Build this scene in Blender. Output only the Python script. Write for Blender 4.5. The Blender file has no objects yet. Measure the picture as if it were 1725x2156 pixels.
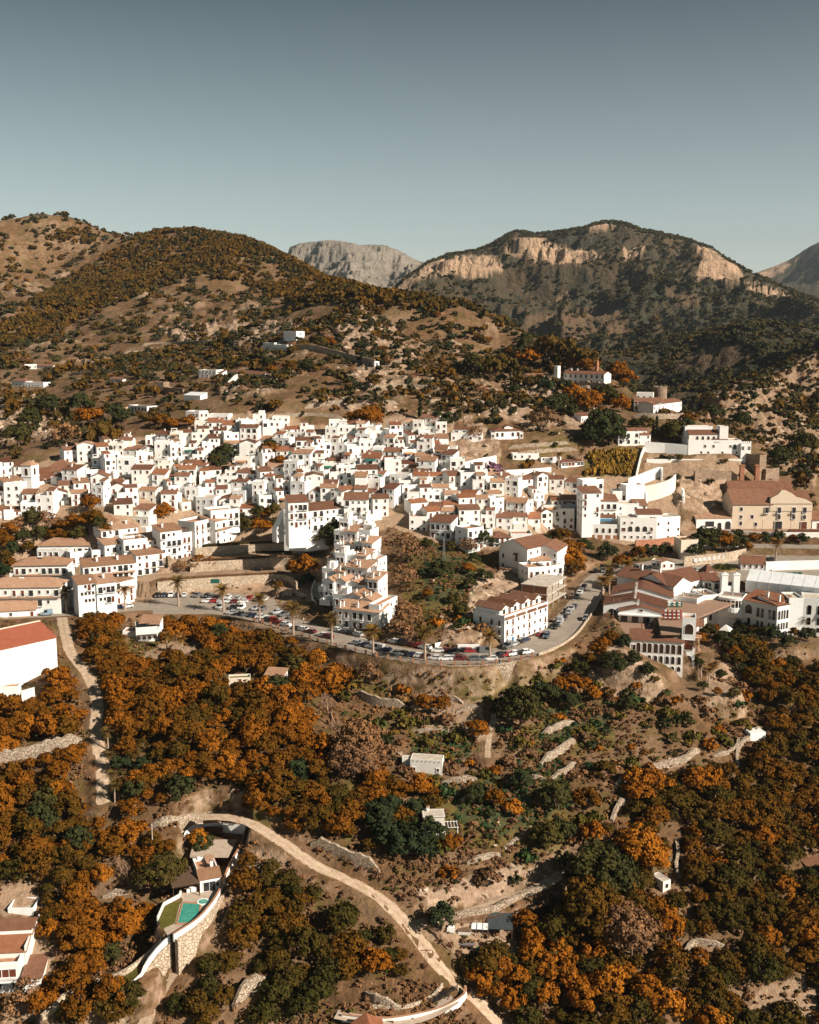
import bpy, bmesh, math, random
import numpy as np
from mathutils import Vector, Matrix

SC = bpy.context.scene
COL = SC.collection
R = math.radians
rnd = random.Random(7)

# ------------------------------------------------------------------ camera, sky, sun
PITCH = 9.53                       # degrees below the horizon
CAMZ = 100.0                       # metres above the car park road
PW, PH = 1725.0, 2156.25           # the picture measured in its own units
FOC = 2311.5                       # focal length in the same units
cam_d = bpy.data.cameras.new('camera')
cam = bpy.data.objects.new('camera', cam_d)
COL.objects.link(cam)
cam.location = (0, 0, CAMZ)
cam.rotation_euler = (R(90 - PITCH), 0, 0)
cam_d.sensor_fit = 'HORIZONTAL'
cam_d.angle_x = 2 * math.atan(PW / 2 / FOC)
cam_d.clip_start = 1.0
cam_d.clip_end = 40000
SC.camera = cam

SUN_EL, SUN_AZ = 33.0, 120.0       # azimuth clockwise from straight ahead (+Y): sun is to the right and behind
world = bpy.data.worlds.new("World")
SC.world = world
world.use_nodes = True
nt = world.node_tree
bg = nt.nodes['Background']
sky = nt.nodes.new('ShaderNodeTexSky')
sky.sky_type = 'NISHITA'
sky.sun_disc = False
sky.sun_elevation = R(SUN_EL)
sky.sun_rotation = R(SUN_AZ)
sky.altitude = 300
sky.air_density = 1.0
sky.dust_density = 0.6
sky.ozone_density = 1.0
hs = nt.nodes.new('ShaderNodeHueSaturation')
hs.inputs['Saturation'].default_value = 0.50
hs.inputs['Hue'].default_value = 0.475
nt.links.new(sky.outputs[0], hs.inputs['Color'])
tc = nt.nodes.new('ShaderNodeTexCoord'); sx = nt.nodes.new('ShaderNodeSeparateXYZ'); nt.links.new(tc.outputs['Generated'], sx.inputs[0])
vr = nt.nodes.new('ShaderNodeValToRGB')               # clear winter air: pale at the horizon, deep overhead
vr.color_ramp.elements[0].position = 0.0; vr.color_ramp.elements[0].color = (1.0, 1.02, 0.97, 1)
vr.color_ramp.elements[1].position = 0.30; vr.color_ramp.elements[1].color = (0.125, 0.19, 0.21, 1)
nt.links.new(sx.outputs[2], vr.inputs[0])
mx = nt.nodes.new('ShaderNodeMix'); mx.data_type = 'RGBA'; mx.blend_type = 'MULTIPLY'; mx.inputs[0].default_value = 1.0
nt.links.new(hs.outputs[0], mx.inputs[6]); nt.links.new(vr.outputs[0], mx.inputs[7]); nt.links.new(mx.outputs[2], bg.inputs['Color'])
bg.inputs['Strength'].default_value = 0.066
sun_d = bpy.data.lights.new('sun', 'SUN')
sun_d.energy = 4.9
sun_d.angle = R(0.53)
sun_d.color = (1.0, 0.89, 0.76)
sun = bpy.data.objects.new('sun', sun_d)
COL.objects.link(sun)
_a, _e = R(SUN_AZ), R(SUN_EL)
sun_dir = Vector((math.sin(_a) * math.cos(_e), math.cos(_a) * math.cos(_e), math.sin(_e)))
sun.rotation_euler = sun_dir.to_track_quat('Z', 'Y').to_euler()
sun.location = (200, -100, 400)
SC.view_settings.view_transform = 'Standard'
SC.view_settings.look = 'None'
SC.view_settings.exposure = 0.8
SC.view_settings.gamma = 1.0
SC.view_settings.use_curve_mapping = False
SC.cycles.max_bounces = 4
SC.cycles.diffuse_bounces = 2
SC.cycles.glossy_bounces = 2
SC.cycles.transmission_bounces = 2

# ------------------------------------------------------------------ small maths
cp, sp = math.cos(R(PITCH)), math.sin(R(PITCH))

def ray(u, v):
    x = (u - PW / 2) / FOC
    y = (PH / 2 - v) / FOC
    return x, cp + y * sp, -sp + y * cp      # world direction, forward part not normalised

def polar(u, v):
    """azimuth and slope (rise per metre of horizontal distance) of the sight line through (u, v)"""
    x, y, z = ray(u, v)
    h = math.hypot(x, y)
    return math.atan2(x, y), z / h

def project(x, y, z):
    z = z - CAMZ
    f = y * cp - z * sp
    up = y * sp + z * cp
    f = np.where(np.abs(f) < 1e-6, 1e-6, f)
    return PW / 2 + FOC * x / f, PH / 2 - FOC * up / f

_P = np.random.RandomState(3).permutation(256)
_P = np.concatenate([_P, _P, _P])
_G = np.array([(math.cos(a), math.sin(a)) for a in np.linspace(0, 2 * math.pi, 256, endpoint=False)])

def perlin(x, y):
    xi = np.floor(x).astype(np.int64); yi = np.floor(y).astype(np.int64)
    xf = x - xi; yf = y - yi
    xi &= 255; yi &= 255
    def g(a, b, dx, dy):
        h = _P[_P[a & 255] + (b & 255)]
        return _G[h, 0] * dx + _G[h, 1] * dy
    sx = xf * xf * xf * (xf * (xf * 6 - 15) + 10); sy = yf * yf * yf * (yf * (yf * 6 - 15) + 10)
    n0 = g(xi, yi, xf, yf) * (1 - sx) + g(xi + 1, yi, xf - 1, yf) * sx
    n1 = g(xi, yi + 1, xf, yf - 1) * (1 - sx) + g(xi + 1, yi + 1, xf - 1, yf - 1) * sx
    return (n0 * (1 - sy) + n1 * sy) * 1.5

def fbm(x, y, scale, octaves=5, gain=0.5, ridged=False, seed=0.0):
    x = x / scale + seed * 17.3; y = y / scale + seed * 9.1
    out = 0; amp = 1.0; tot = 0
    for _ in range(octaves):
        n = perlin(x, y)
        if ridged: n = 1 - 2 * np.abs(n)
        out = out + n * amp; tot += amp
        x = x * 2.03 + 5.2; y = y * 2.03 + 1.3; amp *= gain
    return out / tot

def smooth(e0, e1, x):
    t = np.clip((x - e0) / (e1 - e0), 0, 1)
    return t * t * (3 - 2 * t)

def in_poly(px, py, poly):
    inside = np.zeros(px.shape, bool)
    n = len(poly)
    for i in range(n):
        x0, y0 = poly[i]; x1, y1 = poly[(i + 1) % n]
        if y0 == y1: continue
        c = ((y0 > py) != (y1 > py)) & (px < (x1 - x0) * (py - y0) / (y1 - y0) + x0)
        inside ^= c
    return inside

# ------------------------------------------------------------------ linking and tags
def tag(o, label=None, cat=None, group=None, kind=None):
    if label: o['label'] = label
    if cat: o['category'] = cat
    if group: o['group'] = group
    if kind: o['kind'] = kind
    return o

def link(name, data, parent=None):
    o = bpy.data.objects.new(name, data)
    COL.objects.link(o)
    if parent is not None: o.parent = parent
    return o

def empty(name, loc=(0, 0, 0), rz=0.0):
    o = link(name, None)
    o.empty_display_size = 0.3
    o.location = loc
    o.rotation_euler = (0, 0, rz)
    return o

def copy_tree(o, parent=None):
    c = o.copy()
    COL.objects.link(c)
    if parent is not None: c.parent = parent
    for ch in o.children:
        copy_tree(ch, c)
    return c

class MB:
    """collects boxes, prisms, tubes and loose faces into one mesh"""
    def __init__(self):
        self.v = []; self.f = []; self.m = []
        self.mi = 0
    def add(self, vs, fs):
        b = len(self.v)
        self.v.extend(vs)
        for f in fs:
            self.f.append([b + i for i in f]); self.m.append(self.mi)
        return self
    def box(self, x0, x1, y0, y1, z0, z1):
        return self.add([(x0, y0, z0), (x1, y0, z0), (x1, y1, z0), (x0, y1, z0), (x0, y0, z1), (x1, y0, z1), (x1, y1, z1), (x0, y1, z1)],
                        [(0, 3, 2, 1), (4, 5, 6, 7), (0, 1, 5, 4), (1, 2, 6, 5), (2, 3, 7, 6), (3, 0, 4, 7)])
    def prism(self, pts, z0, z1):
        n = len(pts)
        a = sum(pts[i][0] * pts[(i + 1) % n][1] - pts[(i + 1) % n][0] * pts[i][1] for i in range(n))
        if a < 0: pts = pts[::-1]
        vs = [(p[0], p[1], z0 if len(p) < 3 else p[2]) for p in pts] + [(p[0], p[1], z1 if len(p) < 4 else p[3]) for p in pts]
        fs = [tuple(range(n - 1, -1, -1)), tuple(range(n, 2 * n))]
        fs += [(i, (i + 1) % n, n + (i + 1) % n, n + i) for i in range(n)]
        return self.add(vs, fs)
    def bar(self, a, b, w, h=None, n=4):
        a = Vector(a); b = Vector(b); d = (b - a)
        h = h or w
        q = d.to_track_quat('Z', 'Y')
        vs = []
        for p, k in ((a, w), (b, h)):
            for i in range(n):
                t = 2 * math.pi * (i + .5) / n
                vs.append(tuple(p + q @ Vector((math.cos(t) * k, math.sin(t) * k, 0))))
        fs = [tuple(range(n - 1, -1, -1)), tuple(range(n, 2 * n))] + [(i, (i + 1) % n, n + (i + 1) % n, n + i) for i in range(n)]
        return self.add(vs, fs)
    def mesh(self, name, mats):
        me = bpy.data.meshes.new(name)
        me.from_pydata(self.v, [], self.f)
        for m in (mats if isinstance(mats, (list, tuple)) else [mats]): me.materials.append(m)
        if any(self.m): me.polygons.foreach_set('material_index', self.m)
        me.update()
        return me
    def build(self, name, mats, parent=None):
        return link(name, self.mesh(name, mats), parent)

def grid_mesh(name, X, Y, Z, mat, attrs=None, smooth_shade=True, mask=None):
    nr, nc = X.shape
    me = bpy.data.meshes.new(name)
    co = np.stack([X, Y, Z], -1).reshape(-1, 3).astype(np.float32)
    i = np.arange((nr - 1) * (nc - 1))
    r_, c_ = i // (nc - 1), i % (nc - 1)
    a = r_ * nc + c_
    quads = np.stack([a, a + 1, a + nc + 1, a + nc], -1).astype(np.int32)
    n = len(quads)
    me.vertices.add(len(co)); me.vertices.foreach_set('co', co.ravel())
    me.loops.add(n * 4); me.loops.foreach_set('vertex_index', quads.ravel())
    me.polygons.add(n); me.polygons.foreach_set('loop_start', np.arange(0, n * 4, 4, dtype=np.int32))
    me.polygons.foreach_set('use_smooth', np.full(n, smooth_shade))
    me.materials.append(mat)
    me.update(calc_edges=True)
    for k, val in (attrs or {}).items():
        at_ = me.color_attributes.new(k, 'FLOAT_COLOR', 'POINT')
        at_.data.foreach_set('color', val.reshape(-1, 4).astype(np.float32).ravel())
    o = link(name, me)
    return o
# ------------------------------------------------------------------ materials
class NT:
    def __init__(self, name):
        self.m = bpy.data.materials.new(name)
        self.m.use_nodes = True
        self.t = self.m.node_tree
        self.b = self.t.nodes['Principled BSDF']
        self.b.inputs['Specular IOR Level'].default_value = 0.25
    def n(self, typ, **kw):
        nd = self.t.nodes.new(typ)
        for k, v in kw.items():
            if k in nd.inputs.keys(): nd.inputs[k].default_value = v
            else: setattr(nd, k, v)
        return nd
    def l(self, a, b): self.t.links.new(a, b)
    def noise(self, scale, detail=4, rough=0.55, vec=None, coord='pos'):
        nd = self.n('ShaderNodeTexNoise', Scale=scale, Detail=detail, Roughness=rough)
        self.l(vec if vec is not None else self.coord(coord), nd.inputs['Vector'])
        return nd.outputs[0]
    def coord(self, kind='pos'):
        if kind == 'pos': return self.n('ShaderNodeNewGeometry').outputs['Position']
        return self.n('ShaderNodeTexCoord').outputs['Object']
    def ramp(self, fac, stops):
        nd = self.n('ShaderNodeValToRGB')
        el = nd.color_ramp.elements
        while len(el) < len(stops): el.new(0.5)
        for e, (p, c) in zip(el, stops):
            e.position = p
            e.color = (c, c, c, 1) if isinstance(c, (int, float)) else (*c, 1)
        self.l(fac, nd.inputs[0])
        return nd.outputs[0]
    def mix(self, fac, a, b, mode='MIX'):
        nd = self.n('ShaderNodeMix', data_type='RGBA', blend_type=mode)
        for val, sock in ((fac, nd.inputs[0]), (a, nd.inputs[6]), (b, nd.inputs[7])):
            if isinstance(val, (int, float)): sock.default_value = val
            elif isinstance(val, tuple): sock.default_value = (*val, 1)
            else: self.l(val, sock)
        return nd.outputs[2]
    def math(self, op, a, b=0.0, c=0.0):
        nd = self.n('ShaderNodeMath', operation=op)
        for val, sock in ((a, nd.inputs[0]), (b, nd.inputs[1]), (c, nd.inputs[2])):
            if isinstance(val, (int, float)): sock.default_value = val
            else: self.l(val, sock)
        return nd.outputs[0]
    def bump(self, h, strength=0.5, dist=0.1):
        nd = self.n('ShaderNodeBump', Strength=strength, Distance=dist)
        self.l(h, nd.inputs['Height'])
        self.l(nd.outputs[0], self.b.inputs['Normal'])
    def out(self, col, rough=0.85):
        if isinstance(col, tuple): self.b.inputs['Base Color'].default_value = (*col, 1)
        else: self.l(col, self.b.inputs['Base Color'])
        if isinstance(rough, (int, float)): self.b.inputs['Roughness'].default_value = rough
        else: self.l(rough, self.b.inputs['Roughness'])
        return self.m

M = {}

def plain(name, col, rough=0.8, var=0.15, scale=1.5, bump=0.0, metal=0.0, coord='pos', rand=0.0):
    t = NT(name)
    n = t.noise(scale, 5, 0.6, coord=coord)
    dark = tuple(c * (1 - var) for c in col); lite = tuple(min(1, c * (1 + var)) for c in col)
    c = t.ramp(n, [(0.3, dark), (0.7, lite)])
    if rand:
        r_ = t.n('ShaderNodeObjectInfo').outputs['Random']
        c = t.mix(1.0, c, t.ramp(r_, [(0, 1 - rand), (1, 1.0)]), 'MULTIPLY')
    if bump: t.bump(n, bump, 0.05)
    t.b.inputs['Metallic'].default_value = metal
    M[name] = t.out(c, rough)
    return M[name]

def whitewash(name, col, grime=0.5, rand=0.12):
    t = NT(name)
    p = t.coord('pos')
    big = t.noise(0.22, 4, 0.6, p)
    sc = t.n('ShaderNodeMapping'); sc.inputs['Scale'].default_value = (1.6, 1.6, 0.22); t.l(p, sc.inputs[0])
    streak = t.noise(1.0, 4, 0.7, sc.outputs[0])
    g = t.math('MULTIPLY', t.ramp(big, [(0.42, 0.0), (0.75, 1.0)]), t.ramp(streak, [(0.45, 0.0), (0.72, 1.0)]))
    g = t.math('MULTIPLY', g, grime)
    c = t.mix(g, col, (0.42, 0.36, 0.29))
    r_ = t.n('ShaderNodeObjectInfo').outputs['Random']
    tint = t.ramp(r_, [(0, (1 - rand, 1 - rand * 1.15, 1 - rand * 1.4)), (0.45, (1, 1, 1)), (1, (1 - rand * .4, 1 - rand * .2, 1))])
    c = t.mix(1.0, c, tint, 'MULTIPLY')
    t.bump(t.noise(2.5, 5, 0.6, p), 0.25, 0.04)
    M[name] = t.out(c, 0.9)
    return M[name]

whitewash('white_wall', (0.80, 0.785, 0.75))
whitewash('old_white_wall', (0.70, 0.665, 0.60), 0.8, 0.10)
whitewash('ochre_wall', (0.64, 0.52, 0.39), 0.8, 0.05)
whitewash('cream_wall', (0.70, 0.60, 0.47), 0.6)
plain('concrete', (0.46, 0.40, 0.33), 0.9, 0.25, 0.6, 0.3)
plain('terrace_floor', (0.38, 0.20, 0.12), 0.85, 0.25, 1.2)
plain('dark_wood', (0.05, 0.024, 0.014), 0.6, 0.3, 4)
plain('red_brown_wood', (0.13, 0.035, 0.018), 0.55, 0.3, 4)
plain('green_paint', (0.02, 0.10, 0.075), 0.5, 0.2, 2)
plain('blue_paint', (0.05, 0.16, 0.26), 0.5, 0.2, 2)
plain('black_iron', (0.015, 0.014, 0.014), 0.5, 0.2, 3)
plain('steel', (0.42, 0.43, 0.44), 0.4, 0.15, 2, 0, 0.7)
plain('rust_iron', (0.13, 0.055, 0.03), 0.8, 0.4, 3)
plain('brick_wall', (0.33, 0.15, 0.085), 0.9, 0.25, 1.0, 0.3)
plain('awning_canvas', (0.48, 0.23, 0.10), 0.85, 0.2, 2, rand=0.5)
plain('green_canvas', (0.02, 0.13, 0.10), 0.8, 0.2, 2)
plain('tent_canvas', (0.66, 0.68, 0.68), 0.5, 0.08, 0.5)
plain('white_plastic', (0.75, 0.75, 0.73), 0.4, 0.05, 2)
plain('red_plastic', (0.32, 0.045, 0.03), 0.4, 0.15, 2)
plain('asphalt', (0.27, 0.225, 0.18), 0.9, 0.18, 0.35, 0.15)
plain('paving', (0.42, 0.335, 0.26), 0.9, 0.16, 0.9, 0.2)
def track_mat():
    t = NT('dirt_track'); p = t.coord('pos')
    sep = t.n('ShaderNodeSeparateColor'); t.l(t.n('ShaderNodeVertexColor', layer_name='cover').outputs['Color'], sep.inputs[0])
    n = t.noise(0.7, 6, 0.7, p); f = t.noise(3.0, 5, 0.7, p)
    c = t.ramp(n, [(0.3, (0.30, 0.205, 0.13)), (0.55, (0.45, 0.335, 0.235)), (0.75, (0.56, 0.44, 0.33))])
    c = t.mix(t.math('MULTIPLY', t.ramp(sep.outputs[0], [(0.0, 0.55), (0.3, 0.0), (0.72, 0.0), (1.0, 1.0)]), t.ramp(f, [(0.42, 0.0), (0.62, 1.0)])), c, (0.15, 0.095, 0.045))
    t.bump(t.math('ADD', n, f), 0.7, 0.12); M['dirt_track'] = t.out(c, 0.95)
track_mat()
plain('brick_paving', (0.27, 0.17, 0.115), 0.9, 0.2, 0.8, 0.2)
plain('line_paint', (0.75, 0.73, 0.68), 0.7, 0.1, 3)
plain('lawn_grass', (0.095, 0.085, 0.012), 0.9, 0.35, 1.4, 0.4)
plain('bark', (0.15, 0.095, 0.06), 0.9, 0.35, 3, 0.5)
plain('pale_bark', (0.34, 0.25, 0.19), 0.9, 0.3, 3, 0.4)
plain('plastic_sheet', (0.05, 0.06, 0.06), 0.35, 0.3, 2)

def tile_mat(name, a, b, coord='Object', scale=2.6):
    """barrel tiles: fine ribs that run down the slope (object X), rows along object Y, blotched colour"""
    t = NT(name)
    oc = t.n('ShaderNodeTexCoord').outputs['Object']
    pos = t.coord('pos')
    n1 = t.noise(0.55, 5, 0.7, pos); n2 = t.noise(3.5, 3, 0.7, pos)
    c = t.ramp(n1, [(0.25, a), (0.75, b)])
    c = t.mix(t.ramp(n2, [(0.4, 0.0), (0.75, 0.6)]), c, tuple(x * 0.45 for x in a))
    r_ = t.n('ShaderNodeObjectInfo').outputs['Random']
    c = t.mix(1.0, c, t.ramp(r_, [(0, (0.72, 0.66, 0.6)), (0.5, (1, 1, 1)), (1, (1.15, 1.2, 1.25))]), 'MULTIPLY')
    w = t.n('ShaderNodeTexWave', wave_type='BANDS', bands_direction='X', Scale=scale, Distortion=0.3)
    t.l(oc, w.inputs['Vector'])
    w2 = t.n('ShaderNodeTexWave', wave_type='BANDS', bands_direction='Y', Scale=scale * .75, Distortion=0.4)
    t.l(oc, w2.inputs['Vector'])
    t.bump(t.math('ADD', w.outputs['Fac'], t.math('MULTIPLY', w2.outputs['Fac'], 0.4)), 0.9, 0.09)
    M[name] = t.out(c, 0.9)
tile_mat('roof_tile', (0.20, 0.085, 0.047), (0.33, 0.165, 0.098))
tile_mat('pale_roof_tile', (0.42, 0.225, 0.135), (0.60, 0.37, 0.235))
tile_mat('dark_roof_tile', (0.15, 0.062, 0.036), (0.25, 0.11, 0.062))
tile_mat('red_roof_tile', (0.40, 0.105, 0.055), (0.50, 0.16, 0.09))
tile_mat('warm_roof_tile', (0.30, 0.11, 0.052), (0.42, 0.18, 0.088))

def glass(name, col):
    t = NT(name)
    t.b.inputs['Specular IOR Level'].default_value = 0.6
    n = t.noise(0.6, 2)
    M[name] = t.out(t.ramp(n, [(0.3, tuple(c * .6 for c in col)), (0.7, tuple(c * 1.4 for c in col))]), 0.12)
glass('window_glass', (0.028, 0.03, 0.032))
glass('car_glass', (0.012, 0.014, 0.016))
glass('tyre_rubber', (0.01, 0.01, 0.01)); M['tyre_rubber'].node_tree.nodes['Principled BSDF'].inputs['Roughness'].default_value = 0.9

def car_paint(name, col, metal=0.0):
    t = NT(name)
    t.b.inputs['Coat Weight'].default_value = 0.6
    t.b.inputs['Metallic'].default_value = metal
    n = t.noise(1.2, 3)
    M[name] = t.out(t.ramp(n, [(0.3, tuple(c * .85 for c in col)), (0.7, col)]), 0.35)
CAR_COLS = {'white': (0.74, 0.74, 0.72), 'silver': (0.42, 0.43, 0.43), 'grey': (0.13, 0.14, 0.145), 'black': (0.012, 0.012, 0.014),
            'dark blue': (0.018, 0.032, 0.075), 'red': (0.30, 0.018, 0.016), 'dark red': (0.12, 0.012, 0.014), 'pale blue': (0.22, 0.31, 0.38), 'orange': (0.5, 0.16, 0.02), 'dark green': (0.015, 0.05, 0.04)}
for k, c in CAR_COLS.items(): car_paint('paint ' + k, c)

def pool_water():
    t = NT('pool_water')
    n = t.noise(1.1, 3)
    t.bump(t.noise(4.0, 3), 0.25, 0.05)
    t.b.inputs['Specular IOR Level'].default_value = 0.5
    M['pool_water'] = t.out(t.ramp(n, [(0.3, (0.04, 0.25, 0.19)), (0.7, (0.08, 0.34, 0.26))]), 0.08)
pool_water()

def stone_wall(name, a, b, joint, scale=1.7):
    t = NT(name)
    p = t.coord('pos')
    wob = t.noise(1.3, 2, 0.5, p)
    v = t.n('ShaderNodeTexVoronoi', feature='DISTANCE_TO_EDGE', Scale=scale); t.l(p, v.inputs['Vector'])
    v2 = t.n('ShaderNodeTexVoronoi', feature='F1', Scale=scale); t.l(p, v2.inputs['Vector'])
    hue = t.n('ShaderNodeSeparateColor'); t.l(v2.outputs['Color'], hue.inputs[0])
    c = t.ramp(hue.outputs[0], [(0, a), (1, b)])
    c = t.mix(t.ramp(t.noise(0.35, 4, 0.6, p), [(0.35, 0.0), (0.8, 0.5)]), c, tuple(x * .6 for x in a))
    e = t.ramp(v.outputs['Distance'], [(0.0, 0.0), (0.09, 1.0)])
    c = t.mix(e, joint, c)
    t.bump(t.math('ADD', e, t.math('MULTIPLY', wob, 0.5)), 0.9, 0.16)
    M[name] = t.out(c, 0.95)
stone_wall('dry_stone', (0.33, 0.25, 0.175), (0.56, 0.46, 0.35), (0.14, 0.085, 0.05))
stone_wall('park_stone', (0.46, 0.36, 0.26), (0.64, 0.52, 0.39), (0.28, 0.20, 0.135), 1.2)
stone_wall('rubble_masonry', (0.27, 0.19, 0.13), (0.40, 0.29, 0.20), (0.16, 0.10, 0.065), 1.2)

def rock_mat():
    t = NT('rock')
    p = t.coord('pos')
    c = t.ramp(t.noise(0.5, 8, 0.65, p), [(0.3, (0.20, 0.135, 0.09)), (0.5, (0.39, 0.29, 0.205)), (0.72, (0.56, 0.45, 0.34))])
    t.bump(t.noise(0.9, 8, 0.7, p), 0.8, 0.4)
    M['rock'] = t.out(c, 0.95)
rock_mat()

def leaf_mat(name, stops, spatial=0.5, transl=0.12):
    """leaf colour differs tree by tree (random per object) and drifts slowly over the land"""
    t = NT(name)
    p = t.coord('pos')
    r_ = t.n('ShaderNodeObjectInfo').outputs['Random']
    s = t.noise(0.022, 2, 0.5, p)
    f = t.math('ADD', t.math('MULTIPLY', r_, 1 - spatial), t.math('MULTIPLY', t.ramp(s, [(0.3, 0.0), (0.7, 1.0)]), spatial))
    c = t.ramp(f, stops)
    loc = t.noise(1.1, 3, 0.6, p)
    c = t.mix(1.0, c, t.ramp(loc, [(0.28, (0.55, 0.62, 0.7)), (0.5, (1, 1, 1)), (0.74, (1.55, 1.4, 1.1))]), 'MULTIPLY')
    c = t.mix(1.0, c, t.ramp(t.noise(4.5, 2, 0.6, p), [(0.3, (0.6, 0.66, 0.66)), (0.5, (1, 1, 1)), (0.72, (1.5, 1.38, 1.2))]), 'MULTIPLY')
    t.b.inputs['Specular IOR Level'].default_value = 0.03
    M[name] = t.out(c, 0.9)
    return t
leaf_mat('orchard_leaf', [(0.0, (0.036, 0.031, 0.007)), (0.25, (0.078, 0.040, 0.006)), (0.5, (0.135, 0.051, 0.006)), (0.8, (0.195, 0.067, 0.007)), (1.0, (0.26, 0.092, 0.009))])
leaf_mat('rust_leaf', [(0.0, (0.15, 0.054, 0.007)), (0.5, (0.225, 0.078, 0.008)), (1.0, (0.32, 0.118, 0.012))])
leaf_mat('dark_leaf', [(0.0, (0.022, 0.034, 0.016)), (0.5, (0.036, 0.038, 0.013)), (1.0, (0.075, 0.052, 0.012))])
leaf_mat('valley_leaf', [(0.0, (0.022, 0.030, 0.009)), (0.5, (0.068, 0.040, 0.007)), (0.85, (0.14, 0.052, 0.006)), (1.0, (0.23, 0.078, 0.008))])
leaf_mat('pine_leaf', [(0.0, (0.040, 0.036, 0.012)), (0.5, (0.080, 0.046, 0.010)), (1.0, (0.14, 0.064, 0.011))])
leaf_mat('hill_leaf', [(0.0, (0.028, 0.036, 0.020)), (0.6, (0.050, 0.042, 0.017)), (1.0, (0.10, 0.055, 0.015))])
leaf_mat('dry_leaf', [(0.0, (0.12, 0.068, 0.038)), (0.5, (0.19, 0.10, 0.050)), (1.0, (0.27, 0.14, 0.06))])
leaf_mat('grass_leaf', [(0.0, (0.055, 0.062, 0.016)), (0.5, (0.10, 0.078, 0.016)), (1.0, (0.19, 0.105, 0.018))])
leaf_mat('green_weed', [(0.0, (0.022, 0.058, 0.028)), (0.5, (0.04, 0.07, 0.024)), (1.0, (0.07, 0.075, 0.02))])
leaf_mat('palm_leaf', [(0.0, (0.065, 0.048, 0.016)), (0.5, (0.12, 0.07, 0.018)), (1.0, (0.20, 0.10, 0.02))])
leaf_mat('twig', [(0.0, (0.20, 0.12, 0.085)), (0.5, (0.26, 0.16, 0.11)), (1.0, (0.33, 0.22, 0.155))])
leaf_mat('cane', [(0.0, (0.17, 0.11, 0.022)), (0.5, (0.29, 0.165, 0.03)), (1.0, (0.38, 0.22, 0.05))])
leaf_mat('agave_leaf', [(0.0, (0.16, 0.19, 0.14)), (1.0, (0.26, 0.27, 0.19))])
leaf_mat('purple_flower', [(0.0, (0.17, 0.09, 0.15)), (1.0, (0.24, 0.13, 0.20))])
leaf_mat('cypress_leaf', [(0.0, (0.018, 0.030, 0.014)), (1.0, (0.05, 0.045, 0.014))])
# ------------------------------------------------------------------ terrain: one height field out to the first skyline
# control points: sight line (u, v) and either the height z of the land met there or its horizontal distance r
TZ = [
 # slope below the road
 (-500,2400,-62),(0,2400,-60),(600,2400,-62),(1200,2400,-66),(1725,2400,-70),(2300,2400,-78),
 (-400,2156,-47),(0,2156,-46),(430,2156,-46),(860,2156,-47),(1300,2156,-50),(1725,2156,-53),(2200,2156,-60),
 (0,2000,-38),(430,1990,-38.5),(860,2000,-39),(1100,2000,-42),(1400,2000,-43.5),(1725,2000,-46),
 (0,1860,-31),(250,1860,-32),(480,1840,-31),(700,1850,-31),(900,1860,-32),(1180,1850,-35),(1450,1860,-37),(1725,1860,-40),(2200,1860,-46),
 (0,1720,-24),(300,1720,-23),(600,1720,-23),(900,1740,-25),(1150,1700,-24),(1400,1720,-28),(1725,1720,-33),
 (0,1600,-17.5),(250,1590,-15),(500,1580,-14.5),(750,1600,-17),(900,1600,-17),(1100,1600,-18),(1350,1600,-20),(1550,1600,-22.5),(1725,1600,-25),(2200,1600,-30),
 (-300,1470,-11),(60,1480,-10),(200,1480,-9),(400,1450,-7.5),(600,1460,-8.5),(800,1470,-10),(1000,1480,-9.5),(1180,1480,-11),(1340,1500,-13),(1480,1480,-13),(1600,1480,-15.5),(1725,1480,-17),
 (1100,1430,-6),(1240,1410,-5),(1310,1400,-4.6),(1400,1425,-7),(1445,1440,-10),
 (1500,1400,-8),(1600,1400,-9.5),(1725,1400,-10),(1500,1345,-4),(1640,1345,-5),(1725,1345,-6),(2200,1345,-10),
 (0,1400,-4),(130,1390,-3.2),(300,1350,-3),(420,1330,-3),(560,1345,-3),(700,1390,-4.5),(860,1412,-4),(1000,1415,-4),(1200,1390,-2.5),
 # road bench and the car park
 (130,1290,0),(300,1268,0),(420,1268,0),(550,1300,0),(700,1345,0),(860,1380,0),(1040,1382,0),(1150,1350,0.6),(1210,1300,1.6),(1240,1250,3),(1250,1210,4.5),
 (420,1245,0.3),(560,1278,0.2),(1290,1330,1.6),(1340,1290,3),(1420,1330,1),(1480,1200,6),(1600,1190,6.5),(1725,1230,6),(1725,1280,5),(1400,1170,7),(1540,1165,8),(1725,1160,8),(2200,1200,8),
 (-300,1290,2),(0,1290,1.5),(0,1200,6),(90,1190,6.5),(160,1150,13.5),(60,1150,13.5),(330,1150,13),(400,1190,4),(280,1230,1.8),
 # terraced park and the spur with the loose grass
  (480,1210,5),(560,1205,5.2),(640,1205,5.5),(560,1168,9),(640,1165,9.5),(480,1172,9),(660,1250,2.5),(700,1130,16),(620,1140,13),
 (760,1330,0.5),(770,1120,18.5),(830,1290,4),(840,1200,12),(930,1130,17.0),(930,1180,14.5),(950,1240,10.5),(1000,1290,6.0),(930,1320,5.0),(1030,1180,11.5),(1090,1210,8),(1090,1150,11.5),(1170,1140,10),
 (1210,1170,8),(1330,1160,8.5),
 # foot of the village
 (410,1132,17),(480,1122,19),(600,1116,20),(720,1110,20.5),(860,1118,19),(960,1130,17),
 (1220,1122,13),(1300,1140,11),(1430,1130,10),(1560,1112,11.5),(1700,1112,11.5),(2200,1112,8),
]
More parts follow.
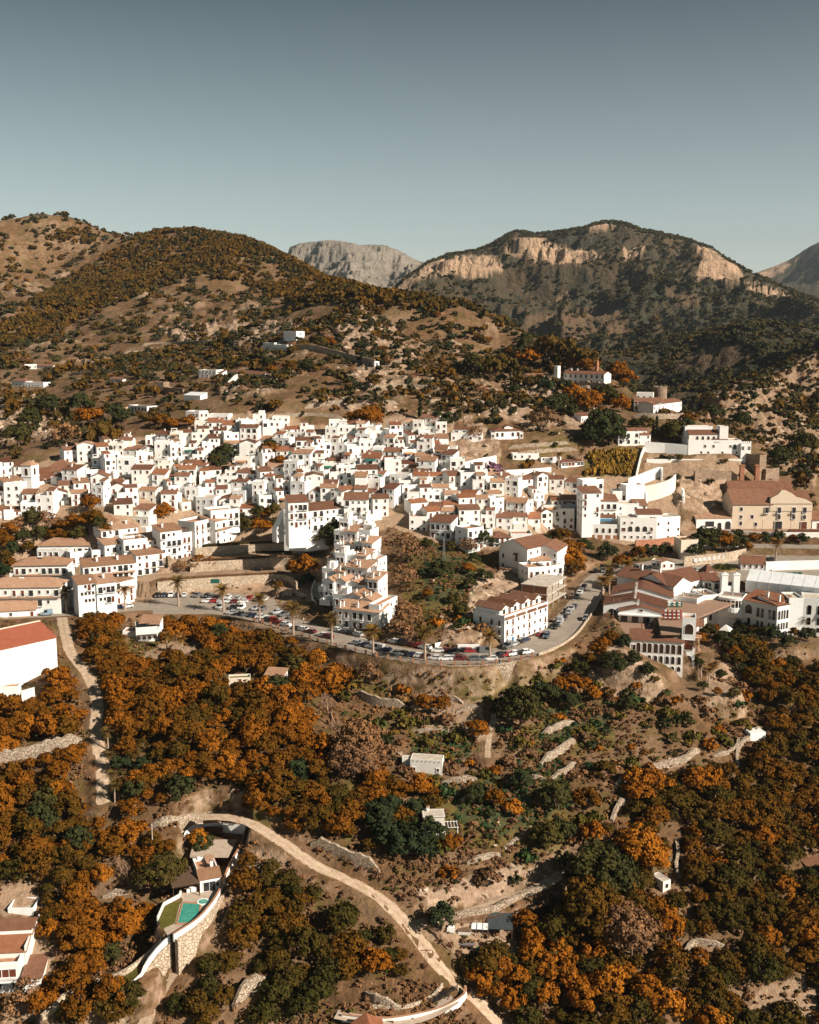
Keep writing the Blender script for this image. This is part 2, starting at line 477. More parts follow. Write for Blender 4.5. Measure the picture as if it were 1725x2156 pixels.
TR = [
 # the village climbs evenly
 (-60,1030,475),(0,1010,485),(0,1060,460),(0,1110,435),(100,1060,460),(140,962,509),(60,985,498),(150,1090,445),(220,1110,435),(340,925,528),(250,960,510),(300,1030,475),(300,1080,450),(450,900,540),(545,880,550),(620,882,549),(700,905,538),(850,890,545),(950,895,542),(960,985,498),(1060,930,525),(1060,990,495),(1150,1000,490),(600,1030,475),(600,1075,452),(600,960,510),(450,1000,490),(750,960,510),(850,1030,475),(850,1080,450),(1000,1060,460),(1100,1060,460),(1100,1100,440),(1200,930,525),
 (1200, 1010, 500),(1300, 1070, 485),(1300, 1040, 495),(1390, 1015, 503),(1420, 1050, 490),(1290, 960, 525),(1350, 990, 512),(1400, 960, 525),(1460, 955, 525),(1580, 958, 525),(1480, 1030, 503),(1600, 1000, 525),(1690, 1010, 530),(1480, 1065, 490),(1540, 1060, 500),
 (0,960,520),(0,880,640),(120,900,620),(240,880,600),(0,820,790),(150,830,740),(60,770,900),(240,800,760),(0,720,1050),(150,700,1060),(0,620,1250),(120,560,1420),
 (330,850,620),(330,780,740),(300,700,1000),(430,790,740),(430,840,620),(520,780,700),(560,720,800),(600,850,560),(600,790,640),(640,700,800),(560,690,930),(500,640,1090),(300,600,1220),(400,540,1380),(650,640,1080),(600,600,1220),
 (700,830,590),(700,760,670),(800,830,590),(800,760,670),(900,830,590),(900,760,680),(1000,860,560),(1000,780,670),(720,700,740),(850,700,770),(950,720,760),(1050,740,760),(1100,790,680),(1100,860,580),(1200,880,560),(1200,808,650),(1280,808,640),(1150,770,720),
 (1350,870,590),(1430,868,590),(1300,900,550),(1400,905,555),(1280,850,600),
 (1600,900,640),(1725,1000,560),(1725,900,690),(1650,850,760),(1540,900,620),(1500,830,720),(1640,960,590),(1725,820,780),(2200,900,700),(2200,1000,580),
]
# skyline of the near hills: (u, v, r)
RIDGE = [(-500,560,1700),(-350,520,1680),(-200,480,1650),(-80,470,1620),(0,462,1600),(40,453,1590),(100,446,1570),(130,450,1560),(150,456,1560),(190,473,1545),(230,492,1530),(290,492,1510),(350,483,1500),(420,483,1480),(480,492,1450),
 (520,505,1430),(560,521,1400),(610,546,1350),(650,568,1320),(700,594,1280),(760,612,1200),(800,622,1150),(860,630,1090),(910,633,1040),(960,640,990),(1010,660,930),(1050,677,890),(1080,690,860),(1140,714,790),(1190,732,750),(1230,750,730),
 (1270,772,700),(1310,800,670),(1350,828,640),(1400,850,625),(1440,872,610),(1465,850,690),(1500,818,770),(1540,805,800),(1600,790,830),(1660,765,850),(1725,738,870),(1900,700,920),(2200,660,980),(2500,640,1000)]
# the old tower's crag
RIDGE_EXTRA = [(735,668,765),(752,657,770),(775,662,765)]

def build_controls():
    P = []
    for u, v, z in TZ:
        a, s = polar(u, v); P.append((a, (z - CAMZ) / s, z))
    for u, v, r in TR:
        a, s = polar(u, v); r = r / math.cos(a); P.append((a, r, CAMZ + s * r))     # r measured straight ahead
    for u, v, r in RIDGE:
        a, s = polar(u, v); z = CAMZ + s * r
        P.append((a, r, z))
        P.append((a, r * 1.13, z - 0.07 * r)); P.append((a, r * 1.5, max(0.0, z - 0.20 * r)))
        P.append((a, r * 2.4, min(30.0, z - 0.2 * r)))
    for a in np.linspace(-0.7, 0.7, 9):
        P.append((a, 120.0, -88 - 14 * max(0, a)))
    return np.array(P)

def rbf_fit(pts):
    X = np.stack([pts[:, 0] * 1.0, np.log(pts[:, 1]) * 1.0], 1)
    n = len(X)
    d = np.linalg.norm(X[:, None] - X[None], axis=2)
    K = np.where(d > 0, d * d * np.log(d + 1e-12), 0) + np.eye(n) * 2e-4
    Pm = np.hstack([np.ones((n, 1)), X])
    A = np.block([[K, Pm], [Pm.T, np.zeros((3, 3))]])
    w = np.linalg.solve(A, np.concatenate([pts[:, 2], np.zeros(3)]))
    return X, w

NA, NR = 760, 640
A0, A1 = R(-33.0), R(33.0)
R0, R1 = 140.0, 2300.0
AZ = np.linspace(A0, A1, NA)
# finer steps where the village and road stand
_k = np.linspace(0, 1, 4000)
_rr = R0 * (R1 / R0) ** _k
_w = 1.0 + 1.5 * np.exp(-((np.log(_rr) - np.log(390)) / 0.33) ** 2)
_c = np.cumsum(_w); _c = (_c - _c[0]) / (_c[-1] - _c[0])
RR = np.interp(np.linspace(0, 1, NR), _c, _rr)
LNR = np.log(RR)

def rbf_eval(X, w, a, lr):
    out = np.zeros(a.shape)
    flat_a, flat_r = a.ravel(), lr.ravel()
    res = np.empty(flat_a.shape)
    n = len(X)
    for i in range(0, len(flat_a), 4096):
        da = flat_a[i:i + 4096, None] - X[None, :, 0]; dr = flat_r[i:i + 4096, None] - X[None, :, 1]
        q = da * da + dr * dr
        res[i:i + 4096] = (0.5 * q * np.log(q + 1e-20)) @ w[:n] + w[n] + flat_a[i:i + 4096] * w[n + 1] + flat_r[i:i + 4096] * w[n + 2]
    return res.reshape(a.shape)

_pts = build_controls()
_X, _w = rbf_fit(_pts)
# evaluate on a coarse lattice, then refine: the surface is smooth
_ca = np.linspace(A0, A1, 150); _cr = np.linspace(LNR[0], LNR[-1], 200)
_CZ = rbf_eval(_X, _w, *np.meshgrid(_ca, _cr))
def bicubic(Zc, xa, xr, a, lr):
    """Catmull-Rom lookup on the coarse lattice"""
    fa = (a - xa[0]) / (xa[1] - xa[0]); fr = (lr - xr[0]) / (xr[1] - xr[0])
    ia = np.clip(np.floor(fa).astype(int), 1, len(xa) - 3); ir = np.clip(np.floor(fr).astype(int), 1, len(xr) - 3)
    ta = fa - ia; tr = fr - ir
    def cr(p0, p1, p2, p3, t): return p1 + 0.5 * t * (p2 - p0 + t * (2 * p0 - 5 * p1 + 4 * p2 - p3 + t * (3 * (p1 - p2) + p3 - p0)))
    rows = [cr(*[Zc[ir + k, ia + j] for j in (-1, 0, 1, 2)], ta) for k in (-1, 0, 1, 2)]
    return cr(*rows, tr)
AA, LR = np.meshgrid(AZ, LNR)
RRm = np.exp(LR)
GX = RRm * np.sin(AA); GY = RRm * np.cos(AA)
GZ = bicubic(_CZ, _ca, _cr, AA, LR)

class Field:
    """looks up the height field by position and finds where a sight line meets it"""
    def z(self, x, y):
        x = np.asarray(x, float); y = np.asarray(y, float)
        a = np.arctan2(x, y); r = np.hypot(x, y)
        fa = np.clip((a - A0) / (A1 - A0) * (NA - 1), 0, NA - 1.001)
        fr = np.clip(np.interp(r, RR, np.arange(NR)), 0, NR - 1.001)
        ia = fa.astype(int); ir = fr.astype(int); ta = fa - ia; tr = fr - ir
        return (GZ[ir, ia] * (1 - ta) + GZ[ir, ia + 1] * ta) * (1 - tr) + (GZ[ir + 1, ia] * (1 - ta) + GZ[ir + 1, ia + 1] * ta) * tr
    def hit(self, u, v, rmin=0.0):
        a, s = polar(u, v)
        fa = min(max((a - A0) / (A1 - A0) * (NA - 1), 0), NA - 1.001); ia = int(fa); ta = fa - ia
        prof = GZ[:, ia] * (1 - ta) + GZ[:, ia + 1] * ta
        d = prof - (CAMZ + s * RR)
        ok = (d[1:] >= 0) & (d[:-1] < 0) & (RR[1:] > rmin)
        k = np.argmax(ok)
        if not ok[k]: return None
        t = d[k] / (d[k] - d[k + 1])
        r = RR[k] + t * (RR[k + 1] - RR[k])
        return Vector((r * math.sin(a), r * math.cos(a), CAMZ + s * r))
F = Field()
def at(u, v):
    for k in range(40):
        p = F.hit(u, v + 1.5 * k)
        if p is not None: return p
    raise ValueError(f'no ground at {u},{v}')
def at_z(u, v, z):
    """where the sight line crosses the level z"""
    a, s = polar(u, v)
    r = (z - CAMZ) / s
    return Vector((r * math.sin(a), r * math.cos(a), z))

def path_points(pts, step=2.0):
    """smooth curve through world points, resampled evenly"""
    P = np.array([tuple(p) for p in pts], float)
    out = []
    n = len(P)
    for i in range(n - 1):
        p0, p1, p2, p3 = P[max(0, i - 1)], P[i], P[i + 1], P[min(n - 1, i + 2)]
        for t in np.linspace(0, 1, 12, endpoint=False):
            out.append(p1 + 0.5 * t * (p2 - p0 + t * (2 * p0 - 5 * p1 + 4 * p2 - p3 + t * (3 * (p1 - p2) + p3 - p0))))
    out.append(P[-1])
    out = np.array(out)
    s = np.concatenate([[0], np.cumsum(np.linalg.norm(np.diff(out[:, :2], axis=0), axis=1))])
    k = max(2, int(s[-1] / step) + 1)
    q = np.linspace(0, s[-1], k)
    return np.stack([np.interp(q, s, out[:, j]) for j in range(3)], 1)

def dist_to_path(P, margin):
    """distance of every grid vertex to a path and the path height there (only near it)"""
    D = np.full(GX.shape, 1e9); H = np.zeros(GX.shape)
    x0, y0 = P[:, 0].min() - margin, P[:, 1].min() - margin; x1, y1 = P[:, 0].max() + margin, P[:, 1].max() + margin
    idx = np.where((GX > x0) & (GX < x1) & (GY > y0) & (GY < y1))
    gx, gy = GX[idx], GY[idx]
    best = np.full(gx.shape, 1e9); hh = np.zeros(gx.shape)
    for i in range(len(P) - 1):
        ax, ay, az = P[i]; bx, by, bz = P[i + 1]
        dx, dy = bx - ax, by - ay; L = dx * dx + dy * dy + 1e-9
        near = (gx > min(ax, bx) - margin) & (gx < max(ax, bx) + margin) & (gy > min(ay, by) - margin) & (gy < max(ay, by) + margin)
        if not near.any(): continue
        t = np.clip(((gx[near] - ax) * dx + (gy[near] - ay) * dy) / L, 0, 1)
        d = np.hypot(gx[near] - ax - t * dx, gy[near] - ay - t * dy)
        b = best[near]; h = hh[near]
        c = d < b
        b[c] = d[c]; h[c] = (az + t * (bz - az))[c]
        best[near] = b; hh[near] = h
    D[idx] = best; H[idx] = hh
    return D, H

BUILT = np.zeros(GX.shape)      # 1 where land has been levelled by hand: no roughness there

def level_path(P, half, soft, drop=0.0):
    D, H = dist_to_path(P, half + soft + 2)
    w = 1 - smooth(half, half + soft, D)
    GZ[:] = GZ * (1 - w) + (H + drop) * w
    BUILT[:] = np.maximum(BUILT, 1 - smooth(half, half + soft * .6, D))

def level_poly(poly, z, soft=3.0):
    """level a plot (world polygon) at height z, blending outside it"""
    P = np.array([(p[0], p[1]) for p in poly])
    ins = in_poly(GX, GY, [tuple(p) for p in P])
    Q = np.array([(p[0], p[1], z) for p in list(poly) + [poly[0]]], float)
    D, _ = dist_to_path(Q, soft + 2)
    w = np.where(ins, 1.0, 1 - smooth(0, soft, D))
    GZ[:] = GZ * (1 - w) + z * w
    BUILT[:] = np.maximum(BUILT, np.where(ins, 1.0, 1 - smooth(0, soft * .6, D)))
# ------------------------------------------------------------------ roughness of the land
_gu, _gv = project(GX, GY, GZ)
def zone(poly, soft_noise=0.0, seed=0.0):
    """0..1 mask of the grid vertices seen inside a picture polygon on the bare land (edges wander with noise)"""
    if soft_noise:
        n1 = fbm(AA * 400, LR * 130, 9.0, 4, .6, seed=seed) * soft_noise * 1.8; n2 = fbm(AA * 400, LR * 130, 9.0, 4, .6, seed=seed + 3) * soft_noise * 1.8
    else: n1 = n2 = 0
    return in_poly(_gu + n1, _gv + n2, poly) & _VIS
_rid = np.interp(AZ, [polar(u, v)[0] for u, v, r in RIDGE], [r for u, v, r in RIDGE])
_VIS = RRm < _rid[None, :] * 1.03

VILLAGE = [(-60,1010),(60,985),(140,955),(240,925),(340,918),(440,878),(545,868),(620,872),(640,898),(700,898),(840,878),(890,878),(960,890),(975,975),(1060,985),(1090,1003),(1220,1003),(1400,1003),(1425,1050),(1440,1135),
           (1310,1150),(1220,1130),(1160,1120),(1110,1145),(1030,1155),(960,1150),(860,1128),(830,1112),(722,1118),(600,1122),(490,1135),(420,1150),(420,1195),(345,1225),(290,1280),(160,1295),(0,1300),(-60,1300),(-60,1090),(80,1100),(180,1105),(130,1090),(60,1085)]
TOWN = in_poly(_gu, _gv, VILLAGE) & _VIS
rough = fbm(GX, GY, 26.0, 5, 0.55) * 1.5 + fbm(GX, GY, 90.0, 3, 0.5, seed=2) * 3.0
farmask = smooth(480, 900, RRm)
rough = rough * (1 - farmask * .3) + farmask * (fbm(GX, GY, 230.0, 6, 0.55, True, seed=5) * 5.0 + fbm(GX, GY, 70.0, 5, 0.6, seed=7) * 3.5)
_townsoft = np.where(TOWN, 0.12, 1.0)
_near_ridge = np.exp(-((RRm / _rid[None, :] - 1) / 0.05) ** 2)
_rz = fbm(GX, GY, 30.0, 4, 0.6, seed=11) * RRm * 0.0028
GZ += rough * _townsoft * (1 - _near_ridge) * smooth(140, 220, RRm) + _rz * (1 - TOWN)

# rocky ground stands out in lumps
ROCK_ZONES = [
 [(700,690),(745,650),(775,652),(800,690),(790,740),(720,745)],
 [(960,920),(1000,895),(1050,915),(1055,985),(965,985)],
 [(1480,850),(1560,800),(1725,740),(1725,1030),(1640,985),(1590,900),(1500,880)],
 [(1420,1010),(1520,990),(1560,1050),(1500,1090),(1430,1075)],
 [(1000,1215),(1060,1190),(1100,1215),(1090,1260),(1030,1290),(1015,1345),(930,1345),(980,1290)],
 [(1240,1395),(1290,1385),(1350,1425),(1400,1475),(1360,1500),(1340,1460),(1300,1470),(1240,1440)],
 [(0,850),(60,840),(130,880),(120,930),(0,930)],
 [(1060,800),(1180,800),(1200,860),(1080,870)],
 [(870,1870),(1000,1840),(1160,1810),(1195,1830),(1120,1880),(900,1905)],
 [(330,700),(500,690),(640,700),(560,740),(400,730)],
]
ROCKM = np.zeros(GX.shape)
for i, p in enumerate(ROCK_ZONES):
    ROCKM = np.maximum(ROCKM, zone(p, 14, i).astype(float))
ROCKM = np.maximum(ROCKM, (zone([(560,700),(1040,690),(1240,790),(1240,900),(960,890),(700,880),(480,860),(440,800)], 14, 60) * smooth(.02, .2, fbm(GX, GY, 42.0, 4, .6, seed=33))) * .9)
ROCKM = np.maximum(ROCKM, (zone([(0,560),(300,620),(640,620),(650,760),(300,770),(0,760)], 14, 61) * smooth(.08, .3, fbm(GX, GY, 80.0, 5, .62, seed=35))) * .7)
lump = fbm(GX, GY, 8.0, 5, 0.66, True, seed=21)
GZ += ROCKM * (lump * 0.0028 + 0.0004) * RRm * np.where(RRm > 560, 2.0, 1.0)
# nothing in front of or behind the skyline may stand above it
_sl = np.interp(AZ, [polar(u, v)[0] for u, v, r in RIDGE], [polar(u, v)[1] for u, v, r in RIDGE])
_lim = CAMZ + (_sl[None, :] + fbm(AA * 400, LR * 20, 2.2, 4, .6, seed=13) * 0.0016) * RRm
_gap = (_lim - GZ) / (0.0025 * RRm)
GZ = np.where(RRm > 520, _lim - 0.0025 * RRm * np.where(_gap > 30, _gap, np.log1p(np.exp(np.clip(_gap, -30, 30)))), GZ)

# ------------------------------------------------------------------ roads and plots cut into it
def P(*uv):
    return [at(u, v) for u, v in uv]
def Pz(z, *uv):
    return [at_z(u, v, z) for u, v in uv]
def PZ(*uvz):
    return [at_z(u, v, z) for u, v, z in uvz]

main_pts = PZ((60,1296,.6),(120,1293,.2),(200,1287,0),(320,1277,0),(440,1281,0),(560,1300,0),(640,1323,0),(710,1345,0),(790,1366,0),(870,1380,0),(960,1386,.1),(1040,1381,.2),(1110,1367,.5),(1165,1340,1.0),(1200,1306,1.7),(1228,1268,2.6),(1250,1232,3.8),(1278,1208,4.8),(1330,1192,5.6),(1400,1184,6.2),(1470,1190,6.5),(1545,1196,6.5),(1640,1192,6.5),(1760,1200,6.5))
main_w = [7,7,9,11,12,12,12,12,12,13,14,14,13,12,11,10,10,10,9,9,10,10,9,9]
MAIN = path_points(main_pts, 2.0)
def widths(pts, w, Pp):
    """widths given at the control points, spread along the resampled path"""
    c = np.array([tuple(p)[:2] for p in pts]); s = np.concatenate([[0], np.cumsum(np.linalg.norm(np.diff(c, axis=0), axis=1))])
    q = np.concatenate([[0], np.cumsum(np.linalg.norm(np.diff(Pp[:, :2], axis=0), axis=1))])
    return np.interp(q / q[-1], s / s[-1], w)
MAIN_W = widths(main_pts, main_w, MAIN)
PARK_PLOT = Pz(0.0, (316,1252),(420,1247),(500,1250),(578,1262),(604,1306),(520,1296),(440,1293),(322,1293))
level_poly(PARK_PLOT, 0.0, 3.0)
level_path(MAIN, 7.5, 4.0)
# plots on the right
PLAZA = Pz(6.5, (1430,1170),(1560,1162),(1760,1168),(1760,1216),(1600,1214),(1480,1242),(1400,1236),(1330,1222),(1290,1212),(1340,1186))
level_poly(PLAZA, 6.5, 4.0)
TERRACE = Pz(5.0, (1380,1268),(1400,1240),(1490,1236),(1570,1244),(1760,1262),(1760,1285),(1600,1262),(1550,1268),(1470,1300),(1466,1334),(1392,1334))
level_poly(TERRACE, 5.0, 2.0)
# the slope under the hotel wing and the hotel garden stay low
_wa, _wb = at_z(1327, 1346, 2.6), at_z(1440, 1353, 2.6)
level_path(path_points([(_wa.x - 3, _wa.y - 7, 1.0), ((_wa.x + _wb.x) / 2, (_wa.y + _wb.y) / 2 - 7, -5.0), (_wb.x - 2, _wb.y - 7, -9.6), (_wb.x + 9, _wb.y - 8, -10)], 1.0), 6.3, 3.5)
_hg = [at_z(u, v, 6.0) for u, v in ((1468,1266), (1484,1258), (1513,1256), (1565,1262), (1638,1276), (1662,1272), (1692,1272), (1760,1276))]
level_path(path_points([(p_.x, p_.y - 5.5, -5.2) for p_ in _hg], 1.0), 5.6, 4.0)
level_path(path_points([(_hg[0].x - 3, _hg[0].y - 14, -5.2), (_hg[0].x - 4, _hg[0].y - 30, -8)], 1.0), 4, 4)
# the terraced park
PARK_T = [(12.5, [(408,1148),(520,1142),(600,1139),(660,1146)], 5.5), (9.0, [(398,1177),(520,1171),(600,1168),(655,1174),(684,1188)], 6.5), (5.2, [(325,1217),(430,1209),(520,1204),(600,1201),(645,1208),(668,1222)], 7.5), (2.4, [(600,1238),(640,1240),(668,1250)], 4.0)]
for z_, px_, h_ in PARK_T: level_path(path_points(Pz(z_, *px_), 1.0), h_, 0.8)
FRONT = Pz(2.0, (1300,1312),(1340,1300),(1400,1330),(1470,1336),(1470,1346),(1320,1338))
level_poly(FRONT, 2.0, 2.0)
ESPLANADE = Pz(12.0, (1430,1118),(1520,1112),(1760,1112),(1760,1125),(1440,1127))
level_poly(ESPLANADE, 12.0, 2.0)
LOWER_STREET = path_points(Pz(8.6, (1440,1158),(1520,1150),(1620,1150),(1770,1152)), 2.5)
level_path(LOWER_STREET, 6, 2.5)
# unpaved tracks
def track(uvs, step=2.0):
    return path_points([at(u, v) for u, v in uvs], step)
TRACK_A = track([(130,1300),(138,1335),(150,1375),(178,1412),(198,1450),(205,1490),(201,1530),(207,1570),(216,1620),(216,1665),(218,1700)])
TRACK_B = track([(425,1722),(465,1718),(518,1728),(590,1770),(665,1825),(725,1848),(790,1885),(845,1930),(880,1975),(920,2030),(975,2080),(1030,2130),(1085,2190),(1130,2250)])
TRACK_C = track([(870,1945),(960,1930),(1040,1905),(1110,1880),(1180,1845),(1215,1815)])
TRACK_D = track([(475,1885),(455,1955),(425,1990),(380,2030),(340,2080),(318,2130),(300,2180)])
TRACK_E = track([(1075,1440),(1055,1470),(1040,1510),(1030,1555),(1026,1600)])
for T, h in ((TRACK_C, 1.9), (TRACK_D, 1.7), (TRACK_E, 1.3), (TRACK_A, 1.9), (TRACK_B, 2.3)):
    T[:, 2] = np.convolve(np.pad(T[:, 2], 4, mode='edge'), np.ones(9) / 9, 'valid')
    level_path(T, h + .5, 2.2)

def strip(name, Pp, W, mat, lift=0.02, kind='structure', crown=0.03):
    """a road surface that follows its path"""
    n = len(Pp)
    W = np.full(n, W) if np.isscalar(W) else W
    d = np.gradient(Pp[:, :2], axis=0); d /= np.linalg.norm(d, axis=1)[:, None] + 1e-9
    nx, ny = d[:, 1], -d[:, 0]
    ks = np.array([-0.5, -0.25, 0, 0.25, 0.5])
    X = Pp[:, 0, None] + nx[:, None] * W[:, None] * ks; Y = Pp[:, 1, None] + ny[:, None] * W[:, None] * ks
    Z = np.repeat(Pp[:, 2, None], 5, 1) + lift + crown * (1 - (2 * ks) ** 2)
    at_ = np.zeros(X.shape + (4,)); at_[..., 0] = np.abs(2 * ks)[None]
    if mat == 'dirt_track': X = X + fbm(X, Y, 2.2, 3, .6, seed=3) * .5; Y = Y + fbm(X, Y, 2.2, 3, .6, seed=6) * .5
    o = grid_mesh(name, X, Y, Z, M[mat], {'cover': at_})
    tag(o, kind=kind)
    return o

# buildings' plots that need level ground are cut by the builders' list below
PLOTS = [
 (-29.0, [(385,1757),(440,1742),(520,1745),(517,1775),(500,1810),(420,1812),(400,1790)]),
 (-32.5, [(420,1812),(500,1812),(478,1868),(455,1905),(420,1945),(350,1968),(330,1955),(352,1905),(376,1880),(375,1850),(392,1815)]),
]
for z, poly in PLOTS: level_poly(Pz(z, *poly), z, 2.0)
LAWN_P = path_points(PZ((130,2140,-43.5),(160,2105,-42),(220,2080,-40.5),(290,2050,-38.5)), 1.5)
level_path(LAWN_P, 4.5, 1.5)

# ------------------------------------------------------------------ what covers the land (R grass, G rock, B pale bare soil, A dark green weeds)
_gu, _gv = project(GX, GY, GZ)
COVER = np.zeros(GX.shape + (4,))
def paint(ch, poly, s=1.0, soft=14, seed=0):
    m = zone(poly, soft, seed)
    COVER[..., ch] = np.maximum(COVER[..., ch], m * s)
for i, p in enumerate([
 [(855,1140),(960,1130),(1040,1180),(1010,1250),(930,1330),(860,1330),(850,1240)],
 [(860,1500),(1010,1500),(1020,1580),(870,1600)], [(1080,1520),(1300,1520),(1300,1580),(1090,1600)],
 [(260,1320),(350,1300),(360,1370),(270,1400)], [(200,1320),(270,1320),(260,1380),(200,1380)],
 [(1100,1450),(1220,1440),(1240,1500),(1110,1510)], [(1180,925),(1230,930),(1150,970),(1110,960)],
 [(1230,960),(1345,945),(1330,1010),(1230,1010)], [(900,1640),(1190,1640),(1200,1790),(900,1780)],
 [(200,1420),(480,1420),(520,1560),(240,1560)], [(480,1650),(760,1640),(760,1760),(560,1740)], [(1330,1170),(1420,1160),(1400,1190),(1240,1190)],
 [(740,1425),(870,1430),(880,1480),(745,1450)], [(980,1410),(1130,1420),(1070,1490),(960,1470)], [(0,1500),(110,1480),(160,1540),(0,1590)]]):
    paint(0, p, 0.85, 16, i)
COVER[..., 1] = ROCKM * np.where(zone(ROCK_ZONES[2], 14, 2), .55, 1.0)  # right cliff: weaker pale rock, for brown growth and shade put into the colour
for i, p in enumerate([
 [(870,1480),(1020,1470),(1030,1560),(860,1530)], [(0,1870),(60,1860),(90,1900),(60,1935),(0,1935)],
 [(310,1360),(420,1350),(430,1385),(300,1400)], [(1480,1400),(1560,1400),(1570,1470),(1480,1470)],
 [(530,1300),(620,1330),(640,1370),(560,1350)], [(500,1790),(600,1790),(590,1830),(500,1850)],
 [(1060,1215),(1120,1195),(1130,1235),(1060,1250)], [(420,1140),(690,1140),(690,1260),(290,1270),(330,1240)],
 [(1600,2080),(1725,2040),(1725,2156),(1560,2156)], [(1360,960),(1580,965),(1560,1000),(1350,1010)], [(1385,1105),(1440,1100),(1470,1180),(1330,1170)],
 [(880,1950),(1080,1930),(1090,2010),(950,2010)], [(0,1960),(120,1950),(110,2156),(0,2156)]]):
    paint(2, p, 0.8, 12, i + 20)
for i, p in enumerate([[(880,1185),(960,1170),(1010,1200),(990,1260),(900,1270)], [(900,1130),(960,1125),(960,1150),(905,1155)], [(870,1545),(990,1545),(1000,1590),(860,1600)], [(970,1660),(1190,1600),(1210,1690),(1060,1760),(960,1740)], [(1160,1500),(1290,1480),(1290,1530),(1120,1590)]]):
    paint(3, p, 0.9, 16, i + 40)
COVER[..., 2] = np.maximum(COVER[..., 2], TOWN * .9)
COVER = np.clip(COVER, 0, 1)

def ground_mat():
    t = NT('ground')
    p = t.coord('pos')
    at_ = t.n('ShaderNodeVertexColor', layer_name='cover')
    sep = t.n('ShaderNodeSeparateColor'); t.l(at_.outputs['Color'], sep.inputs[0])
    big = t.noise(0.035, 5, 0.62, p); mid = t.noise(0.25, 6, 0.65, p); fine = t.noise(1.6, 5, 0.7, p)
    far = t.noise(0.012, 6, 0.68, p)
    c = t.ramp(mid, [(0.25, (0.055, 0.034, 0.014)), (0.45, (0.115, 0.062, 0.027)), (0.6, (0.175, 0.093, 0.044)), (0.8, (0.31, 0.19, 0.11))])
    c = t.mix(t.ramp(big, [(0.46, 0.0), (0.72, 0.7)]), c, t.mix(fine, (0.20, 0.125, 0.07), (0.36, 0.245, 0.155)))
    c = t.mix(t.ramp(t.noise(0.09, 5, 0.7, p), [(0.50, 0.0), (0.62, 0.7)]), c, t.mix(fine, (0.05, 0.042, 0.014), (0.13, 0.09, 0.018)))
    g = t.math('MULTIPLY', sep.outputs[0], t.ramp(mid, [(0.25, 0.35), (0.6, 1.0)]))
    c = t.mix(g, c, t.ramp(t.noise(0.7, 5, 0.7, p), [(0.25, (0.042, 0.048, 0.012)), (0.5, (0.105, 0.085, 0.016)), (0.75, (0.20, 0.115, 0.022))]))
    w = t.math('MULTIPLY', at_.outputs['Alpha'], t.ramp(mid, [(0.3, 0.4), (0.6, 1.0)]))
    c = t.mix(w, c, t.ramp(fine, [(0.3, (0.018, 0.036, 0.018)), (0.7, (0.05, 0.068, 0.022))]))
    c = t.mix(t.math('MULTIPLY', sep.outputs[2], t.ramp(mid, [(0.2, 0.5), (0.55, 1.0)])), c, t.ramp(fine, [(0.25, (0.27, 0.17, 0.105)), (0.75, (0.44, 0.315, 0.215))]))
    # broken rock: where painted, and wherever the land is steep
    geo = t.n('ShaderNodeNewGeometry'); nz = t.n('ShaderNodeSeparateXYZ'); t.l(geo.outputs['Normal'], nz.inputs[0])
    steep = t.ramp(nz.outputs[2], [(0.55, 0.85), (0.82, 0.0)])
    rk = t.math('MAXIMUM', t.math('MULTIPLY', sep.outputs[1], t.ramp(t.noise(0.16, 6, 0.7, p), [(0.38, 0.15), (0.55, 1.0)])), t.math('MULTIPLY', steep, t.ramp(mid, [(0.4, 0.0), (0.6, 0.8)])))
    rc = t.ramp(t.noise(0.42, 8, 0.7, p), [(0.25, (0.16, 0.10, 0.066)), (0.5, (0.36, 0.25, 0.17)), (0.75, (0.56, 0.43, 0.32))])
    c = t.mix(rk, c, rc)
    h = t.math('ADD', t.math('MULTIPLY', mid, 1.6), t.math('ADD', t.math('MULTIPLY', fine, 0.35), t.math('MULTIPLY', t.noise(0.5, 8, 0.7, p), 0.9)))
    t.bump(h, 0.75, 0.7)
    M['ground'] = t.out(c, 0.95)
ground_mat()
ground = grid_mesh('ground', GX, GY, GZ, M['ground'], {'cover': COVER})
tag(ground, kind='structure')
strip('main_road', MAIN, MAIN_W, 'asphalt')
strip('lower_street', LOWER_STREET, 9.0, 'asphalt')
strip('dirt_track', TRACK_A, 3.6, 'dirt_track')
strip('dirt_track', TRACK_B, 3.7, 'dirt_track')
strip('dirt_track', TRACK_C, 3.4, 'dirt_track')
strip('dirt_track', TRACK_D, 3.0, 'dirt_track')
strip('footpath', TRACK_E, 1.8, 'dirt_track')
def slab(name, poly, z, mat, thick=0.5, top=0.012):
    m = MB(); m.prism([(p[0], p[1]) for p in poly], z - thick, z + top)
    return tag(m.build(name, M[mat]), kind='structure')
slab('car_park', PARK_PLOT, 0.0, 'asphalt')
slab('plaza', PLAZA, 6.5, 'asphalt')
slab('terrace_pavement', TERRACE, 5.0, 'brick_paving', top=0.02)
slab('forecourt', FRONT, 2.0, 'brick_paving', top=0.016)
slab('esplanade', ESPLANADE, 12.0, 'brick_paving')
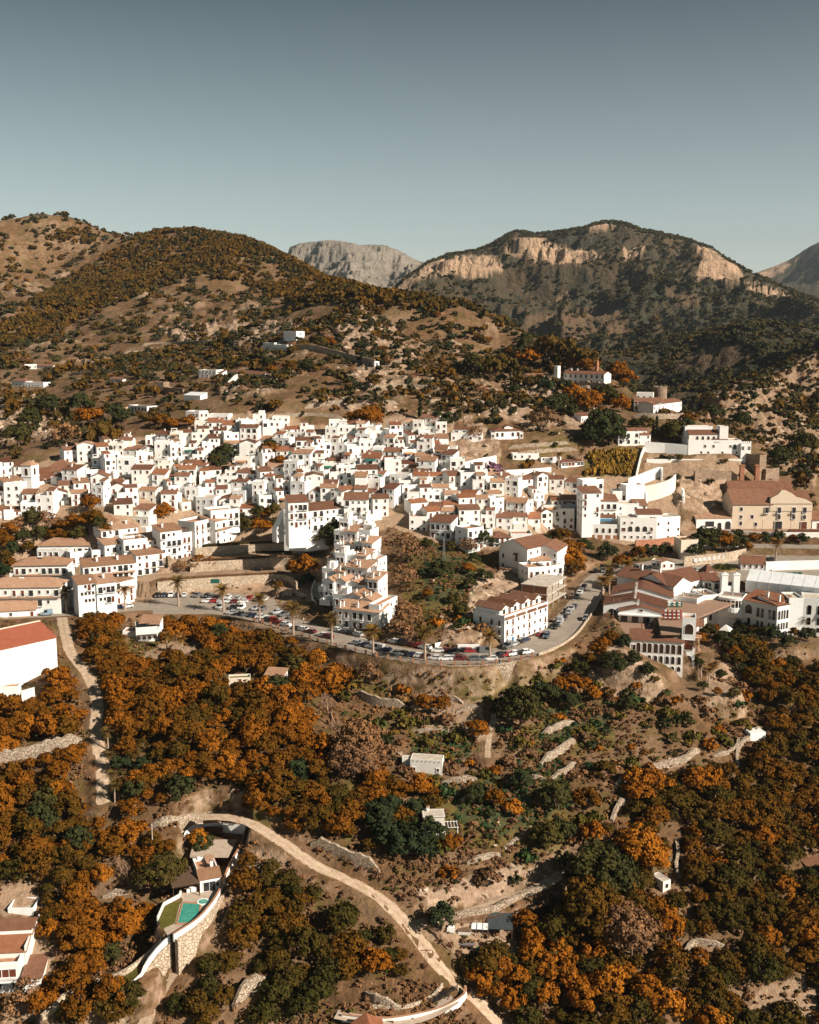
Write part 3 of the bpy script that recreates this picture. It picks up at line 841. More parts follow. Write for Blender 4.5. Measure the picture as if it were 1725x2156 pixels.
# ------------------------------------------------------------------ mountains behind
def mount_mat(name, stops, rock, fine=0.02):
    t = NT(name)
    p = t.coord('pos')
    at_ = t.n('ShaderNodeVertexColor', layer_name='cover')
    sep = t.n('ShaderNodeSeparateColor'); t.l(at_.outputs['Color'], sep.inputs[0])
    n = t.noise(fine * .28, 7, 0.68, p)
    c = t.ramp(n, stops)
    m2 = t.noise(fine, 6, 0.7, p)
    c = t.mix(t.ramp(m2, [(0.5, 0.0), (0.62, 0.8)]), c, stops[0][1])
    c = t.mix(t.math('MULTIPLY', sep.outputs[2], t.ramp(m2, [(0.3, 0.2), (0.6, 1.0)])), c, (0.16, 0.098, 0.055))
    sc = t.n('ShaderNodeMapping'); sc.inputs['Scale'].default_value = (.55, .55, 1.5); t.l(p, sc.inputs[0])
    rn = t.noise(fine * 1.2, 8, 0.72, sc.outputs[0])
    rc = t.ramp(rn, [(0.28, tuple(x * .42 for x in rock)), (0.5, rock), (0.72, tuple(min(1, x * 1.35) for x in rock))])
    rk = t.math('MULTIPLY', sep.outputs[1], t.ramp(t.noise(fine * .6, 5, 0.7, p), [(0.3, 0.35), (0.5, 1.0)]))
    c = t.mix(rk, c, rc)
    t.bump(t.math('ADD', rn, t.math('ADD', m2, t.math('MULTIPLY', t.noise(fine * 4, 4, 0.7, p), .3))), 1.0, 20.0)
    M[name] = t.out(c, 0.95)
mount_mat('mountain_scrub', [(0.30, (0.034, 0.040, 0.026)), (0.46, (0.072, 0.058, 0.032)), (0.6, (0.105, 0.070, 0.038)), (0.78, (0.17, 0.11, 0.064))], (0.46, 0.31, 0.20))
mount_mat('mountain_rock', [(0.3, (0.07, 0.068, 0.06)), (0.5, (0.15, 0.135, 0.11)), (0.7, (0.27, 0.23, 0.185))], (0.235, 0.20, 0.16), 0.013)
mount_mat('forest_floor', [(0.32, (0.026, 0.032, 0.020)), (0.5, (0.06, 0.05, 0.026)), (0.65, (0.15, 0.098, 0.055)), (0.8, (0.25, 0.165, 0.10))], (0.42, 0.30, 0.21), 0.035)

def loft(name, curves, cols, rows, mat, amp, scale, covers, seed, ridge_i, sub=None):
    """a mountain through a few long lines: each a list of (u, v, r) seen points or (u, None, r, z) hidden ones, near to far"""
    us = [c[0] for c in curves[ridge_i]]
    a0 = polar(min(us), 700)[0]; a1 = polar(max(us), 700)[0]
    az = np.linspace(a0, a1, cols)
    Rr, Zz = [], []
    for c in curves:
        A, r_, z_ = [], [], []
        for q in c:
            if q[1] is None: a, s = polar(q[0], 700); A.append(a); r_.append(q[2]); z_.append(q[3])
            else: a, s = polar(q[0], q[1]); A.append(a); r_.append(q[2]); z_.append(CAMZ + s * q[2])
        Rr.append(np.interp(az, A, r_)); Zz.append(np.interp(az, A, z_))
    Rr, Zz = np.array(Rr), np.array(Zz)
    n = len(curves)
    seg = rows // (n - 1)
    RO, ZO, TT = [], [], []
    for i in range(n - 1):
        p = [max(0, i - 1), i, i + 1, min(n - 1, i + 2)]
        for t in np.linspace(0, 1, seg, endpoint=(i == n - 2)):
            def cr(Q): return Q[p[1]] + 0.5 * t * (Q[p[2]] - Q[p[0]] + t * (2 * Q[p[0]] - 5 * Q[p[1]] + 4 * Q[p[2]] - Q[p[3]] + t * (3 * (Q[p[1]] - Q[p[2]]) + Q[p[3]] - Q[p[0]])))
            RO.append(Rr[i] + t * (Rr[i + 1] - Rr[i])); ZO.append(cr(Zz)); TT.append(np.full(cols, i + t))
    RO, ZO, TT = np.array(RO), np.array(ZO), np.array(TT)
    X = RO * np.sin(az)[None]; Y = RO * np.cos(az)[None]
    w = 1 - 0.93 * np.exp(-((TT - ridge_i) / 0.16) ** 2)
    Z = ZO + w * ((fbm(X, Y, scale, 7, 0.55, True, seed) - 0.45) * amp + fbm(X, Y, scale * 2.6, 3, 0.5, False, seed + 1) * amp * .8) + fbm(X, Y, scale * .14, 4, .6, False, seed + 2) * amp * 0.06
    pu, pv = project(X, Y, Z)
    cov = np.zeros(X.shape + (4,)); front = TT <= ridge_i + 0.02
    for ch, poly, soft in covers:
        m = in_poly(pu + fbm(X, Y, scale * .3, 4, seed=seed + 4) * soft, pv + fbm(X, Y, scale * .3, 4, seed=seed + 6) * soft, poly) & front
        cov[..., ch] = np.maximum(cov[..., ch], m * 1.0)
    # rock stands steeper: ledges and gullies
    Z = Z + cov[..., 1] * w * (fbm(X, Y, scale * .16, 5, 0.65, True, seed + 8) * amp * 0.045)
    per = amp * .24; q = (Z + fbm(X, Y, scale, 3, .5, False, seed + 9) * per) / per; fr_ = q - np.floor(q)
    Z = Z + (smooth(.25, .75, fr_) - fr_) * per * w * (.35 + .5 * cov[..., 1])
    # nothing stands above the skyline the ridge draws
    sl = (Zz[ridge_i] - CAMZ) / Rr[ridge_i]
    lim = CAMZ + (sl[None] + fbm(az * 900, az * 0 + seed, 2.6, 4, .6)[None] * .0011) * RO
    gap = (lim - Z) / (.003 * RO); Z = lim - .003 * RO * np.where(gap > 30, gap, np.log1p(np.exp(np.clip(gap, -30, 30))))
    o = grid_mesh(name, X, Y, Z, M[mat], {'cover': cov})
    tag(o, kind='structure')
    return o, (X, Y, Z, cov, front)

far_grey, _ = loft('mountain', [
  [(480,None,3900,250),(1000,None,3900,200)],
  [(480,640,4300),(600,600,4300),(700,585,4350),(840,600,4300),(1000,640,4200)],
  [(480,600,5000),(590,560,5000),(604,540,5000),(610,520,5000),(630,512,5000),(655,509,5000),(700,505,5000),(730,509,5000),(760,516,5000),(785,513,5000),(805,513,5000),(830,521,5000),(850,532,5000),(880,549,5000),(920,556,5000),(1000,560,5000)],
  [(480,None,5700,300),(1000,None,5700,280)]], 260, 150, 'mountain_rock', 150, 520, [(1, [(560,480),(900,480),(900,700),(560,700)], 10)], 31, 2)

MID_SKY = [(560,640),(700,628),(800,622),(830,612),(850,592),(880,570),(905,553),(930,543),(948,536),(975,533),(1005,528),(1030,519),(1050,508),(1075,492),(1088,488),(1105,489),(1125,493),(1160,490),(1180,488),(1205,485),(1230,481),(1250,473),(1272,468),(1290,468),(1310,469),(1325,474),(1340,481),(1352,487),(1370,487),(1400,493),(1430,500),(1460,508),(1480,515),(1500,523),(1518,535),(1545,553),(1565,567),(1590,579),(1620,592),(1650,607),(1690,622),(1725,632),(1800,650),(2000,640),(2300,600),(2600,560)]
mid, MIDG = loft('mountain', [
  [(560,None,1500,10),(1200,None,1350,0),(1725,None,1350,0),(2600,None,1350,0)],
  [(560,700,1800),(900,720,1800),(1200,730,1800),(1450,740,1800),(1725,760,1800),(2600,760,1800)],
  [(560,660,2300),(900,620,2350),(1100,600,2350),(1250,590,2300),(1380,560,2350),(1500,600,2300),(1600,640,2200),(1725,668,2100),(2600,680,2200)],
  [(u, v, 2950 + 150 * math.sin(u * .013)) for u, v in MID_SKY],
  [(560,None,3700,60),(1200,None,3800,150),(1725,None,3700,80),(2600,None,3700,100)]], 620, 330, 'mountain_scrub', 160, 560,
  [(1, [(830,600),(900,545),(1000,530),(1055,545),(1060,575),(1000,582),(940,575),(880,590),(840,622)], 7),
   (1, [(1060,520),(1120,512),(1220,520),(1265,540),(1240,552),(1150,548),(1070,540)], 8), (1, [(1090,505),(1160,508),(1140,516),(1080,512)], 6),
   (1, [(1465,520),(1500,522),(1550,555),(1575,590),(1540,605),(1500,590),(1460,590),(1480,555)], 6), (1, [(1225,480),(1280,470),(1300,478),(1250,486)], 4),
   (1, [(1170,625),(1200,622),(1195,636),(1172,636)], 4), (1, [(1560,595),(1640,612),(1715,632),(1660,630),(1580,612)], 6), (1, [(1310,530),(1360,528),(1350,545),(1315,545)], 7),
   (2, [(1110,660),(1300,650),(1330,690),(1200,740),(1120,710)], 22), (2, [(1400,610),(1470,610),(1480,640),(1420,640)], 16)], 41, 3)

far_right, _ = loft('mountain', [
  [(1440,None,4800,120),(2600,None,4800,120)],
  [(1440,680,5300),(1600,640,5300),(1725,610,5300),(2600,560,5300)],
  [(1440,630,6200),(1540,590,6200),(1585,571,6200),(1610,562,6200),(1640,551,6200),(1665,540,6200),(1690,523,6200),(1710,511,6200),(1728,502,6200),(1800,480,6200),(2000,440,6200),(2600,430,6200)],
  [(1440,None,7200,250),(2600,None,7200,400)]], 200, 120, 'mountain_scrub', 150, 900, [(1, [(1580,560),(1680,530),(1700,540),(1600,600)], 10)], 51, 2)

near_right, NRG = loft('forest_hill', [
  [(1000,None,980,10),(1400,None,900,0),(1725,None,950,10),(2600,None,950,10)],
  [(1000,800,1100),(1250,800,1120),(1400,800,1120),(1600,760,1150),(1725,745,1150),(2600,740,1150)],
  [(1000,790,1400),(1150,760,1400),(1230,752,1400),(1300,742,1400),(1362,724,1400),(1420,708,1400),(1487,694,1400),(1540,686,1400),(1587,679,1400),(1625,681,1400),(1662,685,1400),(1725,694,1400),(1900,690,1400),(2600,640,1400)],
  [(1000,None,1900,0),(1725,None,1900,20),(2600,None,1900,20)]], 300, 130, 'forest_floor', 42, 260, [(2, [(1400,760),(1550,720),(1600,740),(1480,800)], 20)], 61, 2)
# ------------------------------------------------------------------ building kit
FOOT = []        # occupied plots (centre, half sizes, rotation) so that trees keep clear
_cache = {}
def arch_pts(w, h, n=7):
    r = w / 2
    return [(-r, 0), (r, 0)] + [(r * math.cos(t), h - r + r * math.sin(t)) for t in np.linspace(0, math.pi, n)]

def opening_mesh(kind, w, h):
    """a window or door set in the wall: reveal, frame, sill and pane; faces -Y, base at z = 0"""
    w = round(w, 1); h = round(h, 1)
    k = (kind, w, h)
    if k in _cache: return _cache[k]
    arch = kind.startswith('arch')
    col = {'window': 'window_glass', 'shutter': 'red_brown_wood', 'door': 'red_brown_wood', 'garage': 'dark_wood', 'green': 'green_paint', 'blue': 'blue_paint', 'arch': 'window_glass', 'arch_door': 'red_brown_wood', 'arch_void': 'dark_wood', 'void': 'window_glass', 'glazed': 'window_glass'}[kind]
    m = MB(); m.mi = 0
    if arch:
        pts = arch_pts(w, h)
        n = len(pts)
        m.add([(x, -0.012, z) for x, z in pts], [tuple(range(n))])
        m.mi = 1
        o = arch_pts(w + .24, h + .12)
        vs = [(x, -0.012, z) for x, z in pts] + [(x, -0.10, z) for x, z in pts] + [(x, -0.10, max(z, 0)) for x, z in o] + [(x, 0.0, max(z, 0)) for x, z in o]
        fs = []
        for i in range(n):
            j = (i + 1) % n
            for a, b in ((0, n), (n, 2 * n), (2 * n, 3 * n)): fs.append((a + i, a + j, b + j, b + i))
        m.add(vs, fs)
        m.mi = 2
        m.box(-.03, .03, -0.03, -0.012, 0, h - .05); m.box(-w / 2, w / 2, -0.03, -0.012, h * .55, h * .55 + .06)
    else:
        m.box(-w / 2, w / 2, -0.02, 0.0, 0, h)
        m.mi = 1
        m.box(-w / 2 - .11, -w / 2, -0.10, 0, 0, h); m.box(w / 2, w / 2 + .11, -0.10, 0, 0, h); m.box(-w / 2 - .16, w / 2 + .16, -0.16, 0, h, h + .13)
        if kind in ('window', 'shutter', 'green', 'blue'): m.box(-w / 2 - .16, w / 2 + .16, -0.18, 0, -.1, 0)
        m.mi = 2
        if kind in ('window', 'glazed', 'void'):
            m.box(-.035, .035, -0.05, -0.02, 0, h); m.box(-w / 2, -w / 2 + .07, -.05, -.02, 0, h); m.box(w / 2 - .07, w / 2, -.05, -.02, 0, h); m.box(-w / 2, w / 2, -.05, -.02, h - .07, h)
        else:
            m.box(-.02, .02, -.035, -.02, .05, h - .05)
    fr = {'window': 'red_brown_wood', 'glazed': 'white_plastic', 'void': 'dark_wood', 'arch': 'dark_wood'}.get(kind, 'dark_wood')
    _cache[k] = m.mesh(kind if kind in ('window', 'door') else 'window', [M[col], M['white_wall'], M[fr]])
    return _cache[k]

def balcony_mesh(w):
    w = round(w, 1); k = ('balcony', w)
    if k in _cache: return _cache[k]
    m = MB(); m.mi = 0
    m.box(-w / 2, w / 2, -.75, 0, -.16, 0); m.mi = 1
    for z in (.12, .95): m.box(-w / 2, w / 2, -.74, -.70, z, z + .05)
    n = max(4, int(w / .3))
    for i in range(n + 1):
        x = -w / 2 + .02 + (w - .04) * i / n; m.box(x - .02, x + .02, -.735, -.705, 0, .95)
    for x in (-w / 2 + .02, w / 2 - .02): m.box(x - .02, x + .02, -.72, 0, .95, 1.0)
    _cache[k] = m.mesh('balcony', [M['white_wall'], M['black_iron']])
    return _cache[k]

def chimney_mesh(h, mat='white_wall'):
    k = ('chimney', round(h, 1), mat)
    if k in _cache: return _cache[k]
    m = MB(); m.mi = 0
    m.box(-.32, .32, -.32, .32, -.6, h); m.box(-.42, .42, -.42, .42, h, h + .12)
    for a in (-.3, .3): m.box(a - .08, a + .08, -.3, .3, h + .12, h + .42)
    m.mi = 1
    m.add([(-.45, -.45, h + .42), (.45, -.45, h + .42), (.45, .45, h + .42), (-.45, .45, h + .42), (0, 0, h + .75)], [(0, 1, 4), (1, 2, 4), (2, 3, 4), (3, 0, 4), (3, 2, 1, 0)])
    _cache[k] = m.mesh('chimney', [M[mat], M['pale_roof_tile']])
    return _cache[k]

def dish_mesh():
    if 'dish' in _cache: return _cache['dish']
    m = MB(); n = 10
    m.bar((0, 0, 0), (0, 0, .9), .04)
    vs = [(0, .05, 1.0)] + [(.45 * math.cos(t), -.12, 1.0 + .45 * math.sin(t)) for t in np.linspace(0, 2 * math.pi, n, endpoint=False)]
    m.add(vs, [(0, 1 + i, 1 + (i + 1) % n) for i in range(n)])
    _cache['dish'] = m.mesh('satellite_dish', M['white_plastic'])
    return _cache['dish']

def tank_mesh():
    if 'solar' in _cache: return _cache['solar']
    m = MB(); m.mi = 0
    m.add([(-.9, -.6, .1), (.9, -.6, .1), (.9, .6, 1.0), (-.9, .6, 1.0), (-.9, -.6, 0), (.9, -.6, 0), (.9, .6, .9), (-.9, .6, .9)], [(0, 1, 2, 3), (4, 7, 6, 5), (0, 4, 5, 1), (1, 5, 6, 2), (2, 6, 7, 3), (3, 7, 4, 0)])
    m.mi = 1; m.bar((-.8, .75, 1.15), (.8, .75, 1.15), .25, n=8); m.box(-.8, -.7, .5, .8, -.3, 1); m.box(.7, .8, .5, .8, -.3, 1)
    _cache['solar'] = m.mesh('solar_panel', [M['car_glass'], M['white_plastic']])
    return _cache['solar']

class Block:
    """one volume of a building: local x along its front, y to the back, z up from the base"""
    def __init__(s, B, A, rz, W, D, H, base, wall):
        s.B, s.A, s.rz, s.W, s.D, s.H, s.wall = B, A, rz, W, D, H, wall
        c, n = math.cos(rz), math.sin(rz)
        s.c, s.n = c, n
        FOOT.append((A.x + c * W / 2 - n * D / 2, A.y + n * W / 2 + c * D / 2, W / 2, D / 2, rz))
    def w2p(s, x, y, z):
        q = Vector((s.A.x + s.c * x - s.n * y, s.A.y + s.n * x + s.c * y, s.A.z + z))
        return q - Vector(s.B.root.location)
    def put(s, name, data, x=0, y=0, z=0, rz=0.0, scale=None):
        o = link(name, data, s.B.root)
        o.location = s.w2p(x, y, z); o.rotation_euler = (0, 0, s.rz + rz)
        if scale: o.scale = scale
        return o
    def mesh(s, name, mb, mats):
        return s.put(name, mb.mesh(name, mats))
    # --- roofs
    def gable(s, rise, axis='x', mat='roof_tile', over=.35, hipped=False, x0=0, x1=None, y0=0, y1=None, z=None):
        x1 = s.W if x1 is None else x1; y1 = s.D if y1 is None else y1; z = s.H if z is None else z
        m = MB(); gs = []; t = .16
        if axis == 'x':
            ym = (y0 + y1) / 2; k = rise / (ym - y0)
            hx = min((x1 - x0) * .45, (y1 - y0) * .5) if hipped else 0
            e = -k * over
            a = [(x0 - over, y0 - over, z + e), (x1 + over, y0 - over, z + e), (x1 + over, y1 + over, z + e), (x0 - over, y1 + over, z + e), (x0 - over * (not hipped) + hx, ym, z + rise), (x1 + over * (not hipped) - hx, ym, z + rise)]
            top = [(p[0], p[1], p[2] + t) for p in a]
            m.add(a + top, [(6, 7, 11, 10), (8, 9, 10, 11), (7, 8, 11), (9, 6, 10), (0, 4, 5, 1), (2, 5, 4, 3), (1, 5, 2), (3, 4, 0), (0, 1, 7, 6), (1, 2, 8, 7), (2, 3, 9, 8), (3, 0, 6, 9)] if hipped else
                  [(6, 7, 11, 10), (8, 9, 10, 11), (0, 4, 5, 1), (2, 5, 4, 3), (0, 1, 7, 6), (2, 3, 9, 8), (1, 5, 11, 7), (5, 2, 8, 11), (3, 4, 10, 9), (4, 0, 6, 10)])
            if not hipped:
                gs = [[(x, y0, z), (x, y1, z), (x, ym, z + rise)] for x in (x0, x1)]
        else:
            xm = (x0 + x1) / 2; k = rise / (xm - x0); e = -k * over
            hy = min((y1 - y0) * .45, (x1 - x0) * .5) if hipped else 0
            a = [(x0 - over, y0 - over, z + e), (x1 + over, y0 - over, z + e), (x1 + over, y1 + over, z + e), (x0 - over, y1 + over, z + e), (xm, y0 - over * (not hipped) + hy, z + rise), (xm, y1 + over * (not hipped) - hy, z + rise)]
            top = [(p[0], p[1], p[2] + t) for p in a]
            fs = [(7, 8, 11, 10), (9, 6, 10, 11), (1, 4, 5, 2), (3, 5, 4, 0), (1, 2, 8, 7), (3, 0, 6, 9)]
            fs += [(6, 7, 10), (8, 9, 11), (0, 4, 1), (2, 5, 3), (0, 1, 7, 6), (2, 3, 9, 8)] if hipped else [(0, 4, 10, 6), (4, 1, 7, 10), (2, 5, 11, 8), (5, 3, 9, 11)]
            m.add(a + top, fs)
            if not hipped:
                gs = [[(x0, y, z), (x1, y, z), (xm, y, z + rise)] for y in (y0, y1)]
        ro = s.mesh('roof', m, [M[mat]])
        for q in gs: g = MB(); g.add(q, [(0, 1, 2)]); s.mesh('gable', g, [M[s.wall]])
        return ro
    def shed(s, rise, mat='roof_tile', over=.3, x0=0, x1=None, y0=0, y1=None, z=None, wall=True):
        """single slope, low edge at the front"""
        x1 = s.W if x1 is None else x1; y1 = s.D if y1 is None else y1; z = s.H if z is None else z
        k = rise / (y1 - y0); t = .16; m = MB()
        a = [(x0 - over, y0 - over, z - k * over), (x1 + over, y0 - over, z - k * over), (x1 + over, y1 + over, z + rise + k * over), (x0 - over, y1 + over, z + rise + k * over)]
        m.add(a + [(p[0], p[1], p[2] + t) for p in a], [(3, 2, 1, 0), (4, 5, 6, 7), (0, 1, 5, 4), (1, 2, 6, 5), (2, 3, 7, 6), (3, 0, 4, 7)])
        ro = s.mesh('roof', m, [M[mat]])
        if wall:
            g = MB(); g.add([(x0, y0, z), (x0, y1, z), (x0, y1, z + rise), (x1, y0, z), (x1, y1, z), (x1, y1, z + rise)], [(0, 1, 2), (3, 5, 4), (1, 4, 5, 2)])
            s.mesh('gable', g, [M[s.wall]])
        return ro
    def flat(s, par=.8, floor='terrace_floor', x0=0, x1=None, y0=0, y1=None, z=None, w=.22):
        x1 = s.W if x1 is None else x1; y1 = s.D if y1 is None else y1; z = s.H if z is None else z
        m = MB(); m.box(x0, x1, y0, y0 + w, z, z + par); m.box(x0, x1, y1 - w, y1, z, z + par); m.box(x0, x0 + w, y0 + w, y1 - w, z, z + par); m.box(x1 - w, x1, y0 + w, y1 - w, z, z + par)
        s.mesh('parapet', m, [M[s.wall]])
        f = MB(); f.box(x0 + w, x1 - w, y0 + w, y1 - w, z - .02, z + .03)
        return s.mesh('roof_terrace', f, [M[floor]])
    # --- openings
    def win(s, face, a, z, w=.9, h=1.2, kind='window', off=0.0):
        if face == 'f': x, y, r = a, -off, 0
        elif face == 'r': x, y, r = s.W + off, a, math.pi / 2
        elif face == 'l': x, y, r = -off, a, -math.pi / 2
        else: x, y, r = a, s.D + off, math.pi
        return s.put('door' if kind in ('door', 'arch_door', 'garage') else 'window', opening_mesh(kind, w, h), x, y, z, r)
    def bal(s, face, a, z, w=1.6):
        if face == 'f': x, y, r = a, 0, 0
        elif face == 'r': x, y, r = s.W, a, math.pi / 2
        elif face == 'l': x, y, r = 0, a, -math.pi / 2
        return s.put('balcony', balcony_mesh(w), x, y, z, r)
    def rows(s, face, n, zs, w=.9, h=1.2, kind='window', m0=.9, m1=None, skip=0.0, alt=None, jit=0.0, bal=0.0):
        """a grid of openings: n columns at each height in zs"""
        L = s.W if face in 'fb' else s.D
        m1 = m0 if m1 is None else m1
        for z in zs:
            for i in range(n):
                if skip and rnd.random() < skip: continue
                a = L / 2 if n == 1 else m0 + (L - m0 - m1) * i / (n - 1)
                a += rnd.uniform(-jit, jit)
                k = kind if not alt or rnd.random() > .35 else alt
                hh = h
                if bal and rnd.random() < bal and z > 2: hh = 2.0; s.win(face, a, z - .7, w, 2.0, k); s.bal(face, a, z - .72, w + .7); continue
                s.win(face, a, z, w, hh, k)
    def chimney(s, x, y, z=None, h=1.1):
        return s.put('chimney', chimney_mesh(h), x, y, s.H if z is None else z)
    def box(s, name, x0, x1, y0, y1, z0, z1, mat):
        m = MB(); m.box(x0, x1, y0, y1, z0, z1); return s.mesh(name, m, [M[mat]])
    def pergola(s, x0, x1, y0, y1, z, h=2.4, mat='dark_wood', n=7):
        m = MB()
        for x in (x0, x1):
            for y in (y0, y1): m.box(x - .09, x + .09, y - .09, y + .09, z, z + h)
        for y in (y0, y1): m.box(x0 - .2, x1 + .2, y - .07, y + .07, z + h, z + h + .14)
        for i in range(n): x = x0 + (x1 - x0) * i / (n - 1); m.box(x - .05, x + .05, y0 - .25, y1 + .25, z + h + .14, z + h + .26)
        return s.mesh('pergola', m, [M[mat]])
    def awning(s, x0, x1, y0, z, out=1.4, mat='awning_canvas'):
        m = MB(); m.add([(x0, y0, z), (x1, y0, z), (x1, y0 - out, z - .5), (x0, y0 - out, z - .5), (x0, y0, z - .06), (x1, y0, z - .06), (x1, y0 - out, z - .75), (x0, y0 - out, z - .75)], [(0, 3, 2, 1), (4, 5, 6, 7), (2, 3, 7, 6), (0, 4, 7, 3), (1, 2, 6, 5)])
        return s.mesh('awning', m, [M[mat]])

class Building:
    def __init__(s, name, label, cat, loc=None, group=None):
        s.root = empty(name); s.blocks = []
        tag(s.root, label, cat, group)
        if loc is not None: s.root.location = loc
        s.set = loc is not None
    def block(s, A, B_, D, H, base=5.0, wall='white_wall', top=True, name='wall'):
        """A, B_: world points of the front's left and right foot; D depth; H height of the walls; base: how far the footing goes down"""
        if not s.set: s.root.location = ((A.x + B_.x) / 2, (A.y + B_.y) / 2, A.z); s.set = True
        d = B_ - A; rz = math.atan2(d.y, d.x); W = math.hypot(d.x, d.y)
        b = Block(s, A, rz, W, D, H, base, wall)
        m = MB(); m.box(0, W, 0, D, -base, H)
        b.mesh(name, m, [M[wall]])
        s.blocks.append(b)
        return b
    def px(s, uL, vL, uR, vR, D, vtop=None, z=None, H=None, base=5.0, wall='white_wall', name='wall'):
        """the same from picture positions of the two front feet; the land there or the level z gives the distance"""
        A = at(uL, vL) if z is None else at_z(uL, vL, z)
        Bp = at(uR, vR) if z is None else at_z(uR, vR, z)
        if z is None:
            zz = min(A.z, Bp.z); A.z = Bp.z = zz
        if H is None: H = CAMZ + polar(uL, vtop)[1] * math.hypot(A.x, A.y) - A.z
        return s.block(A, Bp, D, H, base, wall, name=name)
    def child(s, P0, P1, back, D, H, **k): pass

def wall_along(name, label, pts, h, th, mat, cat='wall', cap=None, base=1.5, group=None, posts=None):
    """a free-standing or retaining wall through world points (their z is its foot)"""
    Pp = np.array([tuple(p) for p in pts]); n = len(Pp)
    d = np.gradient(Pp[:, :2], axis=0); d /= np.linalg.norm(d, axis=1)[:, None] + 1e-9
    nx, ny = d[:, 1], -d[:, 0]
    h = np.full(n, h) if np.isscalar(h) else np.array(h)
    c = Pp[0].copy()
    m = MB()
    vs = []
    jag = [rnd.uniform(-.08, .08) for _ in range(n)] if mat == 'dry_stone' else [0] * n
    for i in range(n):
        for sx, z in ((.5, -base), (-.5, -base), (-.5, h[i] + jag[i]), (.5, h[i] + jag[i])):
            vs.append((Pp[i, 0] + nx[i] * th * sx - c[0], Pp[i, 1] + ny[i] * th * sx - c[1], Pp[i, 2] + z - c[2]))
    fs = []
    for i in range(n - 1):
        a = i * 4
        for j in range(4): fs.append((a + j, a + (j + 1) % 4, a + 4 + (j + 1) % 4, a + 4 + j))
    fs += [(0, 1, 2, 3), (4 * n - 1, 4 * n - 2, 4 * n - 3, 4 * n - 4)]
    m.add(vs, fs)
    o = m.build(name, M[mat])
    o.location = tuple(c)
    tag(o, label, cat, group)
    if cap:
        m2 = MB(); vs = []
        for i in range(n):
            for sx, z in ((.5, 0), (-.5, 0), (-.5, .12), (.5, .12)):
                k = th + .16
                vs.append((Pp[i, 0] + nx[i] * k * sx - c[0], Pp[i, 1] + ny[i] * k * sx - c[1], Pp[i, 2] + h[i] + z - c[2]))
        m2.add(vs, [(i * 4 + j, i * 4 + (j + 1) % 4, i * 4 + 4 + (j + 1) % 4, i * 4 + 4 + j) for i in range(n - 1) for j in range(4)] + [(0, 1, 2, 3), (4 * n - 1, 4 * n - 2, 4 * n - 3, 4 * n - 4)])
        m2.build('coping', M[cap], o)
    return o
# ------------------------------------------------------------------ landmark buildings
def zr(z0, k, st): return [z0 + st * i for i in range(k)]

# --- the factory palace on its esplanade
b = Building('factory_palace', 'large ochre palace-like factory with brown tiled roof and stepped gable on the esplanade', 'building')
A = at_z(1541, 1113.5, 12.0); B_ = at_z(1708, 1113.5, 12.0)
k = b.block(A, B_, 17.0, 11.2, 6, 'ochre_wall')
W = k.W
k.gable(5.4, 'x', 'roof_tile', .5, x1=W * .50)
g = MB(); g.prism([(W * .47, -.25), (W, -.25), (W, 3.2), (W * .47, 3.2)], 8.0, 11.3); k.mesh('wall', g, [M['ochre_wall']])
# the stepped gable front
m = MB(); pr = [(W * .47, 11.0), (W, 11.0), (W, 11.6), (W * .93, 13.0), (W * .80, 14.2), (W * .73, 16.0), (W * .66, 17.2), (W * .60, 17.2), (W * .56, 15.5), (W * .47, 13.6)]
n = len(pr); m.add([(x, -.25, z) for x, z in pr] + [(x, 1.1, z) for x, z in pr], [tuple(range(n)), tuple(range(2 * n - 1, n - 1, -1))] + [(i, n + i, n + (i + 1) % n, (i + 1) % n) for i in range(n)])
k.mesh('gable', m, [M['ochre_wall']])
k.gable(4.6, 'x', 'roof_tile', .4, x0=W * .5, x1=W * 1.0, y0=1.2, y1=17, z=11.2)
for a, z in ((.11, 8.0), (.11, 4.4), (.25, 4.6), (.11, 1.6), (.30, 1.2)): k.win('f', W * a, z, 1.3, 1.7, 'window')
for a in (.43, .585, .77, .905): k.win('f', W * a, 7.2, 1.7, 2.5, 'window', .26); 
for a in (.43, .585, .77): k.put('balcony', balcony_mesh(2.4), W * a, -.26, 7.1)
for a in (.585, .77, .905): k.win('f', W * a, 4.4, 1.5, 1.8, 'window', .26)
k.win('f', W * .585, 0, 3.2, 3.4, 'window', .26); k.win('f', W * .905, 0, 2.6, 3.2, 'door', .26)
k.rows('l', 3, (1.5, 7.5), 1.1, 1.6)
k.box('cornice', -.2, W * .47, -.2, 0, 10.9, 11.25, 'cream_wall')
k2 = b.block(at_z(1556, 1113.5, 12.0) + Vector((1.5, 20, 0)), at_z(1690, 1113.5, 12.0) + Vector((2, 20, 0)), 12, 13.2, 6, 'ochre_wall')
k2.gable(4.6, 'x', 'roof_tile', .5)
k3 = b.px(1466, 1115, 1540, 1114, 9, 1092, 12.0, wall='white_wall'); k3.shed(1.6, 'pale_roof_tile'); k3.win('f', k3.W * .38, 1.2, 4, 2.4, 'void'); k3.win('f', k3.W * .66, 0, 1.8, 3.0, 'arch'); k3.win('f', k3.W * .9, 0, 2.6, 3.6, 'arch')
b = Building('annex_house', 'low white annex with red tiled roof against the right end of the factory', 'house')
k = b.px(1710, 1113.5, 1760, 1113.5, 9, 1096, 12.0); k.shed(2.6, 'roof_tile'); k.win('f', 3, 0, 1.6, 2.6, 'door'); k.win('f', 8, 1, 1.5, 1.5)
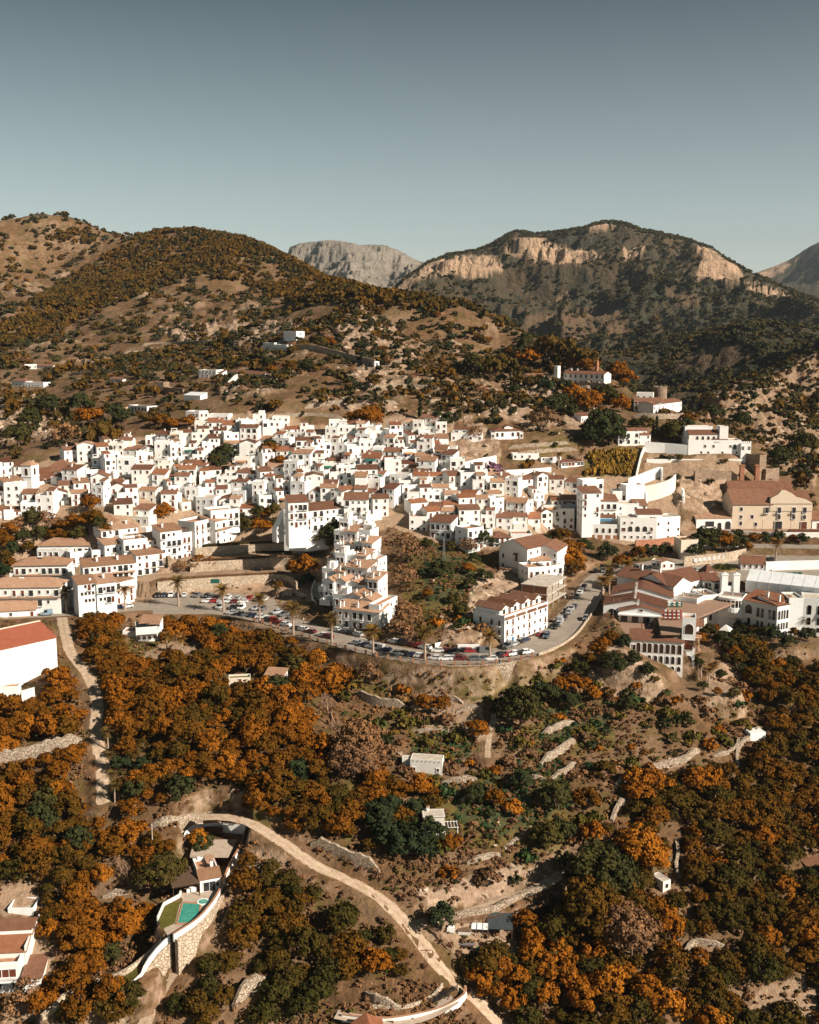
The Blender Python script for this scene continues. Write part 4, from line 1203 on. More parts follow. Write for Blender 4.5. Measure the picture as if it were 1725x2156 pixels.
# chimneys and ruin behind it
for u, vb, vt, lab in ((1561, 1025, 981, 'left one of two square brick factory chimneys on the ruined terrace'), (1593, 1025, 981, 'right one of two square brick factory chimneys on the ruined terrace')):
    p = at(u, vb); h = CAMZ + polar(u, vt)[1] * math.hypot(p.x, p.y) - p.z
    m = MB(); m.prism([(-.95, -.95), (.95, -.95), (.95, .95), (-.95, .95)], -3, h); c = empty('factory_chimney', p); tag(c, lab, 'chimney', 'factory chimneys')
    m.build('shaft', M['brick_wall'], c); m = MB(); m.box(-1.15, 1.15, -1.15, 1.15, h, h + .5); m.build('cap', M['brick_wall'], c)
b = Building('ruined_mill', 'roofless brown masonry ruin stepping up the slope behind the factory', 'ruin')
for uL, uR, vb, vt, D in ((1598, 1612, 1012, 962, 10), (1612, 1640, 1018, 992, 8), (1545, 1630, 1030, 1018, 5)):
    k = b.px(uL, vb, uR, vb, D, vt, wall='rubble_masonry'); k.flat(.9, 'dirt_track')
wall_along('masonry_wall', 'brown masonry wall holding the terrace left of the factory chimneys', P((1462,1012),(1500,1010),(1540,1012),(1552,1020)), 4.5, 1.2, 'rubble_masonry', base=3)

# --- white mansion with the long retaining wall
b = Building('hillside_mansion', 'white castle-like mansion with crenellated turret and long white retaining wall', 'mansion')
k = b.px(1449, 958, 1560, 960, 10, 929, base=8); W = k.W; k.flat(.6)
k.rows('f', 7, (1.0,), .9, 1.1, m0=3, m1=2, skip=.2); k.rows('f', 4, (4.0,), 1.0, 1.2, m0=8, m1=5, skip=.15); k.win('f', W * .88, 3.2, 1.6, 2.4, 'arch')
kk = b.block(k.A + Vector((1, 3.2, 0)), k.A + Vector((17, 3.2, 0)), 7, 10.2, 4); kk.gable(1.6, 'x', 'dark_roof_tile', .4); kk.rows('f', 4, (7.4,), 1.2, 1.7, 'arch', m0=4)
kk = b.block(k.A + Vector((0, 7.5, 0)), k.A + Vector((13.5, 7.5, 0)), 6, 13.0, 4); kk.flat(.5)
kk = b.block(k.A + Vector((15.5, 2.6, 0)), k.A + Vector((19.6, 2.6, 0)), 6, 13.2, 4); kk.flat(.7)
kk = b.block(k.A + Vector((W * .5, -.3, 0)), k.A + Vector((W * .77, -.2, 0)), 4, 6.6, 4); kk.shed(1.4, 'dark_roof_tile'); kk.rows('f', 2, (3.6,), 1, 1.2)
kk = b.px(1560, 961, 1581, 961, 7, 935, z=k.A.z, base=8); kk.flat(.3)
for i in range(5): kk.box('merlon', i * (kk.W - .6) / 4, i * (kk.W - .6) / 4 + .6, -.02, .5, kk.H + .3, kk.H + 1.3, 'white_wall')
kk.rows('f', 2, (3.0,), 1.2, 1.8, 'glazed')
kk.box('retaining_wall', -k.W - 20, 2, -1.2, -.4, -8, -1.2, 'white_wall')
wall_along('retaining_wall', 'long white retaining wall running left from the mansion on the slope', [at(1357,950), at(1400,953), at(1450,957)], 4.6, .7, 'white_wall', base=4)
wall_along('boundary_wall', 'white wall running straight down the slope left of the dry field', [at(1356,950), at(1350,965), at(1345,985), at(1341,1003), at(1338,1018)], 2.2, .5, 'white_wall', base=2)
for pts, h, lab in (([(1322,1030),(1345,1022),(1370,1012),(1392,1005),(1393,1013)], 5.0, 'tall curved white wall on the slope above the arcaded houses'),
                    ([(1355,1056),(1385,1050),(1412,1040),(1421,1030)], 7.0, 'stained white buttressed wall left of the rocky bluff'), ([(1330,1040),(1352,1046),(1362,1064)], 5.0, 'short white wall stepping down beside the topmost arcaded house'),
                    ([(1438,1060),(1440,1050),(1436,1043)], 3.5, 'small leaning white wall piece under the rocky bluff')):
    wall_along('retaining_wall', lab, path_points(P(*pts), 1.5), h, .8, 'old_white_wall' if 'stained' in lab else 'white_wall', base=4)

# --- houses on the hills
def villa(name, label, parts, cat='house', z=None):
    b = Building(name, label, cat)
    for q in parts:
        uL, vL, uR, vR, D, vt, roof = q[:7]; o = q[7] if len(q) > 7 else {}
        k = b.px(uL, vL, uR, vR, D, vt, z=o.get('z'), wall=o.get('wall', 'white_wall'), base=o.get('base', 5))
        if roof[0] == 'g': k.gable(o.get('rise', k.D * .16), 'x', o.get('mat', 'roof_tile'))
        elif roof[0] == 'y': k.gable(o.get('rise', k.W * .16), 'y', o.get('mat', 'roof_tile'))
        elif roof[0] == 'h': k.gable(o.get('rise', min(k.D, k.W) * .2), 'x', o.get('mat', 'roof_tile'), .5, True)
        elif roof[0] == 's': k.shed(o.get('rise', k.D * .22), o.get('mat', 'roof_tile'))
        else: k.flat(o.get('par', .6), o.get('floor', 'terrace_floor'))
        st = max(1, round(k.H / 3.0)); n = o.get('n', max(1, int(k.W / 2.7)))
        if o.get('win', True):
            k.rows('f', n, zr(.95, st, k.H / st), o.get('w', .95), o.get('h', 1.25), o.get('kind', 'window'), m0=min(1.2, k.W / 3), skip=o.get('skip', .12), alt=o.get('alt', 'shutter'), bal=o.get('bal', 0), jit=.15)
            if k.A.x < -20: k.rows('r', max(1, int(D / 4)), zr(.95, st, k.H / st), .85, 1.1, skip=.3, m0=1.5)
            if k.A.x > 20: k.rows('l', max(1, int(D / 4)), zr(.95, st, k.H / st), .85, 1.1, skip=.3, m0=1.5)
        for c in o.get('ch', ()): k.chimney(k.W * c, k.D * .5, k.H + (o.get('rise', 1) if roof[0] != 'f' else 0), 1.2)
    return b
villa('country_house', 'long white house with white tower and brick chimney among trees on the ridge', [
    (1112,804,1157,804,7,791,'g'), (1166,806,1174,806,3,771,'f',{'win':False,'par':.2}), (1187,810,1272,809,9,786,'g',{'ch':(.1,.25),'kind':'arch','w':1.2,'h':1.9,'n':8}), (1252,800,1257,800,2.0,760,'f',{'wall':'brick_wall','win':False,'par':.1}), (1262,807,1280,807,6,790,'f')], 'house')
villa('country_house', 'white two-part house with brown roofs stepping in front of a round stone tower', [
    (1335,866,1391,867,9,846,'s',{'kind':'arch','w':1.1,'h':1.7,'rise':1.8}), (1340,855,1375,856,8,829,'f'), (1376,872,1435,871,9,852,'g',{'n':4})])
p = at(1390, 850); m = MB(); h = CAMZ + polar(1390, 815)[1] * math.hypot(p.x, p.y) - p.z
t_ = empty('round_tower', p); tag(t_, 'drum-shaped brown stone tower rising behind the white two-part house', 'tower')
m.prism([(3.6 * math.cos(a), 3.6 * math.sin(a)) for a in np.linspace(0, 2 * math.pi, 18, endpoint=False)], -4, h); m.build('wall', M['rubble_masonry'], t_)
m = MB()
for a in np.linspace(0, 2 * math.pi, 10, endpoint=False): m.box(3.4 * math.cos(a) - .4, 3.4 * math.cos(a) + .4, 3.4 * math.sin(a) - .4, 3.4 * math.sin(a) + .4, h, h + .7)
m.build('parapet', M['rubble_masonry'], t_)
villa('country_house', 'white house with arched porch just left of the mansion terrace', [(1302,938,1345,938,8,912,'f',{'kind':'arch','w':1.5,'h':2.0}), (1340,938,1370,938,8,916,'s',{'n':2}), (1318,930,1362,930,6,906,'g')])
villa('hut', 'tiny white hut among trees below the ridge house', [(1224,890,1250,888,5,876,'s')])
villa('farm_house', 'white cubic farmhouse lowest of the pair at the foot of the left hill', [(25,814,54,814,7,801,'h'), (54,816,92,816,7,806,'f')])
villa('farm_house', 'long low white farmhouse higher up on the left hillside', [(52,777,78,777,7,769,'f'), (78,777,112,777,7,770,'g')])
villa('farm_house', 'single small white gabled house on the orchard terrace of the left hill', [(230,804,258,804,6,797,'g')])
villa('country_house', 'white two-storey house with long balcony left of the stepped-wall house', [(419,796,456,796,8,780,'f',{'n':5}), (452,794,469,794,6,784,'s')])
villa('country_house', 'long white bungalow with brown tiled roof above a slanting white wall', [(481,795,552,793,8,782,'g',{'rise':1.4,'n':7})])
wall_along('stair_wall', 'slanting white stair wall below the long white bungalow', P((480,812),(495,803),(512,792)), [2.2, 3.4, 3.0], .8, 'white_wall', base=3)
villa('country_house', 'low flat-roofed white house with dark veranda at the bend of the hill road', [(270,867,310,866,7,855,'f',{'kind':'void','w':1.6,'h':1.9})])
villa('country_house', 'white two-storey house with rounded corner at the top end of the steep street', [(392,890,420,892,8,868,'f',{'n':4}), (420,892,440,889,8,870,'f',{'n':2}), (440,886,482,886,6,874,'f',{'n':3})])
villa('hermitage', 'white chapel with flat roof on the terrace under the knoll', [(597,717,624,717,6,699,'f',{'n':2}), (575,738,604,738,6,727,'f',{'kind':'void'}), (554,734,578,734,5,723,'f')], 'chapel')
villa('ruined_farm', 'roofless brown farm ruin above the orchard on the left', [(328,826,345,826,6,806,'f',{'wall':'rubble_masonry','win':False}), (345,828,385,828,6,817,'f',{'wall':'rubble_masonry','win':False})], 'ruin')
villa('greenhouse', 'white plastic-covered shed on the slope above the village', [(388,845,422,842,6,832,'s',{'win':False,'mat':'tent_canvas'})], 'shed')
wall_along('road_wall', 'long pale stone wall along the hill road under the knoll', path_points(P((612,740),(650,737),(690,745),(740,758),(790,770)), 3), 3.5, .8, 'dry_stone')
villa('gate_hut', 'tiny white hut at the end of the hill road wall', [(789,772,799,772,3,763,'f',{'n':1})], 'hut')
villa('stone_stump', 'leaning brown masonry stump on the slope under the knoll', [(735,756,745,756,3,740,'f',{'wall':'rubble_masonry','win':False})], 'ruin')
# top edge of the village
villa('town_house', 'tall white house with open roof room at the top edge of the village, left of the orchard', [(533,900,556,900,7,873,'f',{'par':.2}), (545,900,556,900,5,868,'f')])
villa('town_house', 'white cubic house with roof railing standing alone at the top edge of the village', [(574,901,608,901,8,880,'f',{'n':3})])
villa('town_house', 'white three-storey house with brown shutters and tiled eaves atop the village', [(846,914,884,914,8,889,'h',{'n':4,'kind':'shutter','mat':'pale_roof_tile'})])
villa('town_house', 'broad white house with glazed roof terrace and four windows above the rocky outcrop', [(950,929,1016,928,9,913,'f',{'n':4}), (957,928,998,927,6,904,'g',{'kind':'glazed','w':1.6})])
villa('country_house', 'symmetrical white villa with hipped roof, verandas and dormer right of the outcrop', [(1042,924,1096,922,10,907,'h',{'n':5,'kind':'arch','w':1.3,'h':2.0}), (1062,922,1080,922,6,899,'y'), (1034,925,1044,925,6,913,'f',{'kind':'void'}), (1094,924,1102,924,6,913,'f')])
villa('garden_pavilion', 'long low white pavilion with brown roof beside the cane field', [(1182,986,1230,980,7,975,'s',{'kind':'glazed','w':1.8,'h':1.6,'mat':'dark_roof_tile','n':7}), (1140,974,1182,972,5,966,'f')], 'pavilion')
wall_along('garden_wall', 'white garden wall ending beside the purple flowering tree', P((960,1003),(1000,990),(1045,982)), 5.0, .7, 'white_wall', base=3)
wall_along('garden_wall', 'white garden wall along the terraced gardens right of the purple tree', P((1065,1000),(1110,998),(1160,994)), 2.2, .5, 'white_wall', base=3)
wall_along('garden_wall', 'white garden wall above the dark garden left of the tall corner house', P((1140,1012),(1180,1015),(1196,1020)), 2.4, .5, 'white_wall', base=3)
villa('garden_house', 'low white garden house with long flat roof left of the cane field', [(1080,968,1135,968,5,958,'f',{'kind':'void'})])

# --- church with its bell tower, left end of the village
b = Building('church', 'white church with square bell tower and long brown tiled nave at the left end', 'church')
k = b.px(47, 1034, 68, 1036, 6.0, 979); W = k.W
k.gable(1.6, 'x', 'pale_roof_tile', .3, True); k.win('f', W * .5, k.H - 4.4, 1.6, 3.0, 'arch_void'); k.win('r', 2.6, k.H - 4.4, 1.6, 3.0, 'arch_void'); k.box('cornice', -.25, W + .25, -.25, k.D + .25, k.H - 5.2, k.H - 4.9, 'white_wall')
kk = b.px(69, 1033, 122, 1027, 11, 1013, z=k.A.z); kk.gable(4.6, 'x', 'roof_tile', .4); kk.rows('f', 3, (3.0,), 1.0, 1.6, 'arch')
kk = b.px(30, 1033, 49, 1033, 9, 1012, z=k.A.z); kk.gable(2.4, 'y', 'roof_tile')
b = villa('parish_hall', 'broad white hall with hipped brown roof behind the church nave', [(88,1006,157,1003,14,992,'h',{'rise':4.2,'n':6})])
# ------------------------------------------------------------------ lower village: apartments, stepped block, corner houses
def apartment(label, parts, name='apartment_building', cat='apartment building'):
    """parts: (uL, vL, uR, vR, z, D, v_top, roof, options) stepped volumes with balconies, terraces and tiled eaves"""
    b = Building(name, label, cat)
    for q in parts:
        uL, vL, uR, vR, z, D, vt, roof = q[:8]; o = q[8] if len(q) > 8 else {}
        k = b.px(uL, vL, uR, vR, D, vt, z=z, base=o.get('base', 8), wall=o.get('wall', 'white_wall'))
        mat = o.get('mat', 'pale_roof_tile')
        if roof == 'h': k.gable(o.get('rise', 1.5), 'x', mat, .6, True)
        elif roof == 'g': k.gable(o.get('rise', 1.6), 'x', mat, .5)
        elif roof == 's': k.shed(o.get('rise', 1.5), mat, .4)
        elif roof == 'y': k.gable(o.get('rise', 1.6), 'y', mat, .4)
        else: k.flat(.9)
        st = o.get('st', max(1, round(k.H / 3.0))); fh = k.H / st; n = o.get('n', max(2, int(k.W / 2.6)))
        kind = o.get('kind', 'window')
        if o.get('win', True):
            for s_ in range(st):
                z0 = s_ * fh
                for i in range(n):
                    a = 1.3 + (k.W - 2.6) * (i / (n - 1) if n > 1 else .5)
                    r_ = rnd.random()
                    if r_ < .12: continue
                    if r_ < .30 and o.get('arch'): k.win('f', a, z0 + .2, 1.5, 2.1, 'arch_void')
                    elif r_ < .42: k.win('f', a, z0 + .15, 1.5, 2.1, 'void'); k.bal('f', a, z0 + .12, 2.3)
                    elif r_ < .62: k.win('f', a, z0 + .1, 1.0, 2.1, 'shutter'); k.bal('f', a, z0 + .1, 1.7) if s_ else None
                    else: k.win('f', a, z0 + .95, .9, 1.2, kind)
                if o.get('eave') and s_ == st - 2: 
                    m = MB(); zt = z0 + fh; m.add([(0, 0, zt + .05), (k.W, 0, zt + .05), (k.W, -.9, zt - .35), (0, -.9, zt - .35), (0, 0, zt - .1), (k.W, 0, zt - .1), (k.W, -.9, zt - .5), (0, -.9, zt - .5)], [(0, 3, 2, 1), (4, 5, 6, 7), (2, 3, 7, 6), (0, 4, 7, 3), (1, 2, 6, 5)]); k.mesh('tiled_eave', m, [M[mat]])
                side = 'r' if k.A.x < 20 else 'l'
                for j in range(max(1, int(k.D / 3.6))):
                    if rnd.random() < .7: k.win(side, 1.6 + j * 3.4, z0 + .95, .85, 1.15, rnd.choice(['window', 'window', 'shutter']))
        if o.get('perg'): k.pergola(.8, k.W * .6, .6, min(3.4, k.D * .5), k.H + (.0 if roof == 'f' else -2.6), 2.3)
        if o.get('awn'): k.awning(k.W * .2, k.W * .7, 0, fh * .95, 1.6)
        for c in o.get('ch', ()): k.chimney(k.W * c, k.D * .55, k.H + (0 if roof == 'f' else 1.0), 1.3)
        if o.get('dish'): k.put('satellite_dish', dish_mesh(), k.W * .75, k.D * .3, k.H)
        if o.get('solar'): k.put('solar_panel', tank_mesh(), k.W * .45, k.D * .35, k.H + (.05 if roof == 'f' else 1.0))
    return b
apartment('white apartment block with garage doors, lowest of the left group beside the car park', [
    (159,1285,203,1279,0,6,1250,'f',{'n':4}), (203,1279,245,1273,0,6,1251,'f',{'n':4,'awn':1}), (166,1276,205,1271,4,7,1231,'s',{'n':4,'perg':0,'dish':1}), (205,1272,246,1267,4,7,1229,'s',{'n':4,'ch':(.5,)}), (245,1273,283,1263,0,12,1227,'s',{'n':3,'eave':1})])
apartment('white three-storey apartment block with deep balconies in the middle of the left group', [
    (289,1226,347,1219,2.5,12,1170,'s',{'n':4,'rise':1.2}), (196,1236,289,1228,4.5,8,1198,'f',{'n':8,'perg':1,'dish':1}), (176,1226,285,1216,8,7,1194,'s',{'n':9,'eave':1,'ch':(.3,.7)})])
apartment('white four-storey block with arched loggias at the right edge of the left group', [
    (353,1195,412,1190,4,12,1136,'f',{'n':5,'arch':1}), (340,1186,385,1180,8,8,1120,'s',{'n':4,'ch':(.3,)}), (375,1180,414,1174,8,9,1128,'f',{'n':4,'arch':1,'perg':1}), (300,1180,345,1175,9,9,1140,'s',{'n':4,'perg':1}), (302,1128,335,1124,14,8,1110,'s',{'n':3}), (335,1128,404,1122,14,8,1108,'s',{'n':5,'dish':1})])
apartment('white terraced block with pergolas on its roofs behind the balcony block', [
    (195,1198,300,1190,6.5,9,1163,'f',{'n':8,'perg':1}), (222,1185,262,1180,9,8,1148,'s',{'n':3}), (262,1180,312,1175,10,8,1142,'f',{'n':4,'perg':1}), (215,1160,292,1150,12.5,8,1118,'s',{'n':6,'ch':(.4,.8)}), (217,1140,265,1132,15,8,1100,'h',{'n':4})])
apartment('long white block with pale hipped tile roof above the ravine trees', [
    (80,1200,150,1202,5,10,1160,'f',{'n':6}), (82,1186,190,1185,7.5,10,1148,'h',{'n':8,'rise':2.0}), (150,1206,192,1200,5,9,1168,'f',{'n':3})])
apartment('white block with tiled hip roof and solar panel just above the left edge block', [
    (22,1241,150,1238,3.2,8,1212,'f',{'n':10,'perg':1}), (30,1230,143,1228,5.2,10,1190,'h',{'n':8,'rise':2.0,'solar':1,'eave':1})])
apartment('white apartment block at the left picture edge with solar panels on pale tiles', [
    (-30,1284,132,1282,1,9,1262,'f',{'n':10,'perg':0,'dish':1}), (-30,1278,128,1276,3,10,1236,'h',{'n':9,'rise':2.2,'solar':1,'eave':1})])
apartment('low white house with pale gabled roof in front of the left apartment blocks', [(-30,1306,76,1300,0,10,1288,'g',{'n':3,'rise':2.2,'st':1})], 'low_house', 'house')
apartment('white block with tiled roofs and dark pergola left of the village retaining cliff', [
    (412,1161,455,1150,11,9,1104,'f',{'n':4,'arch':1,'dish':1}), (455,1150,502,1138,12,8,1098,'s',{'n':4,'arch':1,'eave':1}), (445,1112,505,1106,19,9,1080,'f',{'n':5,'dish':1,'base':3})])
apartment('white village houses on a tall buttressed wall above the park', [
    (598,1118,645,1120,19.5,9,1078,'f',{'n':4}), (645,1120,722,1112,20,9,1076,'s',{'n':6,'mat':'roof_tile'}), (608,1112,650,1110,24,8,1058,'s',{'n':4,'mat':'roof_tile'}), (725,1108,775,1108,21,9,1052,'s',{'n':4,'kind':'glazed','mat':'roof_tile'})], 'terrace_row', 'house row')
m = MB(); p = at(592, 1118); p.z = 19
wall_along('buttress_wall', 'sloping white buttress at the left foot of the houses above the park', [at_z(578,1121,18.5), at_z(600,1118,18.5)], [1.5, 9.0], 3.5, 'white_wall', base=4)

# stepped block: tiers climb the slope, each a few metres back and up
b = Building('stepped_apartment_block', 'tall white stepped apartment block of terraces and chimneys in the centre', 'apartment block')
A = at_z(708, 1324, .2); Bq = at_z(771, 1332, .2)
d = (Bq - A); d.z = 0; W0 = d.length; d.normalize(); nb = Vector((-d.y, d.x, 0))
top_p = at_z(745, 1112, 19.0)
run = (top_p - (A + d * W0 / 2)); run.z = 0
tiers = 9
for t in range(tiers):
    q = t / (tiers - 1)
    o = A + run * q * .93
    base_z = .2 + 18.0 * q
    spread = [(0, 1.0), (-1.5, 14.5), (-5, 16), (-6, 16.5), (-5, 15.5), (-3, 14), (-2, 13), (0, 12.5), (1, 12)][t]
    x0 = spread[0]; x1 = W0 + (5 if t == 0 else 0) if t == 0 else spread[1]
    n_units = max(2, int((x1 - x0) / 4.1)); w = (x1 - x0) / n_units
    for i in range(n_units):
        H = 6.4 + rnd.choice([0, 0, .8, 1.8, 2.6]) if t else 7.2
        dy = rnd.choice([0, 0, 1.4, -1.2]) if t else 0
        P0 = o + d * (x0 + i * w) + nb * dy; P0.z = base_z
        P1 = P0 + d * w
        k = b.block(P0, P1, 7.5, H, 7)
        r_ = rnd.random()
        if t == 0 or r_ < .4: k.shed(1.3, 'pale_roof_tile', .3)
        elif r_ < .55: k.gable(1.2, 'y', 'pale_roof_tile', .3)
        else: k.flat(.9); (rnd.random() < .5) and k.box('roof_room', .4, w - 1.4, 3.4, 6.6, H, H + 2.3, 'white_wall')
        st = 2
        for s_ in range(st):
            z0 = H - 3.1 * (s_ + 1)
            if z0 < 0: z0 = .1
            for a in (w * .3, w * .72):
                r2 = rnd.random()
                if r2 < .34: k.win('f', a, z0 + .1, 1.4, 2.1, 'void'); k.bal('f', a, z0 + .08, 2.0)
                elif r2 < .55: k.win('f', a, z0 + .1, 1.1, 2.0, 'shutter')
                elif r2 < .85: k.win('f', a, z0 + .9, .9, 1.2, 'window')
        if i == n_units - 1:
            for z0 in (.9, 4.0):
                for a in (1.8, 5.2): k.win('r', a, z0 + .3, .8, 1.2, rnd.choice(['window', 'arch', 'shutter']))
        for _ in range(rnd.choice([1, 2, 2])): k.chimney(rnd.uniform(.4, w - .4), rnd.uniform(.5, 4), H + .4, rnd.uniform(1.1, 1.9))
        # terrace in front of the tier with a low white wall
        if t:
            m = MB(); m.box(0, w, -3.0, -2.8, -1, 1.0); m.box(-.1, .1, -2.8, 0, -1, 1.0); k.mesh('terrace_wall', m, [M['white_wall']])
            k.box('terrace_paving', 0, w, -2.8, 0, -1, 0.05, 'terrace_floor')
k = b.block(A + d * (W0 + .3) + nb * 1.5, A + d * (W0 + 4.2) + nb * 1.5, 14, 8.6, 6); k.flat(.9); k.rows('r', 4, (1.5, 4.6, 7.0), .9, 1.2, skip=.3); k.rows('f', 2, (.6, 4.2), 1.1, 2.0, 'void')
# corner block on the bend of the road
b = Building('corner_apartment_block', 'white three-storey block with parallel tiled roofs on the inside of the road bend', 'apartment block')
A = at_z(1062, 1361, .3); Bq = at_z(1153, 1326, .6); Bq.z = A.z
k = b.block(A, Bq, 12.5, 9.4, 6); k.flat(.5); W = k.W
for z in (.9, 3.9, 6.9):
    for i in range(8):
        a = 1.4 + (W - 2.8) * i / 7
        r_ = rnd.random()
        if z > 1 and r_ < .4: k.win('f', a, z - .75, .95, 2.0, 'shutter'); k.bal('f', a, z - .78, 1.5)
        elif z < 1 and r_ < .35: k.win('f', a, 0, 1.2, 2.2, rnd.choice(['door', 'blue', 'shutter']))
        else: k.win('f', a, z, .9, 1.2, 'window')
    for a in (2.0, 5.0, 9.5): k.win('l', a, z - (.6 if z > 1 else 0), .9, 1.8 if z > 1 else 1.2, 'window'); (z > 1 and a < 6) and k.bal('l', a, z - .62, 1.4)
for i in range(4):
    x0 = W * i / 4 + .3; x1 = x0 + W / 4 - 1.5
    k.box('roof_room', x0, x1, 2.2, 11.8, 9.4, 11.4, 'white_wall'); k.gable(1.3, 'y', 'roof_tile', .25, x0=x0, x1=x1, y0=1.6, y1=12.0, z=11.4)
    k.chimney(x1 + .5, 4.5, 9.8, 1.8)
    k.win('f', (x0 + x1) / 2, 9.6, 1.4, 1.6, 'void', -2.2); k.awning(x0 - .1, x1 + .3, 0, 9.3, .5, 'roof_tile')
# gabled white house above it
b = Building('gabled_house', 'big white house with plain gable front and tile-hooded window above the quarry face', 'house')
A = at_z(1051, 1191, 10); Bq = at_z(1110, 1216, 7.6); Bq.z = A.z = 8.0
k = b.block(A, Bq, 16, 10.5, 9); k.gable(2.7, 'y', 'roof_tile', .35); W = k.W
k.win('f', W * .62, 5.2, 1.2, 2.1, 'shutter'); k.bal('f', W * .62, 5.15, 1.9); k.awning(W * .62 - 1.1, W * .62 + 1.1, 0, 8.2, .9, 'roof_tile'); k.win('f', W * .15, 5.4, .9, 1.8, 'arch'); k.win('f', W * .15, 2.0, .9, 1.4, 'arch')
k.rows('r', 4, (2.5, 5.5, 8.0), .9, 1.3, alt='shutter', m0=2); k.pergola(W * .25, W * .85, -3.4, -.8, -.5, 2.6, 'terrace_floor')
kk = b.block(A + Vector((2.5, 7, 0)) + (Bq - A), A + Vector((11.5, 3, 0)) + (Bq - A), 14, 9.0, 9); kk.gable(2.0, 'y', 'roof_tile'); kk.rows('f', 3, (1.2, 4.2, 6.6), .9, 1.3, alt='shutter')
apartment('white house with tiled turret and dark terrace behind the gabled house', [(1040,1170,1075,1168,11,9,1132,'h',{'n':3,'mat':'roof_tile','st':3}), (1075,1165,1120,1165,11.5,9,1128,'f',{'n':4,'mat':'roof_tile'}), (1118,1185,1142,1190,10,9,1148,'s',{'n':3,'mat':'roof_tile'})], 'town_house', 'house')
apartment('row of white houses with flat red terraces facing the grassy spur', [(862,1122,900,1122,18,9,1092,'f',{'n':3}), (905,1132,950,1135,17,9,1098,'s',{'n':4,'mat':'roof_tile','perg':1}), (952,1140,1000,1152,15,9,1112,'f',{'n':4,'mat':'roof_tile'}), (985,1160,1018,1155,14,8,1118,'f',{'n':3})], 'town_house', 'house row')
apartment('white stepped houses descending right of the gabled house', [(1112,1235,1150,1232,6.5,9,1200,'f',{'n':3}), (1118,1215,1160,1212,8,9,1182,'s',{'n':3,'mat':'pale_roof_tile'}), (1150,1228,1185,1222,6.0,8,1198,'f',{'n':3})], 'town_house', 'house row')
# unfinished concrete frame
b = Building('unfinished_building', 'unfinished pale concrete and brick frame with open floors above the parked cars', 'building')
A = at_z(1152, 1290, 1.8); Bq = at_z(1190, 1262, 2.6); Bq.z = A.z
k = b.block(A, Bq, 10, .3, 4, 'concrete', name='floor_slab')
for f in range(3):
    z = .3 + f * 3.0
    m = MB()
    for i in range(4):
        for y in (.3, 5, 9.6): x = .2 + (k.W - .4) * i / 3; m.box(x - .15, x + .15, y - .15, y + .15, z, z + 2.7)
    k.mesh('column', m, [M['concrete']]); tag(b.root.children[-1], kind='stuff')
    k.box('floor_slab', -.3, k.W + .3, -.4, 10, z + 2.7, z + 3.0, 'concrete')
    k.box('brick_infill', .4, k.W * .6, 5, 5.2, z, z + 2.69, 'brick_wall'); k.box('brick_infill', .2, .4, .4, 9.4, z, z + 2.69, 'brick_wall')
k.pergola(k.W + 1, k.W + 6, -1, 3, -.5, 3.0, 'concrete', 6)

# arcaded houses, right end of the village
def arcade(k, n, z, w, h, kind='arch_void', m0=1.5): k.rows('f', n, (z,), w, h, kind, m0=m0)
b = Building('arcaded_house', 'broad white house front with brick-filled arches and blue awnings at the right end', 'house')
k = b.px(1222, 1138, 1305, 1140, 7, 1107, 10.5, base=6); k.flat(.9); arcade(k, 6, 3.6, 1.1, 2.0)
for i in range(5): k.box('brick_panel', .8 + i * k.W / 5, (i + 1) * k.W / 5 - .5, -.12, 0, -.2, 2.6, 'brick_wall')
kk = b.block(k.A + Vector((0, 4.5, 4)), k.A + Vector((k.W - 1, 4.5, 4)), 7, 5.2, 4); kk.shed(1.3, 'dark_roof_tile'); arcade(kk, 4, .2, 2.4, 2.5); kk.awning(kk.W * .3, kk.W * .9, 0, 4.6, 2.0, 'blue_paint'); kk.box('wall', 0, 5, -2.5, 0, -1, 2.2, 'white_wall')
kk = b.block(k.A + Vector((0, 9, 8)), k.A + Vector((k.W - 2, 9, 8)), 6, 4.6, 4); kk.shed(1.2, 'dark_roof_tile'); kk.rows('f', 6, (1.0,), .9, 1.2)
b = Building('arcaded_house', 'long white house with three large arched windows ending at the pale brick ramp', 'house')
k = b.px(1305, 1140.5, 1382, 1141, 9, 1093, 10.5, base=6); k.flat(.5, 'concrete'); W = k.W
for a in (.28, .48, .68): k.win('f', W * a, 4.4, 1.9, 2.3, 'arch')
k.win('f', W * .86, 4.6, 1.0, 1.6, 'shutter'); k.bal('f', W * .86, 4.5, 1.6); k.rows('f', 5, (1.6,), .9, .9, m0=2.2); k.win('f', W * .12, 7.6, .9, 1.0, 'shutter'); k.win('f', W * .32, 7.7, .9, .9, 'shutter'); k.win('f', W * .1, 4.5, 1.6, 1.5, 'shutter')
kk = b.px(1382, 1141, 1431, 1136, 8, 1093, 10.5, base=6); kk.flat(.4, 'concrete'); kk.rows('f', 3, (1.0, 4.0, 7.0), .9, 1.2, skip=.3)
kk = b.block(k.A + Vector((8, 3.5, 6)), k.A + Vector((W + 3, 3.5, 6)), 6, 5.2, 4); kk.shed(1.2, 'dark_roof_tile'); kk.rows('f', 3, (1.8,), 1.6, 1.9, 'void')
apartment('tall white corner house with small brown roof above the blue-awning house', [(1226,1093,1264,1092,20,8,1038,'s',{'n':2,'mat':'roof_tile','rise':1.6}), (1226,1062,1270,1060,25,6,1015,'f',{'n':3}), (1262,1090,1300,1090,19,8,1055,'s',{'n':3,'mat':'roof_tile'})], 'town_house', 'house')
